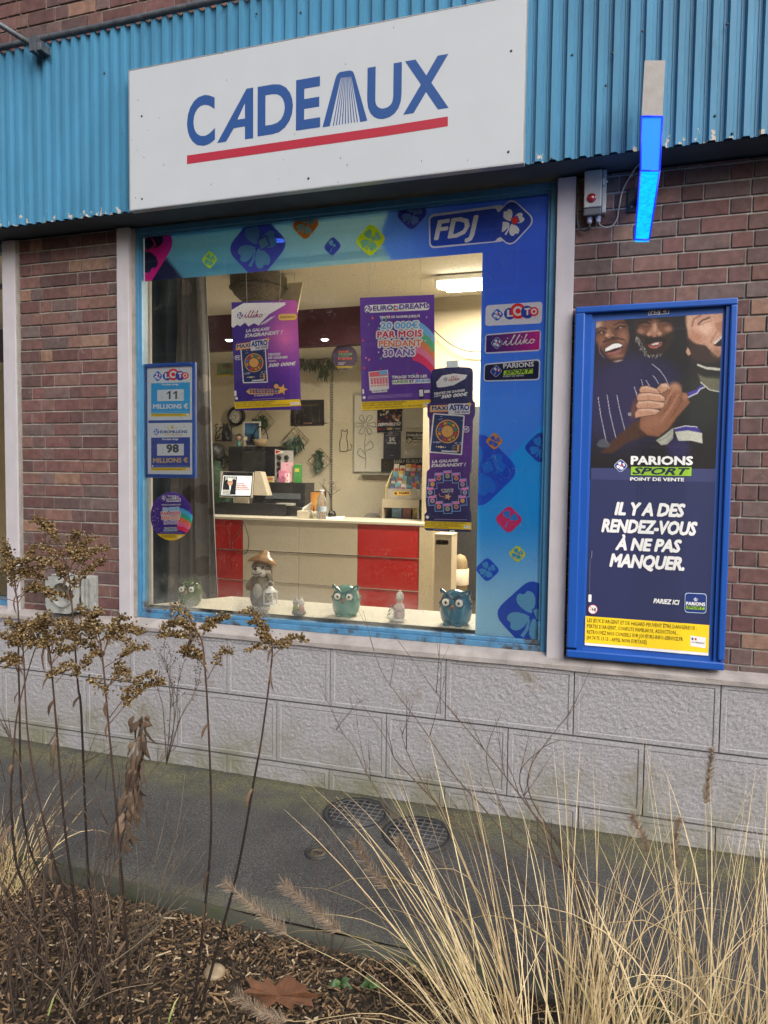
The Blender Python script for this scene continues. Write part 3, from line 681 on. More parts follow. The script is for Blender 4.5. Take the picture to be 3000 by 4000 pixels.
def film():
    Y = .056; a = Art(Y, .0003); a.zoom(0, 0, 1)
    x0, xm, x1, z0, zm, z1 = WX0 + .05, -.6585, -.332, .883, 2.832, 3.094
    ss = lambda e0, e1, v: max(0, min(1, (v - e0) / (e1 - e0))) ** 2 * (3 - 2 * max(0, min(1, (v - e0) / (e1 - e0))))
    def topc(u, v):
        x = x0 + (x1 - x0) * u; z = zm + (z1 - zm) * v
        teal, royal, dkn = lin((110, 178, 192)), lin((44, 84, 188)), lin((22, 26, 62))
        c = mixc(lin((92, 158, 192)), lin((150, 202, 224)), ss(-2.2, -1.2, x))
        # rounded royal-blue shape on the right
        k = ss(-.012, .012, (x + 1.205) - .55 * max(0, (2.93 - z)) * 1.2 - .35 * max(0, z - 2.96)) 
        c = mixc(c, mixc(lin((80, 130, 205)), royal, ss(-1.2, -.75, x)), k)
        k2 = ss(-.01, .01, -2.46 - x - .9 * (z - 2.90)); c = mixc(c, dkn, k2)
        al = .58 + .42 * max(k, k2 * .8)
        return (*c, al)
    o = len(a.v); nu, nv = 150, 18
    a.grid(lambda u, v: (x0 + (x1 - x0) * u, Y, zm + (z1 - zm) * v), nu, nv)
    for j in range(nv + 1):
        for i in range(nu + 1): a.c[o + j * (nu + 1) + i] = topc(i / nu, j / nv)
    def sidec(u, v):
        x = xm + (x1 - xm) * u; z = z0 + (zm - z0) * v
        c = mixc(lin((58, 124, 224)), lin((44, 82, 186)), ss(1.9, 2.75, z))
        c = mixc(c, lin((60, 132, 228)), ss(2.30, 1.95, z))
        d = (z - 1.66) - .95 * (x - xm)                              # diagonal edge of the lighter sheet
        k = ss(.006, -.006, d); c2 = mixc(lin((34, 158, 240)), lin((168, 220, 250)), ss(1.5, .95, z))
        c = mixc(c, c2, k)
        return (*c, 1)
    o = len(a.v); nu, nv = 30, 150
    a.grid(lambda u, v: (xm + (x1 - xm) * u, Y, z0 + (zm - z0) * v), nu, nv)
    for j in range(nv + 1):
        for i in range(nu + 1): a.c[o + j * (nu + 1) + i] = sidec(i / nu, j / nv)
    TOP = (x0, x1, zm, z1); SIDE = (xm, x1, z0, zm)
    a.up(2)
    A8 = lambda c, al: (*c, al)
    a.zoom(450, 750, .5425)
    a.clover((195, 405), 235, A8((206, 30, 140), .9), A8((24, 28, 62), .9), clip=TOP, rot=.12)
    a.clover((680, 488), 58, A8((196, 216, 60), .9), A8((110, 175, 180), .75), clip=TOP)
    a.clover((1025, 392), 216, A8((74, 78, 168), .85), A8((112, 175, 192), .6), clip=TOP)
    a.clover((1372, 235), 100, A8((226, 120, 40), .95), A8((150, 200, 205), .8), clip=TOP)
    a.clover((1565, 392), 64, A8((70, 80, 170), .9), A8((120, 190, 200), .8), clip=TOP)
    a.zoom(1250, 750, .6028)
    a.clover((328, 312), 100, A8((222, 230, 20), .96), A8((130, 180, 170), .85), clip=TOP)
    a.clover((597, 142), 102, A8((62, 66, 160), .96), A8((104, 146, 206), .95), clip=TOP)
    # white-edged logo plate reaching into a clover square
    lay = a.lay
    a.rrect([(702, 148), (1200, 80), (1200, 320), (708, 368)], 40, A8(WHITE, 1)); 
    a.clover((1237, 198), 142, (28, 60, 156), WHITE, (200, 40, 40), ring=(*WHITE, 1), k=.74)
    a.up(); a.rrect([(714, 162), (1150, 104), (1150, 318), (718, 354)], 30, (30, 66, 168, 1))
    a.up(4); a.rrect([(1120, 140), (1192, 120), (1175, 290), (1120, 315)], 10, (30, 62, 160, 1)); a.lay += 1
    a.text('FDJ', (744, 314), (1024, 279), 126, WHITE, .034, .22, 1.02)
    a.lay = lay
    a.zoom(0, 0, 1)
    # three product plates
    L0 = a.lay
    a.rrect([(1898, 1193), (2119, 1178), (2116, 1263), (1895, 1274)], 14, (*WHITE, 1)); a.up(2)
    loto(a, (1915, 1256), (2098, 1240), 1); a.lay = L0
    a.rrect([(1895, 1306), (2114, 1288), (2111, 1371), (1893, 1383)], 14, (*WHITE, 1)); a.up(2)
    o = len(a.v); qd = [(1900, 1311), (2109, 1293), (2106, 1366), (1898, 1377)]
    n = 10
    for i in range(n):
        t0, t1 = i / n, (i + 1) / n; c = mixc((48, 32, 104), (186, 24, 132), (i + .5) / n); f = lambda t, k: (qd[0][k] + (qd[1][k] - qd[0][k]) * t); g = lambda t, k: (qd[3][k] + (qd[2][k] - qd[3][k]) * t)
        a.poly([(f(t0, 0), f(t0, 1)), (f(t1, 0), f(t1, 1)), (g(t1, 0), g(t1, 1)), (g(t0, 0), g(t0, 1))], (*c, 1))
    a.up(1); a.clover((1941, 1340), 22, (30, 60, 150), WHITE, (200, 40, 50), ring=(*WHITE, 1))
    a.up(5); script(a, (1964, 1352), (2088, 1342), 40, WHITE); a.lay = L0
    a.rrect([(1891, 1421), (2111, 1402), (2108, 1485), (1889, 1491)], 14, (*WHITE, 1)); a.up(2)
    a.rrect([(1895, 1426), (2106, 1408), (2103, 1480), (1893, 1486)], 11, (22, 26, 66, 1)); a.up()
    a.clover((1938, 1450), 22, (30, 60, 150), WHITE, (200, 40, 50), ring=(*WHITE, 1)); a.up(5)
    a.text('PARIONS', (1967, 1440), (2085, 1432), 19, WHITE, .035); a.poly([(1969, 1448), (2082, 1440), (2081, 1459), (1966, 1466)], (160, 200, 50, 1)); a.up()
    a.text('SPORT', (1974, 1463), (2077, 1456), 14, (22, 26, 66), .03, .3); a.text('POINT DE VENTE', (1966, 1474), (2046, 1470), 6, WHITE, .02); a.lay = L0
    a.zoom(1200, 1350, .5726)
    a.clover((1178, 850), 262, (36, 82, 190, 1), (38, 118, 214, 1), clip=SIDE); a.up(5)
    a.clover((1277, 652), 60, (246, 164, 50, 1), (44, 88, 190, 1), clip=SIDE)
    a.clover((1590, 695), 112, (38, 70, 170, 1), (52, 140, 222, 1), clip=SIDE)
    a.clover((1376, 1186), 96, (216, 50, 120, 1), (44, 140, 222, 1), clip=SIDE)
    a.zoom(1250, 2000, .5726)
    a.clover((1347, 285), 60, (222, 218, 60, 1), (70, 172, 232, 1), clip=SIDE)
    a.clover((1142, 393), 84, (38, 84, 190, 1), (86, 178, 234, 1), clip=SIDE)
    a.clover((1448, 708), 262, (38, 82, 184, 1), (126, 200, 240, 1), clip=SIDE)
    o = a.build('window_film', FILM, loc=((x0 + x1) / 2, Y, zm))
    tag(o, 'printed blue film with coloured clover squares along top and right of the glass', 'window film')
def loto(a, p, q, k):
    """clover and the four lettered balls along the line p to q"""
    f = lambda t, dy=0: (p[0] + (q[0] - p[0]) * t, p[1] + (q[1] - p[1]) * t + dy)
    L = abs(q[0] - p[0]); L0 = a.lay
    a.clover(f(.15, -.13 * L), .13 * L, (34, 84, 180), WHITE, (200, 40, 50), ring=(180, 200, 230)); a.lay = L0 + 1
    for t, r, c, ch in ((.42, .125, (36, 58, 150), 'L'), (.595, .165, (206, 40, 48), 'O'), (.79, .135, (36, 58, 150), 'T'), (.935, .098, (206, 40, 48), 'O')):
        cx, cy = f(t, -.13 * L if ch != 'O' or r < .12 else -.17 * L); a.circle((cx, cy), r * L, c); a.up()
        if ch == 'O': a.circle((cx, cy), r * L * .64, WHITE); a.up(); a.circle((cx, cy), r * L * .34, c)
        else: a.text(ch, (cx - .05 * L, cy + .07 * L), (cx + .06 * L, cy + .06 * L), .15 * L, WHITE, .05)
    a.lay = L0
def script(a, p, q, h, col):
    """handwritten word i-l-l-i-k-o drawn as one joined line"""
    pts = [(0, .12), (.06, .42), (.10, .5), (.08, .15), (.12, .03), (.20, .2), (.30, .75), (.35, 1), (.31, .98), (.26, .5), (.25, .1), (.30, .02), (.38, .25), (.46, .75), (.50, 1), (.47, .98), (.41, .5), (.40, .1), (.45, .02), (.52, .3), (.55, .5), (.53, .12), (.57, .03), (.63, .3), (.72, .95), (.70, 1), (.66, .5), (.65, .05), (.68, .35), (.75, .48), (.73, .3), (.69, .27), (.74, .08), (.80, .06), (.86, .38), (.90, .46), (.86, .40), (.84, .18), (.89, .03), (.96, .12), (.98, .36), (.93, .46), (.91, .38), (1.0, .36)]
    f = lambda u, v: (p[0] + (q[0] - p[0]) * u + .05 * (q[0] - p[0]) * v, p[1] + (q[1] - p[1]) * u - h * v)
    a.line([f(*t) for t in pts], h * .085, col)
    for u in (.115, .565): a.circle(f(u, .72), h * .06, col, 8)
def warn(a, q, col=(40, 34, 30), n=4, lines=None):
    """yellow warning strip with its lines of small print and a white government plate; q = TL, TR, BR, BL"""
    T = lambda u, v: tuple((q[0][k] * (1 - u) + q[1][k] * u) * (1 - v) + (q[3][k] * (1 - u) + q[2][k] * u) * v for k in (0, 1))
    a.poly(q, YEL); a.up(); H = math.hypot(q[3][0] - q[0][0], q[3][1] - q[0][1])
    lines = lines or ["LES JEUX D'ARGENT ET DE HASARD PEUVENT ÊTRE DANGEREUX :", "PERTES D'ARGENT, CONFLITS FAMILIAUX, ADDICTION...", "RETROUVEZ NOS CONSEILS SUR JOUEURS-INFO-SERVICE.FR", "(09 74 75 13 13 - APPEL NON SURTAXÉ)"]
    ends = (.90, .75, .79, .50) if len(lines) == 4 else (.62, .56, .82)
    for i, l in enumerate(lines):
        v = (i + 1) / (len(lines) + .6)
        a.text(l, T(.015, v), T(ends[i], v), H * .55 / len(lines), col, .012, res=1)
    a.poly([T(.85, .42), T(.975, .46), T(.975, .84), T(.85, .80)], WHITE); a.up()
    a.poly([T(.86, .5), T(.875, .5), T(.875, .58), T(.86, .58)], (40, 50, 120)); a.poly([T(.885, .5), T(.90, .5), T(.90, .58), T(.885, .58)], (200, 50, 60))
    a.text('GOUVERNEMENT', T(.86, .68), T(.965, .70), H * .06, (60, 60, 70), .01, res=1)
film()

def sheet(name, Y, build, label, cat, mats=PRINT, group=None, corner=(0, 0), thick=.0012):
    a = Art(Y); build(a); c = P(*corner, Y)
    return tag(a.build(name, mats, loc=(c.x, Y, c.z)), label, cat, group)
def galaxy(a, q, n=14, m=14, seed=1, warm=True):
    """violet starry gradient on the quad q (TL TR BR BL, px)"""
    R = random.Random(seed)
    T = lambda u, v: tuple((q[0][k] * (1 - u) + q[1][k] * u) * (1 - v) + (q[3][k] * (1 - u) + q[2][k] * u) * v for k in (0, 1))
    def cf(u, v):
        c = mixc((52, 36, 122), (96, 44, 150), u)
        if warm:
            d = math.hypot((u - .78) / .55, (v - .33) / .36); c = mixc(c, (214, 110, 170), max(0, 1 - d) ** 1.2 * .95)
            d = math.hypot((u - 1.0) / .5, (v - .05) / .3); c = mixc(c, (180, 80, 150), max(0, 1 - d))
        c = mixc(c, (44, 32, 108), max(0, v - .65) * 1.6); return lin(c)
    a.grid(lambda u, v: a.w(T(u, v)), n, m, colfn=cf)
    for i in range(40): a.lay += 1; a.circle(T(R.uniform(.02, .98), R.uniform(.02, .98)), R.choice((.6, .8, 1.2)), (235, 215, 245), 5); a.lay -= 1
    return T
def ticket(a, q, seed=3):
    """scratch card: dark blue, gold zodiac wheel, gold coins, small print"""
    T = lambda u, v: tuple((q[0][k] * (1 - u) + q[1][k] * u) * (1 - v) + (q[3][k] * (1 - u) + q[2][k] * u) * v for k in (0, 1))
    wd = math.hypot(q[1][0] - q[0][0], q[1][1] - q[0][1]); R = random.Random(seed)
    a.rrect([T(-.045, -.035), T(1.045, -.035), T(1.045, 1.035), T(-.045, 1.035)], wd * .05, WHITE); a.up()
    a.poly(q, (26, 44, 96)); a.up(); c = T(.5, .43)
    a.circle(c, wd * .405, (206, 150, 74)); a.up(); a.circle(c, wd * .365, (30, 28, 60)); a.up()
    for i in range(12):
        t = 2 * math.pi * (i + .5) / 12; col = R.choice([(40, 130, 110), (190, 60, 70), (90, 60, 150), (60, 110, 190), (190, 140, 60), (150, 50, 90), (60, 140, 150)])
        a.circle((c[0] + wd * .29 * math.cos(t), c[1] + wd * .29 * math.sin(t)), wd * .055, col, 9)
        t = 2 * math.pi * i / 12; a.line([(c[0] + wd * .2 * math.cos(t), c[1] + wd * .2 * math.sin(t)), (c[0] + wd * .37 * math.cos(t), c[1] + wd * .37 * math.sin(t))], wd * .012, (206, 150, 74))
    a.up(); a.circle(c, wd * .205, (226, 168, 84)); a.up(); a.circle(c, wd * .15, (238, 190, 110)); a.circle(c, wd * .035, (255, 232, 180), 10)
    for i in range(12):
        t = 2 * math.pi * i / 12; a.line([c, (c[0] + wd * .2 * math.cos(t), c[1] + wd * .2 * math.sin(t))], wd * .01, (196, 132, 60))
    for i in range(22):
        u = R.choice((R.uniform(.04, .26), R.uniform(.76, .96))); v = R.choice((R.uniform(.03, .14), R.uniform(.70, .76))); p = T(u, v); a.line([p, (p[0] + wd * .08, p[1])], wd * .012, (200, 210, 235))
    for i, k in enumerate((.03, .045, .06, .045, .03)): a.circle(T(.18 + .075 * i, .86), wd * k * .7, (246, 226, 180), 10)
    for v in (.80, .86, .92): a.circle(T(.90, v), wd * .045, (238, 178, 90), 10); a.line([T(.70, v), T(.82, v)], wd * .015, (214, 180, 110))
    a.poly([T(.36, .945), T(.88, .94), T(.88, .975), T(.36, .98)], (232, 234, 240)); a.lay -= 4
def maxi(a, p, q, h):
    """two-word product heading in white-edged blue capitals, the words climbing from p to q"""
    f = lambda t, dy=0: (p[0] + (q[0] - p[0]) * t, p[1] + (q[1] - p[1]) * t + dy)
    a.rrect([f(-.02, -h * .72), f(.46, -h * .82), f(.44, h * .22), f(-.04, h * .25)], 3, (224, 158, 92)); a.up()
    a.text('MAXI', f(.02), f(.42), h * .62, NAVY, .045, 0, 1, WHITE, .10); a.up()
    a.rrect([f(.44, -h * .98), f(1.0, -h * 1.05), f(.99, h * .55), f(.44, h * .62)], 6, (240, 240, 246)); a.up()
    a.text('ASTRO', f(.47), f(.97), h * .85, (24, 48, 120), .05, 0, .95); a.text('500 000€', f(.60, h * .46), f(.98, h * .44), h * .36, (60, 66, 96), .02)
    star(a, f(.985, -h * .9), h * .42, (240, 196, 96))
def star(a, c, r, col): a.poly([(c[0] + (r if i % 2 == 0 else r * .42) * math.sin(math.pi * i / 5 + .25), c[1] - (r if i % 2 == 0 else r * .42) * math.cos(math.pi * i / 5 + .25)) for i in range(10)], col)

def poster_galaxy(a):
    a.zoom(0, 0, 1); q = [(904, 1181), (1160, 1171), (1177, 1600), (918, 1604)]; T = galaxy(a, q, seed=2); a.up(2)
    a.zoom(450, 750, .5425)
    a.poly([(838, 850), (925, 800), (1225, 795), (1226, 812), (1110, 880), (1050, 940), (1035, 962), (1000, 945), (960, 968), (935, 940), (900, 968), (880, 955), (850, 978), (838, 968)], WHITE); a.line([(1050, 955), (1130, 900)], 7, WHITE); a.line([(1075, 950), (1150, 892)], 4, WHITE); a.up()
    a.clover((899, 889), 24, (36, 62, 140), WHITE, (200, 40, 50)); a.up(4); script(a, (925, 910), (1062, 903), 52, (130, 34, 96))
    a.rrect([(1175, 880), (1308, 876), (1309, 922), (1178, 926)], 22, (226, 186, 92)); a.up(); a.text('NOUVEAU', (1191, 911), (1294, 906), 15, (50, 36, 40), .02); a.lay -= 1
    a.text('LA GALAXIE', (944, 1012), (1114, 996), 23, WHITE, .04, .25); a.text("S'AGRANDIT !", (936, 1050), (1206, 1022), 26, WHITE, .05, .25)
    maxi(a, (878, 1128), (1105, 1104), 46)
    a.zoom(500, 1350, .4822); a.lay = 3
    a.rrect([(864, 80), (915, 78), (915, 116), (866, 118)], 18, WHITE); a.up(); a.rrect([(868, 84), (915, 82), (915, 112), (870, 114)], 16, (60, 40, 122)); a.up(); a.text('5€', (874, 106), (905, 105), 17, WHITE, .03); a.lay -= 2
    ticket(a, [(920, 30), (1108, 16), (1126, 290), (940, 296)])
    for s_, p, q_, h in (('TENTEZ', (1136, 84), (1237, 80), 20), ('DE GAGNER', (1136, 110), (1292, 104), 20), ("JUSQU'À", (1138, 132), (1200, 130), 11), ('500 000€', (1140, 176), (1362, 160), 29)): a.text(s_, p, q_, h, WHITE, .045, .25)
    a.poly([(958, 372), (985, 350), (1215, 352), (1250, 378), (1230, 390), (985, 395)], (196, 148, 82)); a.up()
    for i in range(10):
        x = 985 + 24 * i; a.poly([(x, 357), (x + 18, 352), (x + 22, 384), (x + 4, 388)], (44, 56, 116)); a.up(); a.circle((x + 12, 371), 7, [(70, 150, 130), (190, 90, 90), (120, 90, 180)][i % 3], 8); a.lay -= 1
    a.poly([(1172, 296), (1226, 290), (1234, 352), (1180, 360)], (40, 48, 110)); a.circle((1203, 330), 20, (206, 150, 90), 14); a.up(); star(a, (1252, 356), 46, (246, 196, 96))
    a.text('ET TOUJOURS ASTRO À 2€', (1026, 412), (1176, 404), 11, WHITE, .03); a.circle((881, 428), 12, WHITE, 12); a.rrect([(862, 366), (880, 365), (882, 410), (864, 411)], 5, WHITE); a.line([(1010, 436), (1270, 424)], 2.2, (196, 180, 220))
    a.zoom(0, 0, 1); a.lay = 4
    warn(a, [(915, 1570), (1172, 1559), (1178, 1585), (919, 1597)], lines=["LES JEUX D'ARGENT ET DE HASARD PEUVENT ÊTRE DANGEREUX :", "PERTES D'ARGENT, CONFLITS FAMILIAUX, ADDICTION...", "RETROUVEZ NOS CONSEILS SUR JOUEURS-INFO-SERVICE.FR (09 74 75 13 13 - APPEL NON SURTAXÉ)"])
gp = sheet('hanging_poster', .125, poster_galaxy, 'violet starry poster with gold zodiac wheel hanging on threads behind the glass', 'poster', corner=(1032, 1175))
mb = MB()
for (x0, y0), (x1, y1) in (((960, 1072), (965, 1192)), ((1097, 1062), (1091, 1183))): mb = MB(); mb.tube([P(x0, y0 - 60, .125), P((x0 + x1) / 2 + 1, (y0 + y1) / 2, .124), P(x1, y1, .1245)], .0011, 4); mb.build('thread', mat('thread', (.55, .52, .47), .8), gp)

def dream_text(a, F, halo=WHITE):
    for s_, p, q_, h, c in (('20 000€', (398, 890), (636, 884), 42, (86, 164, 206)), ('PAR MOIS', (374, 948), (660, 938), 42, (190, 36, 70)), ('PENDANT', (384, 1006), (656, 1000), 42, (226, 120, 66)), ('30 ANS', (416, 1066), (614, 1060), 42, (112, 74, 160))):
        a.text(s_, F(p), F(q_), h * F.s, c, .034, 0, 1.04, halo, .17)
def poster_dreams(a):
    a.zoom(0, 0, 1); q = [(1406, 1163), (1696, 1151), (1700, 1590), (1413, 1605)]
    T = lambda u, v: tuple((q[0][k] * (1 - u) + q[1][k] * u) * (1 - v) + (q[3][k] * (1 - u) + q[2][k] * u) * v for k in (0, 1))
    a.poly(q, (84, 50, 140)); a.up(); a.zoom(1250, 750, .6028)
    for y0, c in ((828, (110, 176, 226)), (884, (84, 160, 118)), (940, (232, 134, 88)), (990, (232, 130, 170)), (1036, (206, 52, 96))):
        up = [(600 + 14.2 * i, y0 + .0042 * (14.2 * i) ** 2 + .12 * 14.2 * i) for i in range(11)]
        a.poly(up + [(x, y + 56) for x, y in up[::-1]], c)
    a.up(); R = random.Random(3)
    for i in range(34):
        x, y = R.uniform(270, 730), R.uniform(800, 1240); r = R.uniform(4, 8); t = R.uniform(-.6, .6); c = R.choice([(110, 176, 226), (226, 120, 66), (232, 130, 170), (84, 160, 118), (206, 52, 96), (200, 180, 225)])
        a.poly([(x + r * math.cos(u), y + r * math.sin(u)) for u in [k * math.pi / 4 for k in range(8)]][:5] + [(x + r * 1.8 * math.sin(t), y - r * 1.9)], c)
    a.up(); a.rrect([(288, 735), (706, 715), (712, 765), (290, 785)], 24, WHITE); a.up()
    a.clover((314, 760), 26, (36, 62, 140), WHITE, (200, 40, 50)); a.up(4)
    a.text('EURO', (346, 772), (472, 766), 33, (74, 56, 130), .03); a.text('DREAMS', (516, 762), (708, 752), 33, (74, 56, 130), .03)
    for k in range(6):
        t = k * math.pi / 3; a.circle((492 + 13 * math.cos(t), 752 + 13 * math.sin(t)), 7, [(110, 176, 226), (226, 120, 66), (206, 52, 96), (84, 160, 118), (112, 74, 160), (232, 130, 170)][k], 8)
    a.text("TENTEZ DE GAGNER JUSQU'À", (388, 822), (650, 812), 16, WHITE, .05)
    F = lambda p: p
    class FF:
        s = 1
        def __call__(s, p): return p
    a.up(); dream_text(a, FF()); a.up(2)
    a.zoom(1200, 1350, .5726)
    a.poly([(420, 180), (552, 166), (560, 296), (428, 308)], WHITE); a.up(); a.poly([(425, 184), (548, 171), (550, 205), (428, 216)], (220, 100, 110)); a.poly([(490, 176), (548, 170), (549, 196), (500, 204)], (110, 176, 226))
    for i in range(6): x = 434 + 20 * i; a.poly([(x, 222 - i), (x + 16, 220 - i), (x + 18, 264 - i), (x + 2, 266 - i)], (196, 110, 120)); a.poly([(x + 1, 270 - i), (x + 17, 269 - i), (x + 18, 280 - i), (x + 2, 281 - i)], (226, 150, 150))
    a.poly([(440, 306), (548, 298), (548, 316), (446, 324)], WHITE); a.up(); a.text('JOUE LA GRILLE', (452, 318), (544, 310), 9, (74, 56, 130), .03, res=1)
    a.text('TIRAGE TOUS LES', (580, 226), (818, 218), 19, WHITE, .06)
    a.rrect([(580, 236), (842, 226), (844, 256), (582, 266)], 6, WHITE); a.up(); a.text('LUNDIS', (586, 257), (690, 254), 18, (84, 140, 80), .05); a.text('ET', (700, 254), (730, 252), 18, (74, 56, 130), .05); a.text('JEUDIS', (738, 252), (838, 249), 18, (80, 140, 196), .05)
    a.rrect([(760, 292), (794, 290), (797, 356), (764, 358)], 6, (30, 30, 44)); a.up(); a.poly([(765, 302), (791, 300), (793, 346), (768, 348)], (230, 234, 240)); a.circle((391, 355), 10, WHITE, 12); a.rrect([(378, 298), (390, 297), (392, 330), (380, 331)], 4, WHITE)
    for y in (340, 348, 356): a.line([(416, y + 6), (720, y - 10)], 2.0, (170, 150, 205))
    a.lay -= 1; a.poly([(800, 305), (838, 302), (839, 322), (800, 325)], WHITE)
    a.zoom(0, 0, 1); a.up(); warn(a, [(1413, 1570), (1700, 1560), (1700, 1590), (1414, 1604)], lines=["LES JEUX D'ARGENT ET DE HASARD PEUVENT ÊTRE DANGEREUX :", "PERTES D'ARGENT, CONFLITS FAMILIAUX, ADDICTION...", "RETROUVEZ NOS CONSEILS SUR JOUEURS-INFO-SERVICE.FR (09 74 75 13 13 - APPEL NON SURTAXÉ)"])
dp = sheet('hanging_poster', .12, poster_dreams, 'purple poster with rainbow and pastel 20 000€ lettering hanging behind the glass', 'poster', corner=(1550, 1157))
mb = MB()
for (x0, y0), (x1, y1) in (((1444, 980), (1442, 1165)), ((1640, 1000), (1641, 1156))): mb = MB(); mb.tube([P(x0, y0, .12), P(x1 + 2, (y0 + y1) / 2, .119), P(x1, y1, .1195)], .0011, 4); mb.build('thread', mat('thread'), dp)

def poster_column(a):
    a.zoom(1200, 1350, .5726); a.lay = 0
    out = [(848, 195), (852, 170), (875, 158), (930, 152), (945, 148), (1030, 140), (1040, 146), (1105, 148), (1128, 160), (1132, 190), (1130, 375), (1146, 388), (1146, 470), (1138, 490), (1130, 505), (1126, 700), (1120, 860), (1108, 880), (1112, 1120), (1120, 1150), (1120, 1255), (1112, 1272), (812, 1262), (800, 1248), (800, 1150), (815, 1135), (808, 1060), (815, 860), (835, 840), (832, 500), (820, 482), (820, 400), (845, 385)]
    tri = [Vector((x, y, 0)) for x, y in out]; top = 150
    def slab(y0, y1, c):
        pp = clip_poly(out, (-9e9, 9e9, y0, y1)); 
        if len(pp) > 2: a.poly(pp, c)
    N = 22
    for i in range(N):
        y0, y1 = 130 + 1150 * i / N, 130 + 1150 * (i + 1) / N; t = (i + .5) / N
        slab(y0, y1, mixc((36, 34, 84), (92, 42, 128), max(0, 1 - abs(t - .5) * 2.6)) if t > .22 else (34, 36, 82))
    a.up(); a.poly([(948, 105), (1028, 100), (1030, 148), (950, 150)], (190, 204, 214)); 
    a.poly([(880, 250), (920, 205), (1000, 190), (1092, 200), (1080, 225), (1000, 270), (940, 282), (895, 286), (885, 280)], WHITE); a.up()
    a.clover((943, 230), 15, (36, 62, 140), WHITE, (200, 40, 50)); a.up(4); script(a, (962, 244), (1036, 236), 32, (150, 40, 60)); a.lay = 2
    a.text('TENTEZ DE GAGNER', (866, 338), (1076, 312), 16, WHITE, .045, .25); a.text("JUSQU'À", (866, 352), (912, 346), 10, WHITE, .04, .25); a.text('500 000€', (916, 362), (1096, 342), 24, WHITE, .05, .25)
    maxi(a, (846, 442), (1112, 442), 46); a.lay = 2
    ticket(a, [(868, 470), (1066, 484), (1048, 738), (842, 722)]); a.lay = 2
    a.rrect([(1066, 550), (1106, 550), (1106, 592), (1062, 592)], 18, WHITE); a.up(); a.rrect([(1068, 554), (1102, 554), (1102, 588), (1065, 588)], 16, (90, 44, 126)); a.up(); a.text('5€', (1068, 580), (1096, 579), 18, WHITE, .03); a.lay = 2
    a.text('LA GALAXIE', (852, 802), (1032, 792), 20, WHITE, .045, .25); a.text("S'AGRANDIT !", (846, 830), (1082, 822), 22, WHITE, .045, .25)
    for i in range(12):
        t = 2 * math.pi * i / 12 - math.pi / 2; cx, cy = 958 + 118 * math.cos(t), 1000 + 112 * math.sin(t)
        a.poly([(cx - 30, cy - 34), (cx + 28, cy - 38), (cx + 32, cy + 34), (cx - 28, cy + 36)], (150, 190, 240)); a.up(); a.poly([(cx - 26, cy - 30), (cx + 25, cy - 34), (cx + 28, cy + 30), (cx - 24, cy + 32)], (34, 46, 104)); a.up()
        a.circle((cx, cy + 2), 15, (222, 176, 110), 14); a.poly([(cx - 24, cy - 30), (cx + 22, cy - 34), (cx + 23, cy - 18), (cx - 23, cy - 14)], (206, 120, 176)); a.up(); a.circle((cx, cy + 2), 10, [(60, 150, 120), (190, 80, 80), (110, 90, 190), (60, 120, 200), (200, 140, 70), (160, 60, 100)][i % 6], 10); a.lay -= 3
    a.up(2); a.text('ET TOUJOURS', (916, 990), (998, 986), 11, WHITE, .03); a.text('ASTRO À 2€', (922, 1004), (996, 1000), 11, WHITE, .03); a.line([(900, 1010), (905, 1026), (930, 1032), (960, 1030)], 4, (214, 150, 110)); star(a, (960, 1030), 26, (246, 206, 130))
    a.circle((820, 1170), 11, WHITE, 12); a.line([(866, 1184), (1090, 1188)], 2.2, (190, 170, 210)); a.line([(860, 1254), (960, 1258)], 2.2, (190, 170, 210)); a.rrect([(972, 1258), (1008, 1259), (1008, 1272), (972, 1271)], 4, WHITE)
    warn(a, [(800, 1196), (1120, 1206), (1120, 1256), (800, 1244)])
sheet('column_poster', .085, poster_column, 'tall shaped dark violet poster with ring of small tickets taped to the glass', 'poster', corner=(1760, 1430))

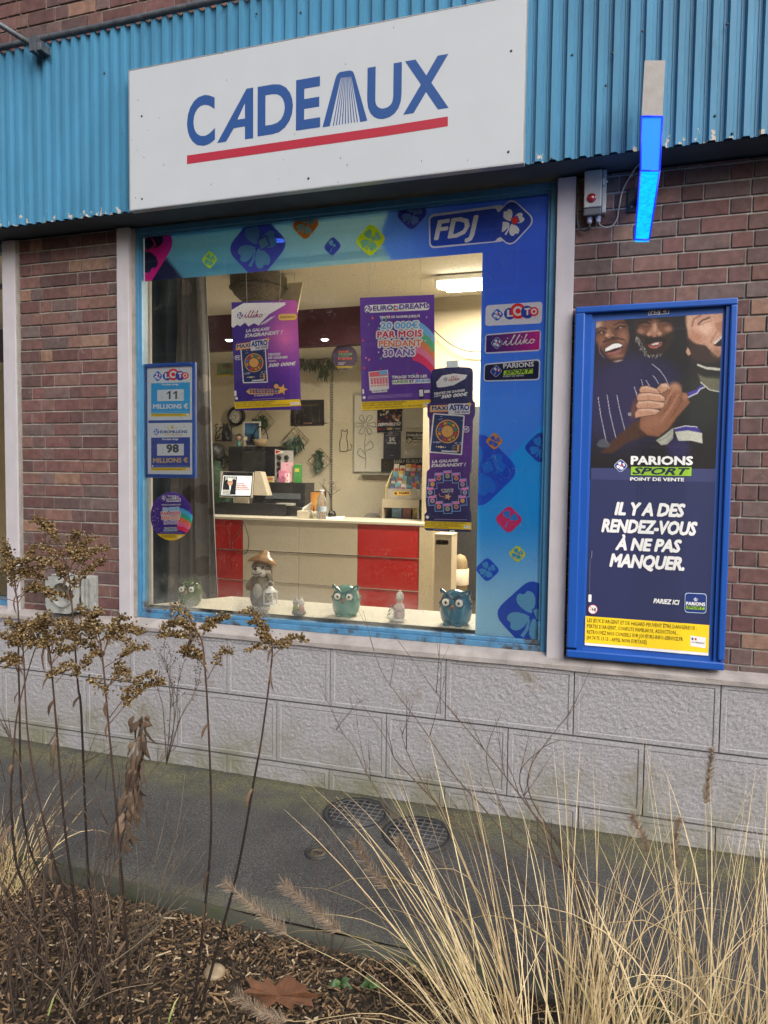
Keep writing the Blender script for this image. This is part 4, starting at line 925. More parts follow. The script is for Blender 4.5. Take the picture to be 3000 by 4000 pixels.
def frame_jackpot():
    Y = .075; c = P(667, 1650, Y); root = thing('jackpot_frame', 'blue framed double notice with numbers 11 and 98 hung inside the window', 'notice frame', (c.x, Y, c.z))
    q = [(562, 1423), (768, 1414), (768, 1866), (566, 1868)]
    a = Art(Y); a.poly([(568, 1430), (762, 1420), (762, 1860), (572, 1862)], (226, 232, 236)); a.up()
    a.zoom(500, 1350, .4822); lay = a.lay
    loto(a, (198, 286), (484, 280), 1); a.lay = lay
    a.poly([(188, 306), (503, 297), (503, 548), (188, 550)], (52, 166, 226)); a.poly([(188, 552), (503, 550), (503, 572), (188, 575)], YEL); a.up()
    a.text('Prochain tirage', (277, 323), (410, 320), 15, WHITE, .045); a.poly([(238, 360), (453, 352), (453, 447), (238, 451)], (236, 240, 244)); a.up(); [a.poly([(x, 434), (x, 384), (x - 18, 396), (x - 18, 386), (x + 4, 368), (x + 14, 368), (x + 14, 434)], (64, 68, 74)) for x in (332, 384)]; a.line([(275, 372), (275, 434)], 2, (150, 160, 170)); a.lay -= 1
    a.text('MILLIONS €', (206, 513), (486, 510), 38, WHITE, .04); a.line([(196, 540), (490, 534)], 2, (200, 225, 240)); a.line([(195, 562), (440, 560)], 3, (90, 80, 40)); a.poly([(472, 554), (498, 553), (498, 568), (472, 569)], WHITE)
    a.lay = lay; a.poly([(165, 606), (520, 602), (520, 624), (165, 628)], (38, 72, 150)); 
    for x, y, r in ((358, 662, 22), (327, 650, 8), (312, 664, 6), (327, 670, 9), (295, 660, 5)): star(a, (x, y), r, (196, 166, 92))
    a.clover((231, 700), 25, (34, 84, 170), WHITE, (34, 84, 170)); a.lay = lay; a.text('EUROMILLIONS', (262, 711), (478, 709), 23, (32, 58, 126), .035); a.text('MY MILLION', (300, 732), (438, 730), 15, (176, 148, 84), .02)
    a.poly([(188, 746), (503, 742), (503, 986), (188, 988)], (52, 70, 146)); a.poly([(188, 990), (503, 988), (503, 1012), (188, 1012)], YEL); a.up()
    a.text('Prochain tirage', (279, 766), (408, 764), 15, WHITE, .045); a.poly([(236, 797), (453, 795), (453, 890), (237, 892)], (236, 240, 244)); a.up(); a.text('98', (316, 868), (410, 866), 66, (64, 68, 74), .045); a.line([(283, 812), (283, 880)], 2, (150, 160, 170)); a.lay -= 1
    a.text('MILLIONS €', (206, 950), (484, 947), 38, (186, 158, 98), .04); a.line([(212, 976), (494, 976)], 2.5, (150, 160, 200)); a.line([(192, 1000), (440, 1002)], 3, (90, 80, 40)); a.poly([(474, 993), (498, 993), (498, 1008), (474, 1008)], WHITE); a.circle((200, 975), 7, WHITE, 10)
    a.build('notice_sheet', PRINT, root)
    xs = sorted([P(*p, Y).x for p in q]); zs = sorted([P(*p, Y).z for p in q]); x0, x1 = sum(xs[:2]) / 2, sum(xs[2:]) / 2; z0, z1 = sum(zs[:2]) / 2, sum(zs[2:]) / 2
    mb = MB(); t = .022
    def rail(p, q_):
        pass
    for (a0, a1) in (((x0, z0), (x0 + t, z1)), ((x1 - t, z0), (x1, z1)), ((x0 + t, z0), (x1 - t, z0 + t)), ((x0 + t, z1 - t), (x1 - t, z1))):
        mb.box((a0[0], Y - .016, a0[1]), (a1[0], Y + .006, a1[1]), bev=.005)
    mb.build('frame', mat('blue_plastic_frame', (.018, .085, .42), .3, var=.04, coat=.2), root)
    mb = MB(); mb.box((x0 + .004, Y + .0005, z0 + .004), (x1 - .004, Y + .005, z1 - .004)); mb.build('backing', mat('backing_board', (.2, .2, .22), .8), root)
frame_jackpot()

def sticker_round(a):
    a.zoom(500, 1350, .4822); c, rx, ry = (353, 1382), 170, 196
    circ = [(c[0] + rx * math.cos(2 * math.pi * i / 48), c[1] + ry * math.sin(2 * math.pi * i / 48)) for i in range(48)]
    a.poly(circ, (66, 42, 128)); a.up(); cl = lambda p, cc: (lambda r: a.poly(r, cc) if len(r) > 2 else None)(clip_convex(p, circ))
    for y0, c_ in ((1312, (80, 186, 236)), (1350, (50, 160, 130)), (1388, (236, 130, 90)), (1424, (236, 120, 170)), (1456, (216, 40, 90))):
        up = [(400 + 14 * i, y0 + .0042 * (14 * i) ** 2) for i in range(11)]
        for k in range(10): cl([up[k], up[k + 1], (up[k + 1][0], up[k + 1][1] + 38), (up[k][0], up[k][1] + 38)], c_)
    cl([(180, 1524), (530, 1530), (530, 1600), (180, 1600)], YEL); a.up(); R = random.Random(5)
    for i in range(40): x, y = R.uniform(195, 270), R.uniform(1290, 1500); a.circle((x, y), R.uniform(2, 4), R.choice([(206, 190, 226), (110, 176, 226), (226, 120, 120)]), 6)
    a.clover((291, 1234), 22, (66, 42, 128), WHITE, (200, 40, 60), ring=(225, 225, 235)); a.up(4)
    a.rrect([(308, 1214), (388, 1212), (430, 1240), (430, 1266), (312, 1268)][:4], 8, WHITE); a.poly([(310, 1238), (430, 1236), (430, 1264), (312, 1266)], WHITE); a.up(); a.text('EURO', (314, 1236), (384, 1234), 20, (60, 46, 120), .03); a.text('DREAMS', (315, 1260), (426, 1258), 20, (60, 46, 120), .03)
    for k in range(6): t = k * math.pi / 3; a.circle((402 + 8 * math.cos(t), 1225 + 8 * math.sin(t)), 5, [(110, 176, 226), (226, 120, 66), (206, 52, 96), (84, 160, 118), (112, 74, 160), (232, 130, 170)][k], 7)
    a.text("TENTEZ DE GAGNER JUSQU'À", (274, 1296), (430, 1294), 12, WHITE, .05, res=1)
    class FF:
        s = .62
        def __call__(s, p): return (287 + (p[0] - 398) * .535 , 1340 + (p[1] - 890) * .60)
    a.up(); dream_text(a, FF()); a.up(2)
    a.text('TIRAGE TOUS LES', (296, 1484), (398, 1482), 12, WHITE, .06, res=1); a.rrect([(290, 1488), (404, 1486), (404, 1502), (290, 1504)], 4, (190, 225, 240)); a.up(); a.text('LUNDIS ET JEUDIS', (294, 1500), (400, 1498), 10, (74, 110, 130), .05, res=1)
    for y in (1513, 1519): a.line([(262, y), (440, y)], 2, (150, 130, 190))
    for y in (1538, 1545, 1552): a.line([(276, y), (390, y)], 2.4, (110, 96, 40))
    a.poly([(408, 1540), (428, 1540), (428, 1554), (408, 1554)], WHITE)
def clip_convex(p, poly):
    p = [tuple(t) for t in p]
    for a, b in zip(poly, poly[1:] + poly[:1]):
        out = []; s = lambda q: (b[0] - a[0]) * (q[1] - a[1]) - (b[1] - a[1]) * (q[0] - a[0])
        for u, v in zip(p, p[1:] + p[:1]):
            iu, iv = s(u) >= 0, s(v) >= 0
            if iu: out.append(u)
            if iu != iv: t = s(u) / (s(u) - s(v)); out.append((u[0] + (v[0] - u[0]) * t, u[1] + (v[1] - u[1]) * t))
        p = out
        if not p: break
    return p
sheet('window_sticker', .056, sticker_round, 'round purple sticker with rainbow and yellow foot low on the glass', 'sticker', corner=(670, 2016))
# ------------------------------------------------------------------ poster case on the right wall
def poster_case():
    Y = -.062; x0, x1, z0, z1 = -.192, .500, .845, 2.506
    root = thing('poster_case', 'tall blue wall case with dark poster of three laughing men', 'poster case', (x0, Y, z0))
    BLUE = mat('case_blue', (.012, .085, .40), .33, var=.05, vs=6, coat=.15, bump=.0003, bs=40)
    t = .046; mb = MB()
    for a, b_ in (((x0, z0 + t), (x0 + t, z1 - .03)), ((x1 - t * .62, z0 + t), (x1, z1 - .03)), ((x0, z0), (x1, z0 + t * .8)), ((x0, z1 - .03), (x1, z1))): mb.box((a[0], Y - .012, a[1]), (b_[0], -.004, b_[1]), bev=.006)
    mb.box((x0 + t, Y + .004, z0 + t * .8), (x0 + t + .030, -.006, z1 - .03)); mb.box((x1 - t * .62 - .016, Y + .004, z0 + t * .8), (x1 - t * .62, -.006, z1 - .03))
    mb.build('frame', BLUE, root)
    mb = MB(); mb.box((x0 + t + .03, Y + .020, z0 + .03), (x1 - t * .62 - .016, -.004, z1 - .028)); mb.build('backing', mat('case_back_blue', (.014, .09, .40), .5, var=.05), root)
    # poster sheet: painted photograph above, lettering below
    yp = Y + .018; a = Art(yp); Zc = (2180, 1130, .4943); a.zoom(*Zc)
    TL, TR, BL_, BR_ = (300, 250), (1303, 190), (248, 1640), (1236, 1640)
    TL, TR = (300, 252), (1303, 190)
    nu, nv = 190, 240
    U, V = np.meshgrid(np.linspace(0, 1, nu + 1), np.linspace(0, 1, nv + 1)); U, V = U.ravel(), V.ravel()
    bl, br = (251, 1500), (1239, 1512)
    px = (TL[0] * (1 - U) + TR[0] * U) * (1 - V) + (bl[0] * (1 - U) + br[0] * U) * V
    py = (TL[1] * (1 - U) + TR[1] * U) * (1 - V) + (bl[1] * (1 - U) + br[1] * U) * V
    wob = (vnoise(px / 22, py / 22, 3) - .5) * 16; wob2 = (vnoise(px / 22 + 40, py / 22 + 9, 3) - .5) * 16
    R = random.Random(11); D = lambda *p: [(x, y + 476) for x, y in p]
    L = [('e', 200, 640, 330, 300, 0, (50, 46, 86), .5, .9), ('e', 420, 460, 200, 130, 10, (46, 42, 84), .5, .8), ('e', 760, 640, 190, 190, 0, (40, 46, 44), .4, .9),
         # left man: head, features, open smile
         ('p', [(28, 95), (60, 66), (130, 60), (225, 58), (258, 110), (262, 200), (246, 285), (215, 342), (180, 360), (140, 350), (95, 305), (58, 250), (32, 200)], (106, 70, 56), 9, 1), ('e', 50, 96, 30, 22, -20, (206, 180, 168), .8, .8), ('e', 130, 90, 60, 26, 0, (138, 96, 78), .8, .8), ('e', 70, 205, 30, 30, 0, (140, 94, 76), .8, .9), ('e', 222, 185, 32, 44, 0, (152, 106, 86), .8, .9), ('e', 120, 160, 20, 34, 10, (160, 114, 94), .7, .9), ('e', 112, 170, 12, 10, 0, (204, 160, 138), .7, .9), ('e', 146, 172, 12, 9, 0, (176, 130, 108), .7, .8), ('e', 104, 190, 10, 5, 0, (40, 24, 22), .5, 1), ('e', 150, 184, 10, 5, 0, (40, 24, 22), .5, 1),
         ('s', [(35, 158), (62, 146), (98, 152)], 9, (34, 22, 22), .7, 1), ('s', [(170, 130), (200, 110), (242, 110)], 10, (34, 22, 22), .7, 1), ('e', 72, 151, 6, 3, 0, (220, 214, 208), .5, .8), ('e', 205, 116, 7, 3, 0, (220, 214, 208), .5, .8), ('s', [(30, 130), (66, 114), (108, 124)], 8, (44, 30, 28), .9, .9), ('s', [(158, 98), (200, 78), (248, 82)], 9, (44, 30, 28), .9, .9), ('s', [(70, 225), (52, 250), (62, 295), (90, 325)], 7, (150, 116, 100), .9, .6), ('s', [(84, 218), (120, 202), (180, 190), (228, 200)], 13, (54, 36, 32), .7, .9), ('s', [(235, 210), (246, 250), (236, 290)], 6, (60, 40, 34), .9, .8),
         ('p', [(90, 288), (96, 258), (150, 227), (190, 220), (224, 238), (216, 262), (160, 288), (110, 296)], (38, 14, 16), 3, 1), ('p', [(96, 284), (99, 262), (150, 232), (190, 226), (220, 240), (205, 252), (170, 260), (125, 276)], (244, 242, 240), 2.5, 1), ('p', [(108, 294), (160, 284), (214, 260), (206, 286), (160, 306), (120, 306)], (156, 98, 96), 5, .95), ('e', 180, 318, 40, 14, -10, (156, 112, 94), .8, .8), ('e', 150, 345, 60, 16, -8, (50, 36, 34), .8, .7), ('e', 188, 350, 26, 5, -10, (186, 166, 156), .8, .8),
         # bearded man in the middle
         ('p', [(300, 62), (400, 44), (560, 42), (592, 120), (572, 200), (545, 262), (500, 312), (430, 324), (370, 302), (330, 232), (308, 150)], (54, 40, 38), 10, 1), ('p', [(335, 105), (400, 72), (440, 56), (490, 70), (555, 92), (558, 140), (500, 172), (470, 180), (400, 178), (345, 152)], (120, 80, 64), 14, 1), ('e', 348, 142, 22, 16, 20, (166, 118, 96), .8, .9), ('e', 540, 126, 24, 18, -10, (172, 122, 98), .8, .9), ('p', [(430, 88), (456, 88), (470, 130), (496, 154), (490, 172), (442, 184), (392, 172), (392, 155), (416, 130)], (176, 128, 104), 8, 1), ('e', 446, 115, 9, 28, 0, (214, 170, 146), .8, .9), ('e', 403, 162, 12, 9, 0, (206, 160, 136), .7, .9), ('e', 480, 156, 12, 9, 0, (206, 160, 136), .7, .9), ('e', 420, 176, 9, 5, 0, (44, 28, 26), .6, .9), ('e', 462, 174, 9, 5, 0, (44, 28, 26), .6, .9),
         ('s', [(338, 84), (374, 74), (412, 88)], 11, (34, 24, 24), .8, 1), ('s', [(480, 76), (520, 64), (562, 78)], 11, (34, 24, 24), .8, 1), ('s', [(345, 104), (380, 112), (412, 102)], 5, (74, 48, 42), .9, .9), ('s', [(488, 96), (520, 100), (552, 92)], 5, (74, 48, 42), .9, .9), ('s', [(330, 62), (375, 52), (420, 66)], 9, (34, 28, 28), .9, .9), ('s', [(470, 56), (520, 44), (570, 56)], 9, (34, 28, 28), .9, .9), ('p', [(376, 200), (420, 185), (480, 182), (526, 194), (526, 218), (470, 206), (430, 213), (392, 230)], (38, 32, 32), 5, 1), ('p', [(398, 240), (440, 221), (497, 216), (492, 240), (452, 264), (414, 260)], (178, 100, 94), 4, 1), ('p', [(410, 241), (450, 225), (488, 222), (472, 240), (430, 248)], (38, 16, 18), 3, 1), ('p', [(418, 237), (450, 223), (478, 221), (470, 233), (430, 241)], (226, 220, 212), 2, 1)]
    for i in range(90):
        t = R.random(); q = [(318, 180), (340, 215), (362, 262), (388, 300), (430, 314), (490, 298)]; k = min(4, int(t * 5)); f = t * 5 - k; x = q[k][0] + (q[k + 1][0] - q[k][0]) * f + R.gauss(0, 9); y = q[k][1] + (q[k + 1][1] - q[k][1]) * f + R.gauss(0, 7); v = R.randint(110, 205); L.append(('s', [(x, y), (x + R.gauss(0, 5), y + R.uniform(6, 16))], 2.6, (v, v - 3, v - 6), .6, .75))
    L += [  # fair man on the right, cut by the edge
         ('p', [(668, 28), (760, 10), (930, 8), (930, 300), (890, 322), (850, 292), (800, 242), (720, 226), (682, 182), (668, 100)], (208, 160, 136), 9, 1), ('e', 700, 60, 30, 50, 0, (228, 186, 164), .8, .7), ('e', 795, 125, 55, 40, -30, (234, 194, 172), .8, .9), ('e', 740, 180, 50, 40, 20, (178, 124, 100), .8, .8), ('s', [(706, 104), (718, 58), (768, 28)], 14, (134, 94, 76), .9, .9), ('s', [(750, 94), (780, 64), (830, 46)], 12, (86, 58, 50), .7, 1), ('s', [(762, 98), (800, 82), (840, 70)], 5, (150, 106, 88), .9, .9), ('p', [(866, 84), (930, 66), (930, 156), (884, 142)], (182, 126, 104), 9, .9), ('s', [(880, 146), (860, 180), (838, 220)], 8, (150, 104, 84), .9, .8), ('p', [(856, 238), (918, 176), (930, 180), (930, 250), (876, 248)], (42, 16, 18), 3, 1), ('p', [(846, 242), (880, 251), (930, 248), (920, 266), (868, 264)], (200, 146, 134), 5, .95), ('p', [(690, 205), (740, 232), (800, 243), (850, 292), (890, 326), (925, 300), (920, 350), (800, 366), (700, 336), (662, 272)], (60, 44, 40), 13, 1), ('e', 880, 290, 36, 26, 30, (156, 112, 88), .8, .8), ('p', [(664, 287), (675, 256), (690, 274), (698, 300), (680, 313)], (208, 158, 132), 3, 1)]
    for x, y in ((868, 224), (880, 213), (893, 201), (906, 189), (918, 178)): L.append(('e', x, y, 7.5, 8, -40, (242, 238, 232), .3, 1))
    for i in range(60): x = R.uniform(690, 850); y = 215 + R.uniform(-40, 30) + (x - 690) * .25; L.append(('s', [(x, y), (x + 3, y + 8)], 2, (90, 62, 50), .7, .6))
    L += [('p', [(745, 370), (800, 391), (910, 402), (908, 419), (810, 409), (742, 382)], (206, 206, 192), 3, 1), ('p', [(748, 440), (800, 468), (905, 474), (905, 566), (820, 548), (770, 505)], (112, 112, 90), 8, .95), ('s', [(755, 446), (800, 462), (900, 458)], 8, (60, 62, 54), .7, .9), ('s', [(768, 500), (830, 552), (905, 568)], 6, (220, 220, 210), .4, 1), ('p', D((680, 96), (740, 72), (770, 42), (784, 56), (745, 104), (676, 132)), (78, 66, 168), 4, 1), ('s', D((678, 130), (742, 100), (760, 74), (800, 54)), 6, (232, 232, 236), .4, 1)]
    for p in ([(428, 373), (480, 415), (520, 470), (542, 520)], [(432, 455), (455, 480), (472, 512)], [(348, 478), (364, 528)], [(385, 488), (412, 532)], D((48, 130), (65, 250), (105, 445)), D((110, 112), (130, 240), (172, 415)), D((178, 112), (200, 220), (235, 360)), D((302, 58), (322, 122))): L.append(('s', p, 3.6, (206, 208, 228), .4, .95))
    L += [('p', D((300, 300), (420, 250), (540, 200), (640, 110), (680, 165), (640, 230), (560, 340), (470, 408), (380, 400), (250, 450), (150, 520), (60, 520), (150, 430)), (78, 52, 42), 10, 1), ('p', D((490, 110), (550, 45), (600, 38), (632, 70), (637, 95), (672, 102), (677, 140), (690, 166), (650, 210), (600, 265), (540, 350), (470, 404), (390, 392), (340, 345), (346, 270), (460, 240), (515, 190)), (152, 102, 78), 6, 1), ('e', 590, 532, 34, 26, 20, (194, 144, 118), .8, .9), ('e', 650, 600, 22, 18, 20, (180, 128, 102), .8, .9), ('s', D((610, 110), (560, 200), (490, 300)), 16, (184, 134, 108), .9, .8), ('s', D((580, 70), (540, 130), (520, 170)), 14, (186, 136, 110), .9, .8), ('s', D((640, 110), (620, 180), (560, 270)), 7, (112, 72, 56), .9, .8), ('s', D((560, 120), (530, 210), (450, 290)), 6, (116, 76, 58), .9, .7), ('e', 430, 780, 70, 40, -20, (172, 122, 98), .8, .7), ('s', D((632, 96), (620, 130), (640, 160)), 5, (104, 66, 52), .8, .8), ('e', 300, 690, 20, 60, 10, (110, 72, 58), .7, .9)]
    for q in ([(455, 75), (490, 35), (520, 30), (538, 55), (530, 80), (500, 95), (490, 105)], [(337, 78), (350, 55), (390, 50), (450, 70), (480, 90), (475, 107), (440, 102), (390, 97), (345, 97)], [(320, 130), (335, 103), (400, 98), (480, 109), (515, 130), (515, 155), (480, 157), (400, 151), (325, 153)], [(314, 186), (330, 158), (400, 153), (500, 165), (516, 186), (500, 207), (430, 207), (325, 207)], [(308, 238), (330, 210), (400, 207), (465, 216), (471, 236), (450, 251), (380, 259), (308, 272)]):
        q = D(*q); L += [('s', q + [q[0]], 9, (86, 52, 42), .6, .95), ('p', q, (206, 156, 130), 3.5, 1), ('s', [(x + 6, y + 9) for x, y in q[1:4]], 12, (236, 198, 176), .9, .8)]
    for x, y in ((497, 607), (490, 661), (440, 699), (514, 528)): L.append(('e', x, y, 13, 10, 10, (230, 190, 172), .4, .8))
    for x, y in ((395, 600), (390, 655), (385, 705)): L.append(('s', [(x, y - 14), (x + 4, y + 16)], 4, (166, 116, 94), .9, .7))
    L += [('p', D((455, 432), (500, 402), (576, 344), (572, 420), (530, 460), (490, 464)), (186, 188, 176), 4, 1), ('s', D((470, 434), (520, 415), (566, 370)), 8, (140, 142, 132), .9, .8), ('e', 610, 960, 74, 70, 0, (54, 48, 98), .5, .9), ('p', D((584, 350), (640, 330), (745, 337), (772, 380), (680, 362), (588, 371)), (68, 60, 152), 3, 1), ('p', D((588, 372), (680, 361), (776, 381), (779, 452), (700, 433), (610, 433)), (208, 210, 196), 3, 1), ('s', D((584, 348), (660, 331), (742, 337)), 5, (230, 230, 236), .4, 1), ('e', 269, 724, 11, 11, 0, (190, 194, 204), .3, 1), ('e', 269, 724, 6, 6, 0, (70, 70, 90), .3, 1), ('p', D((35, 464), (60, 426), (100, 420), (134, 462), (120, 480), (60, 480)), (92, 98, 106), 4, .8)]
    ax_, ay_ = (2180 + px * .4943 - 2310) / .5567, (1130 + py * .4943 - 1215) / .5567
    cols = paint(np.stack([ax_ + wob * .15, ay_ + wob2 * .15], 1), L, (34, 32, 37))
    cols *= .76 * (.80 + .4 * np.random.RandomState(1).rand(len(px)))[:, None]
    o0 = len(a.v); vs = [a.w((x, y)) for x, y in zip(px, py)]; n1 = nu + 1
    a.add(vs, [(j * n1 + i, j * n1 + i + 1, (j + 1) * n1 + i + 1, (j + 1) * n1 + i) for j in range(nv) for i in range(nu)], smooth=True)
    for i in range(len(vs)): a.c[o0 + i] = (*cols[i], 1)
    a.zoom(2180, 1750, .4943)
    a.poly([(262, 158), (1247, 170), (1187, 1640), (212, 1555)], (46, 52, 92)); a.lay += 1
    a.poly([(262, 158), (1247, 165), (1243, 270), (258, 248)], (60, 66, 110)); a.up()
    a.clover((495, 140), 52, (36, 76, 160), WHITE, (200, 40, 50), ring=WHITE); a.up(5)
    a.text('PARIONS', (578, 132), (1060, 136), 68, WHITE, .045); a.poly([(577, 148), (1055, 152), (1052, 222), (574, 214)], (150, 196, 56)); a.up()
    a.text('SPORT', (590, 207), (1036, 214), 54, (30, 38, 70), .035, .3); a.text('POINT DE VENTE', (571, 258), (994, 264), 27, WHITE, .035)
    for s_, p, q, h in (('IL Y A DES', (450, 530), (996, 548), 104), ('RENDEZ-VOUS', (346, 664), (1092, 694), 106), ('À NE PAS', (456, 806), (968, 828), 100), ('MANQUER.', (410, 938), (992, 970), 106)): a.text(s_, p, q, h, (236, 236, 238), .052, .22, .97)
    a.text('PARIEZ ICI', (754, 1226), (956, 1240), 38, WHITE, .045, .22)
    a.rrect([(1002, 1142), (1174, 1150), (1170, 1308), (998, 1298)], 26, (190, 210, 240)); a.up(); a.rrect([(1006, 1147), (1170, 1155), (1166, 1303), (1002, 1293)], 24, (34, 56, 122)); a.up()
    a.clover((1086, 1196), 20, (36, 76, 160), WHITE, (200, 40, 50), ring=WHITE); a.up(4); a.text('PARIONS', (1012, 1240), (1160, 1248), 27, WHITE, .04); a.poly([(1012, 1246), (1158, 1254), (1156, 1278), (1010, 1270)], (150, 196, 56)); a.up(); a.text('SPORT', (1018, 1266), (1152, 1274), 18, (30, 38, 70), .03, .3); a.lay -= 4
    a.circle((275, 1274), 38, (200, 60, 60)); a.up(); a.circle((275, 1274), 33, WHITE); a.up(); a.text('-18', (252, 1284), (298, 1288), 24, (40, 44, 70), .03); a.line([(252, 1252), (300, 1296)], 4, (200, 60, 60)); a.lay -= 2
    a.rrect([(241, 1155), (266, 1158), (262, 1217), (239, 1215)], 8, WHITE); a.line([(254, 870), (248, 1145)], 2.5, (120, 126, 150)); a.line([(268, 812), (264, 870)], 6, (120, 126, 150))
    a.poly([(216, 1326), (1194, 1398), (1187, 1640), (210, 1556)], WHITE); a.up()
    warn(a, [(218, 1326), (1194, 1398), (1188, 1618), (212, 1536)])
    a.zoom(2180, 1130, .4943); a.lay = 0
    a.poly([(722, 148), (884, 139), (874, 194), (710, 206)], (220, 226, 240)); a.up(); a.poly([(727, 153), (878, 144), (869, 190), (716, 201)], (22, 32, 92)); a.up(); a.text('FDJ', (730, 194), (812, 188), 30, WHITE, .03, .22); a.clover((844, 170), 26, (22, 32, 92), WHITE, (200, 40, 50), solid=False)
    a.build('poster', PRINT, root)
    g = MB(); yg = Y + .006; g.add([(x0 + t, yg, z0 + .03), (x1 - t * .6, yg, z0 + .03), (x1 - t * .6, yg, z1 - .028), (x0 + t, yg, z1 - .028)], [(0, 1, 2, 3)])
    g.build('pane', glass_mat('case_glazing', False), root)
poster_case()

# ------------------------------------------------------------------ lit blade sign and its switch box
def blade_sign():
    c = P(2500, 700, -.1); root = thing('blade_sign', 'narrow projecting sign glowing bright blue below a bare metal cap', 'lit sign', (c.x, -.1, c.z))
    def lev(y, xl, xr, Y): return P(xl, y, Y), P(xr, y, Y)
    a = lev(236, 2518, 2599, -.42); b_ = lev(456, 2506, 2588, -.42); c_ = lev(668, 2502, 2577, -.42); d_ = lev(937, 2479, 2536, -.30)
    bk = Vector((.012, .22, -.02))
    def panel(A, Bq, name, m, yb0, yb1):
        mb = MB(); q = [A[0], A[1], Bq[1], Bq[0]]; k = [Vector((p.x * .985 + .002, y, p.z)) for p, y in zip(q, (yb0, yb0, yb1, yb1))]
        mb.add(q + k, [(0, 1, 2, 3), (4, 7, 6, 5), (0, 4, 5, 1), (3, 2, 6, 7), (0, 3, 7, 4), (1, 5, 6, 2)]); return mb.build(name, m, root)
    panel(a, b_, 'metal_cap', mat('brushed_steel', (.33, .315, .305), .38, metal=.55, var=.12, vs=18, bump=.0005, bs=80), -.36, -.36)
    E = mat('lit_blue_acrylic', (.004, .10, .3), .3, emit=(.002, .22, .80), es=.62, var=.05); E2 = mat('lit_cyan_acrylic', (.004, .16, .35), .3, emit=(.002, .40, .95), es=.95, var=0)
    n = E2.node_tree; bb = n.nodes['Principled BSDF']; tc = nd(n, 'ShaderNodeTexCoord'); nz = nd(n, 'ShaderNodeTexNoise'); nz.inputs['Scale'].default_value = 60; nz.inputs['Detail'].default_value = 6; mp = nd(n, 'ShaderNodeMapping'); mp.inputs['Scale'].default_value = (1, 1, 2.2)
    n.links.new(tc.outputs['Object'], mp.inputs[0]); n.links.new(mp.outputs[0], nz.inputs['Vector']); mr = nd(n, 'ShaderNodeMapRange'); n.links.new(nz.outputs[0], mr.inputs[0]); mr.inputs[1].default_value = .3; mr.inputs[2].default_value = .6; mr.inputs[3].default_value = .55; mr.inputs[4].default_value = 1.05; n.links.new(mr.outputs[0], bb.inputs['Emission Strength'])
    panel(b_, c_, 'lit_panel', E, -.36, -.32); panel(c_, d_, 'lit_panel', E2, -.32, -.27)
    mb = MB(); r = .0035
    for p, q in ((b_[0], c_[0]), (b_[1], c_[1]), (c_[0], d_[0]), (c_[1], d_[1]), (d_[0], d_[1]), (b_[0], b_[1]), (c_[0], c_[1])): mb.tube([p + Vector((0, -.003, 0)), q + Vector((0, -.003, 0))], r, 6)
    mb.build('edge_strip', mat('lit_edge', (.01, .02, .4), .4, emit=(.012, .03, .85), es=.7), root)
    # wall plate and arm carrying the sign
    p0, p1 = P(2452, 735, -.008), P(2560, 820, -.008); mb = MB(); mb.box((p0.x, -.010, p1.z), (p1.x - .02, .0, p0.z), bev=.002); pl = mb.build('wall_plate', mat('dark_plate', (.02, .02, .024), .5, metal=.4), root)
    mb = MB(); mb.box((p0.x + .03, -.26, p1.z + .03), (p0.x + .06, -.01, p1.z + .06)); mb.build('arm', mat('dark_plate'), root)
    for q in ((2468, 688), (2466, 808)):
        s = P(*q, -.012); mb = MB(); mb.lathe([(.008, 0), (.008, .005), (.005, .008), (.005, .014)], (s.x, -.010, s.z), 6, ax=(0, -1, 0)); mb.build('bolt', mat('zinc_bolt', (.4, .4, .4), .4, metal=.8), pl)
    ll = bpy.data.lights.new('blade_sign_glow', 'POINT'); ll.energy = .2; ll.color = (.05, .3, 1); ll.shadow_soft_size = .04
    lo = bpy.data.objects.new('glow_lamp', ll); COL.objects.link(lo); lo.parent = root; lo.location = Vector((c_[0].x - .05, -.2, c_[0].z)) - root.location
blade_sign()
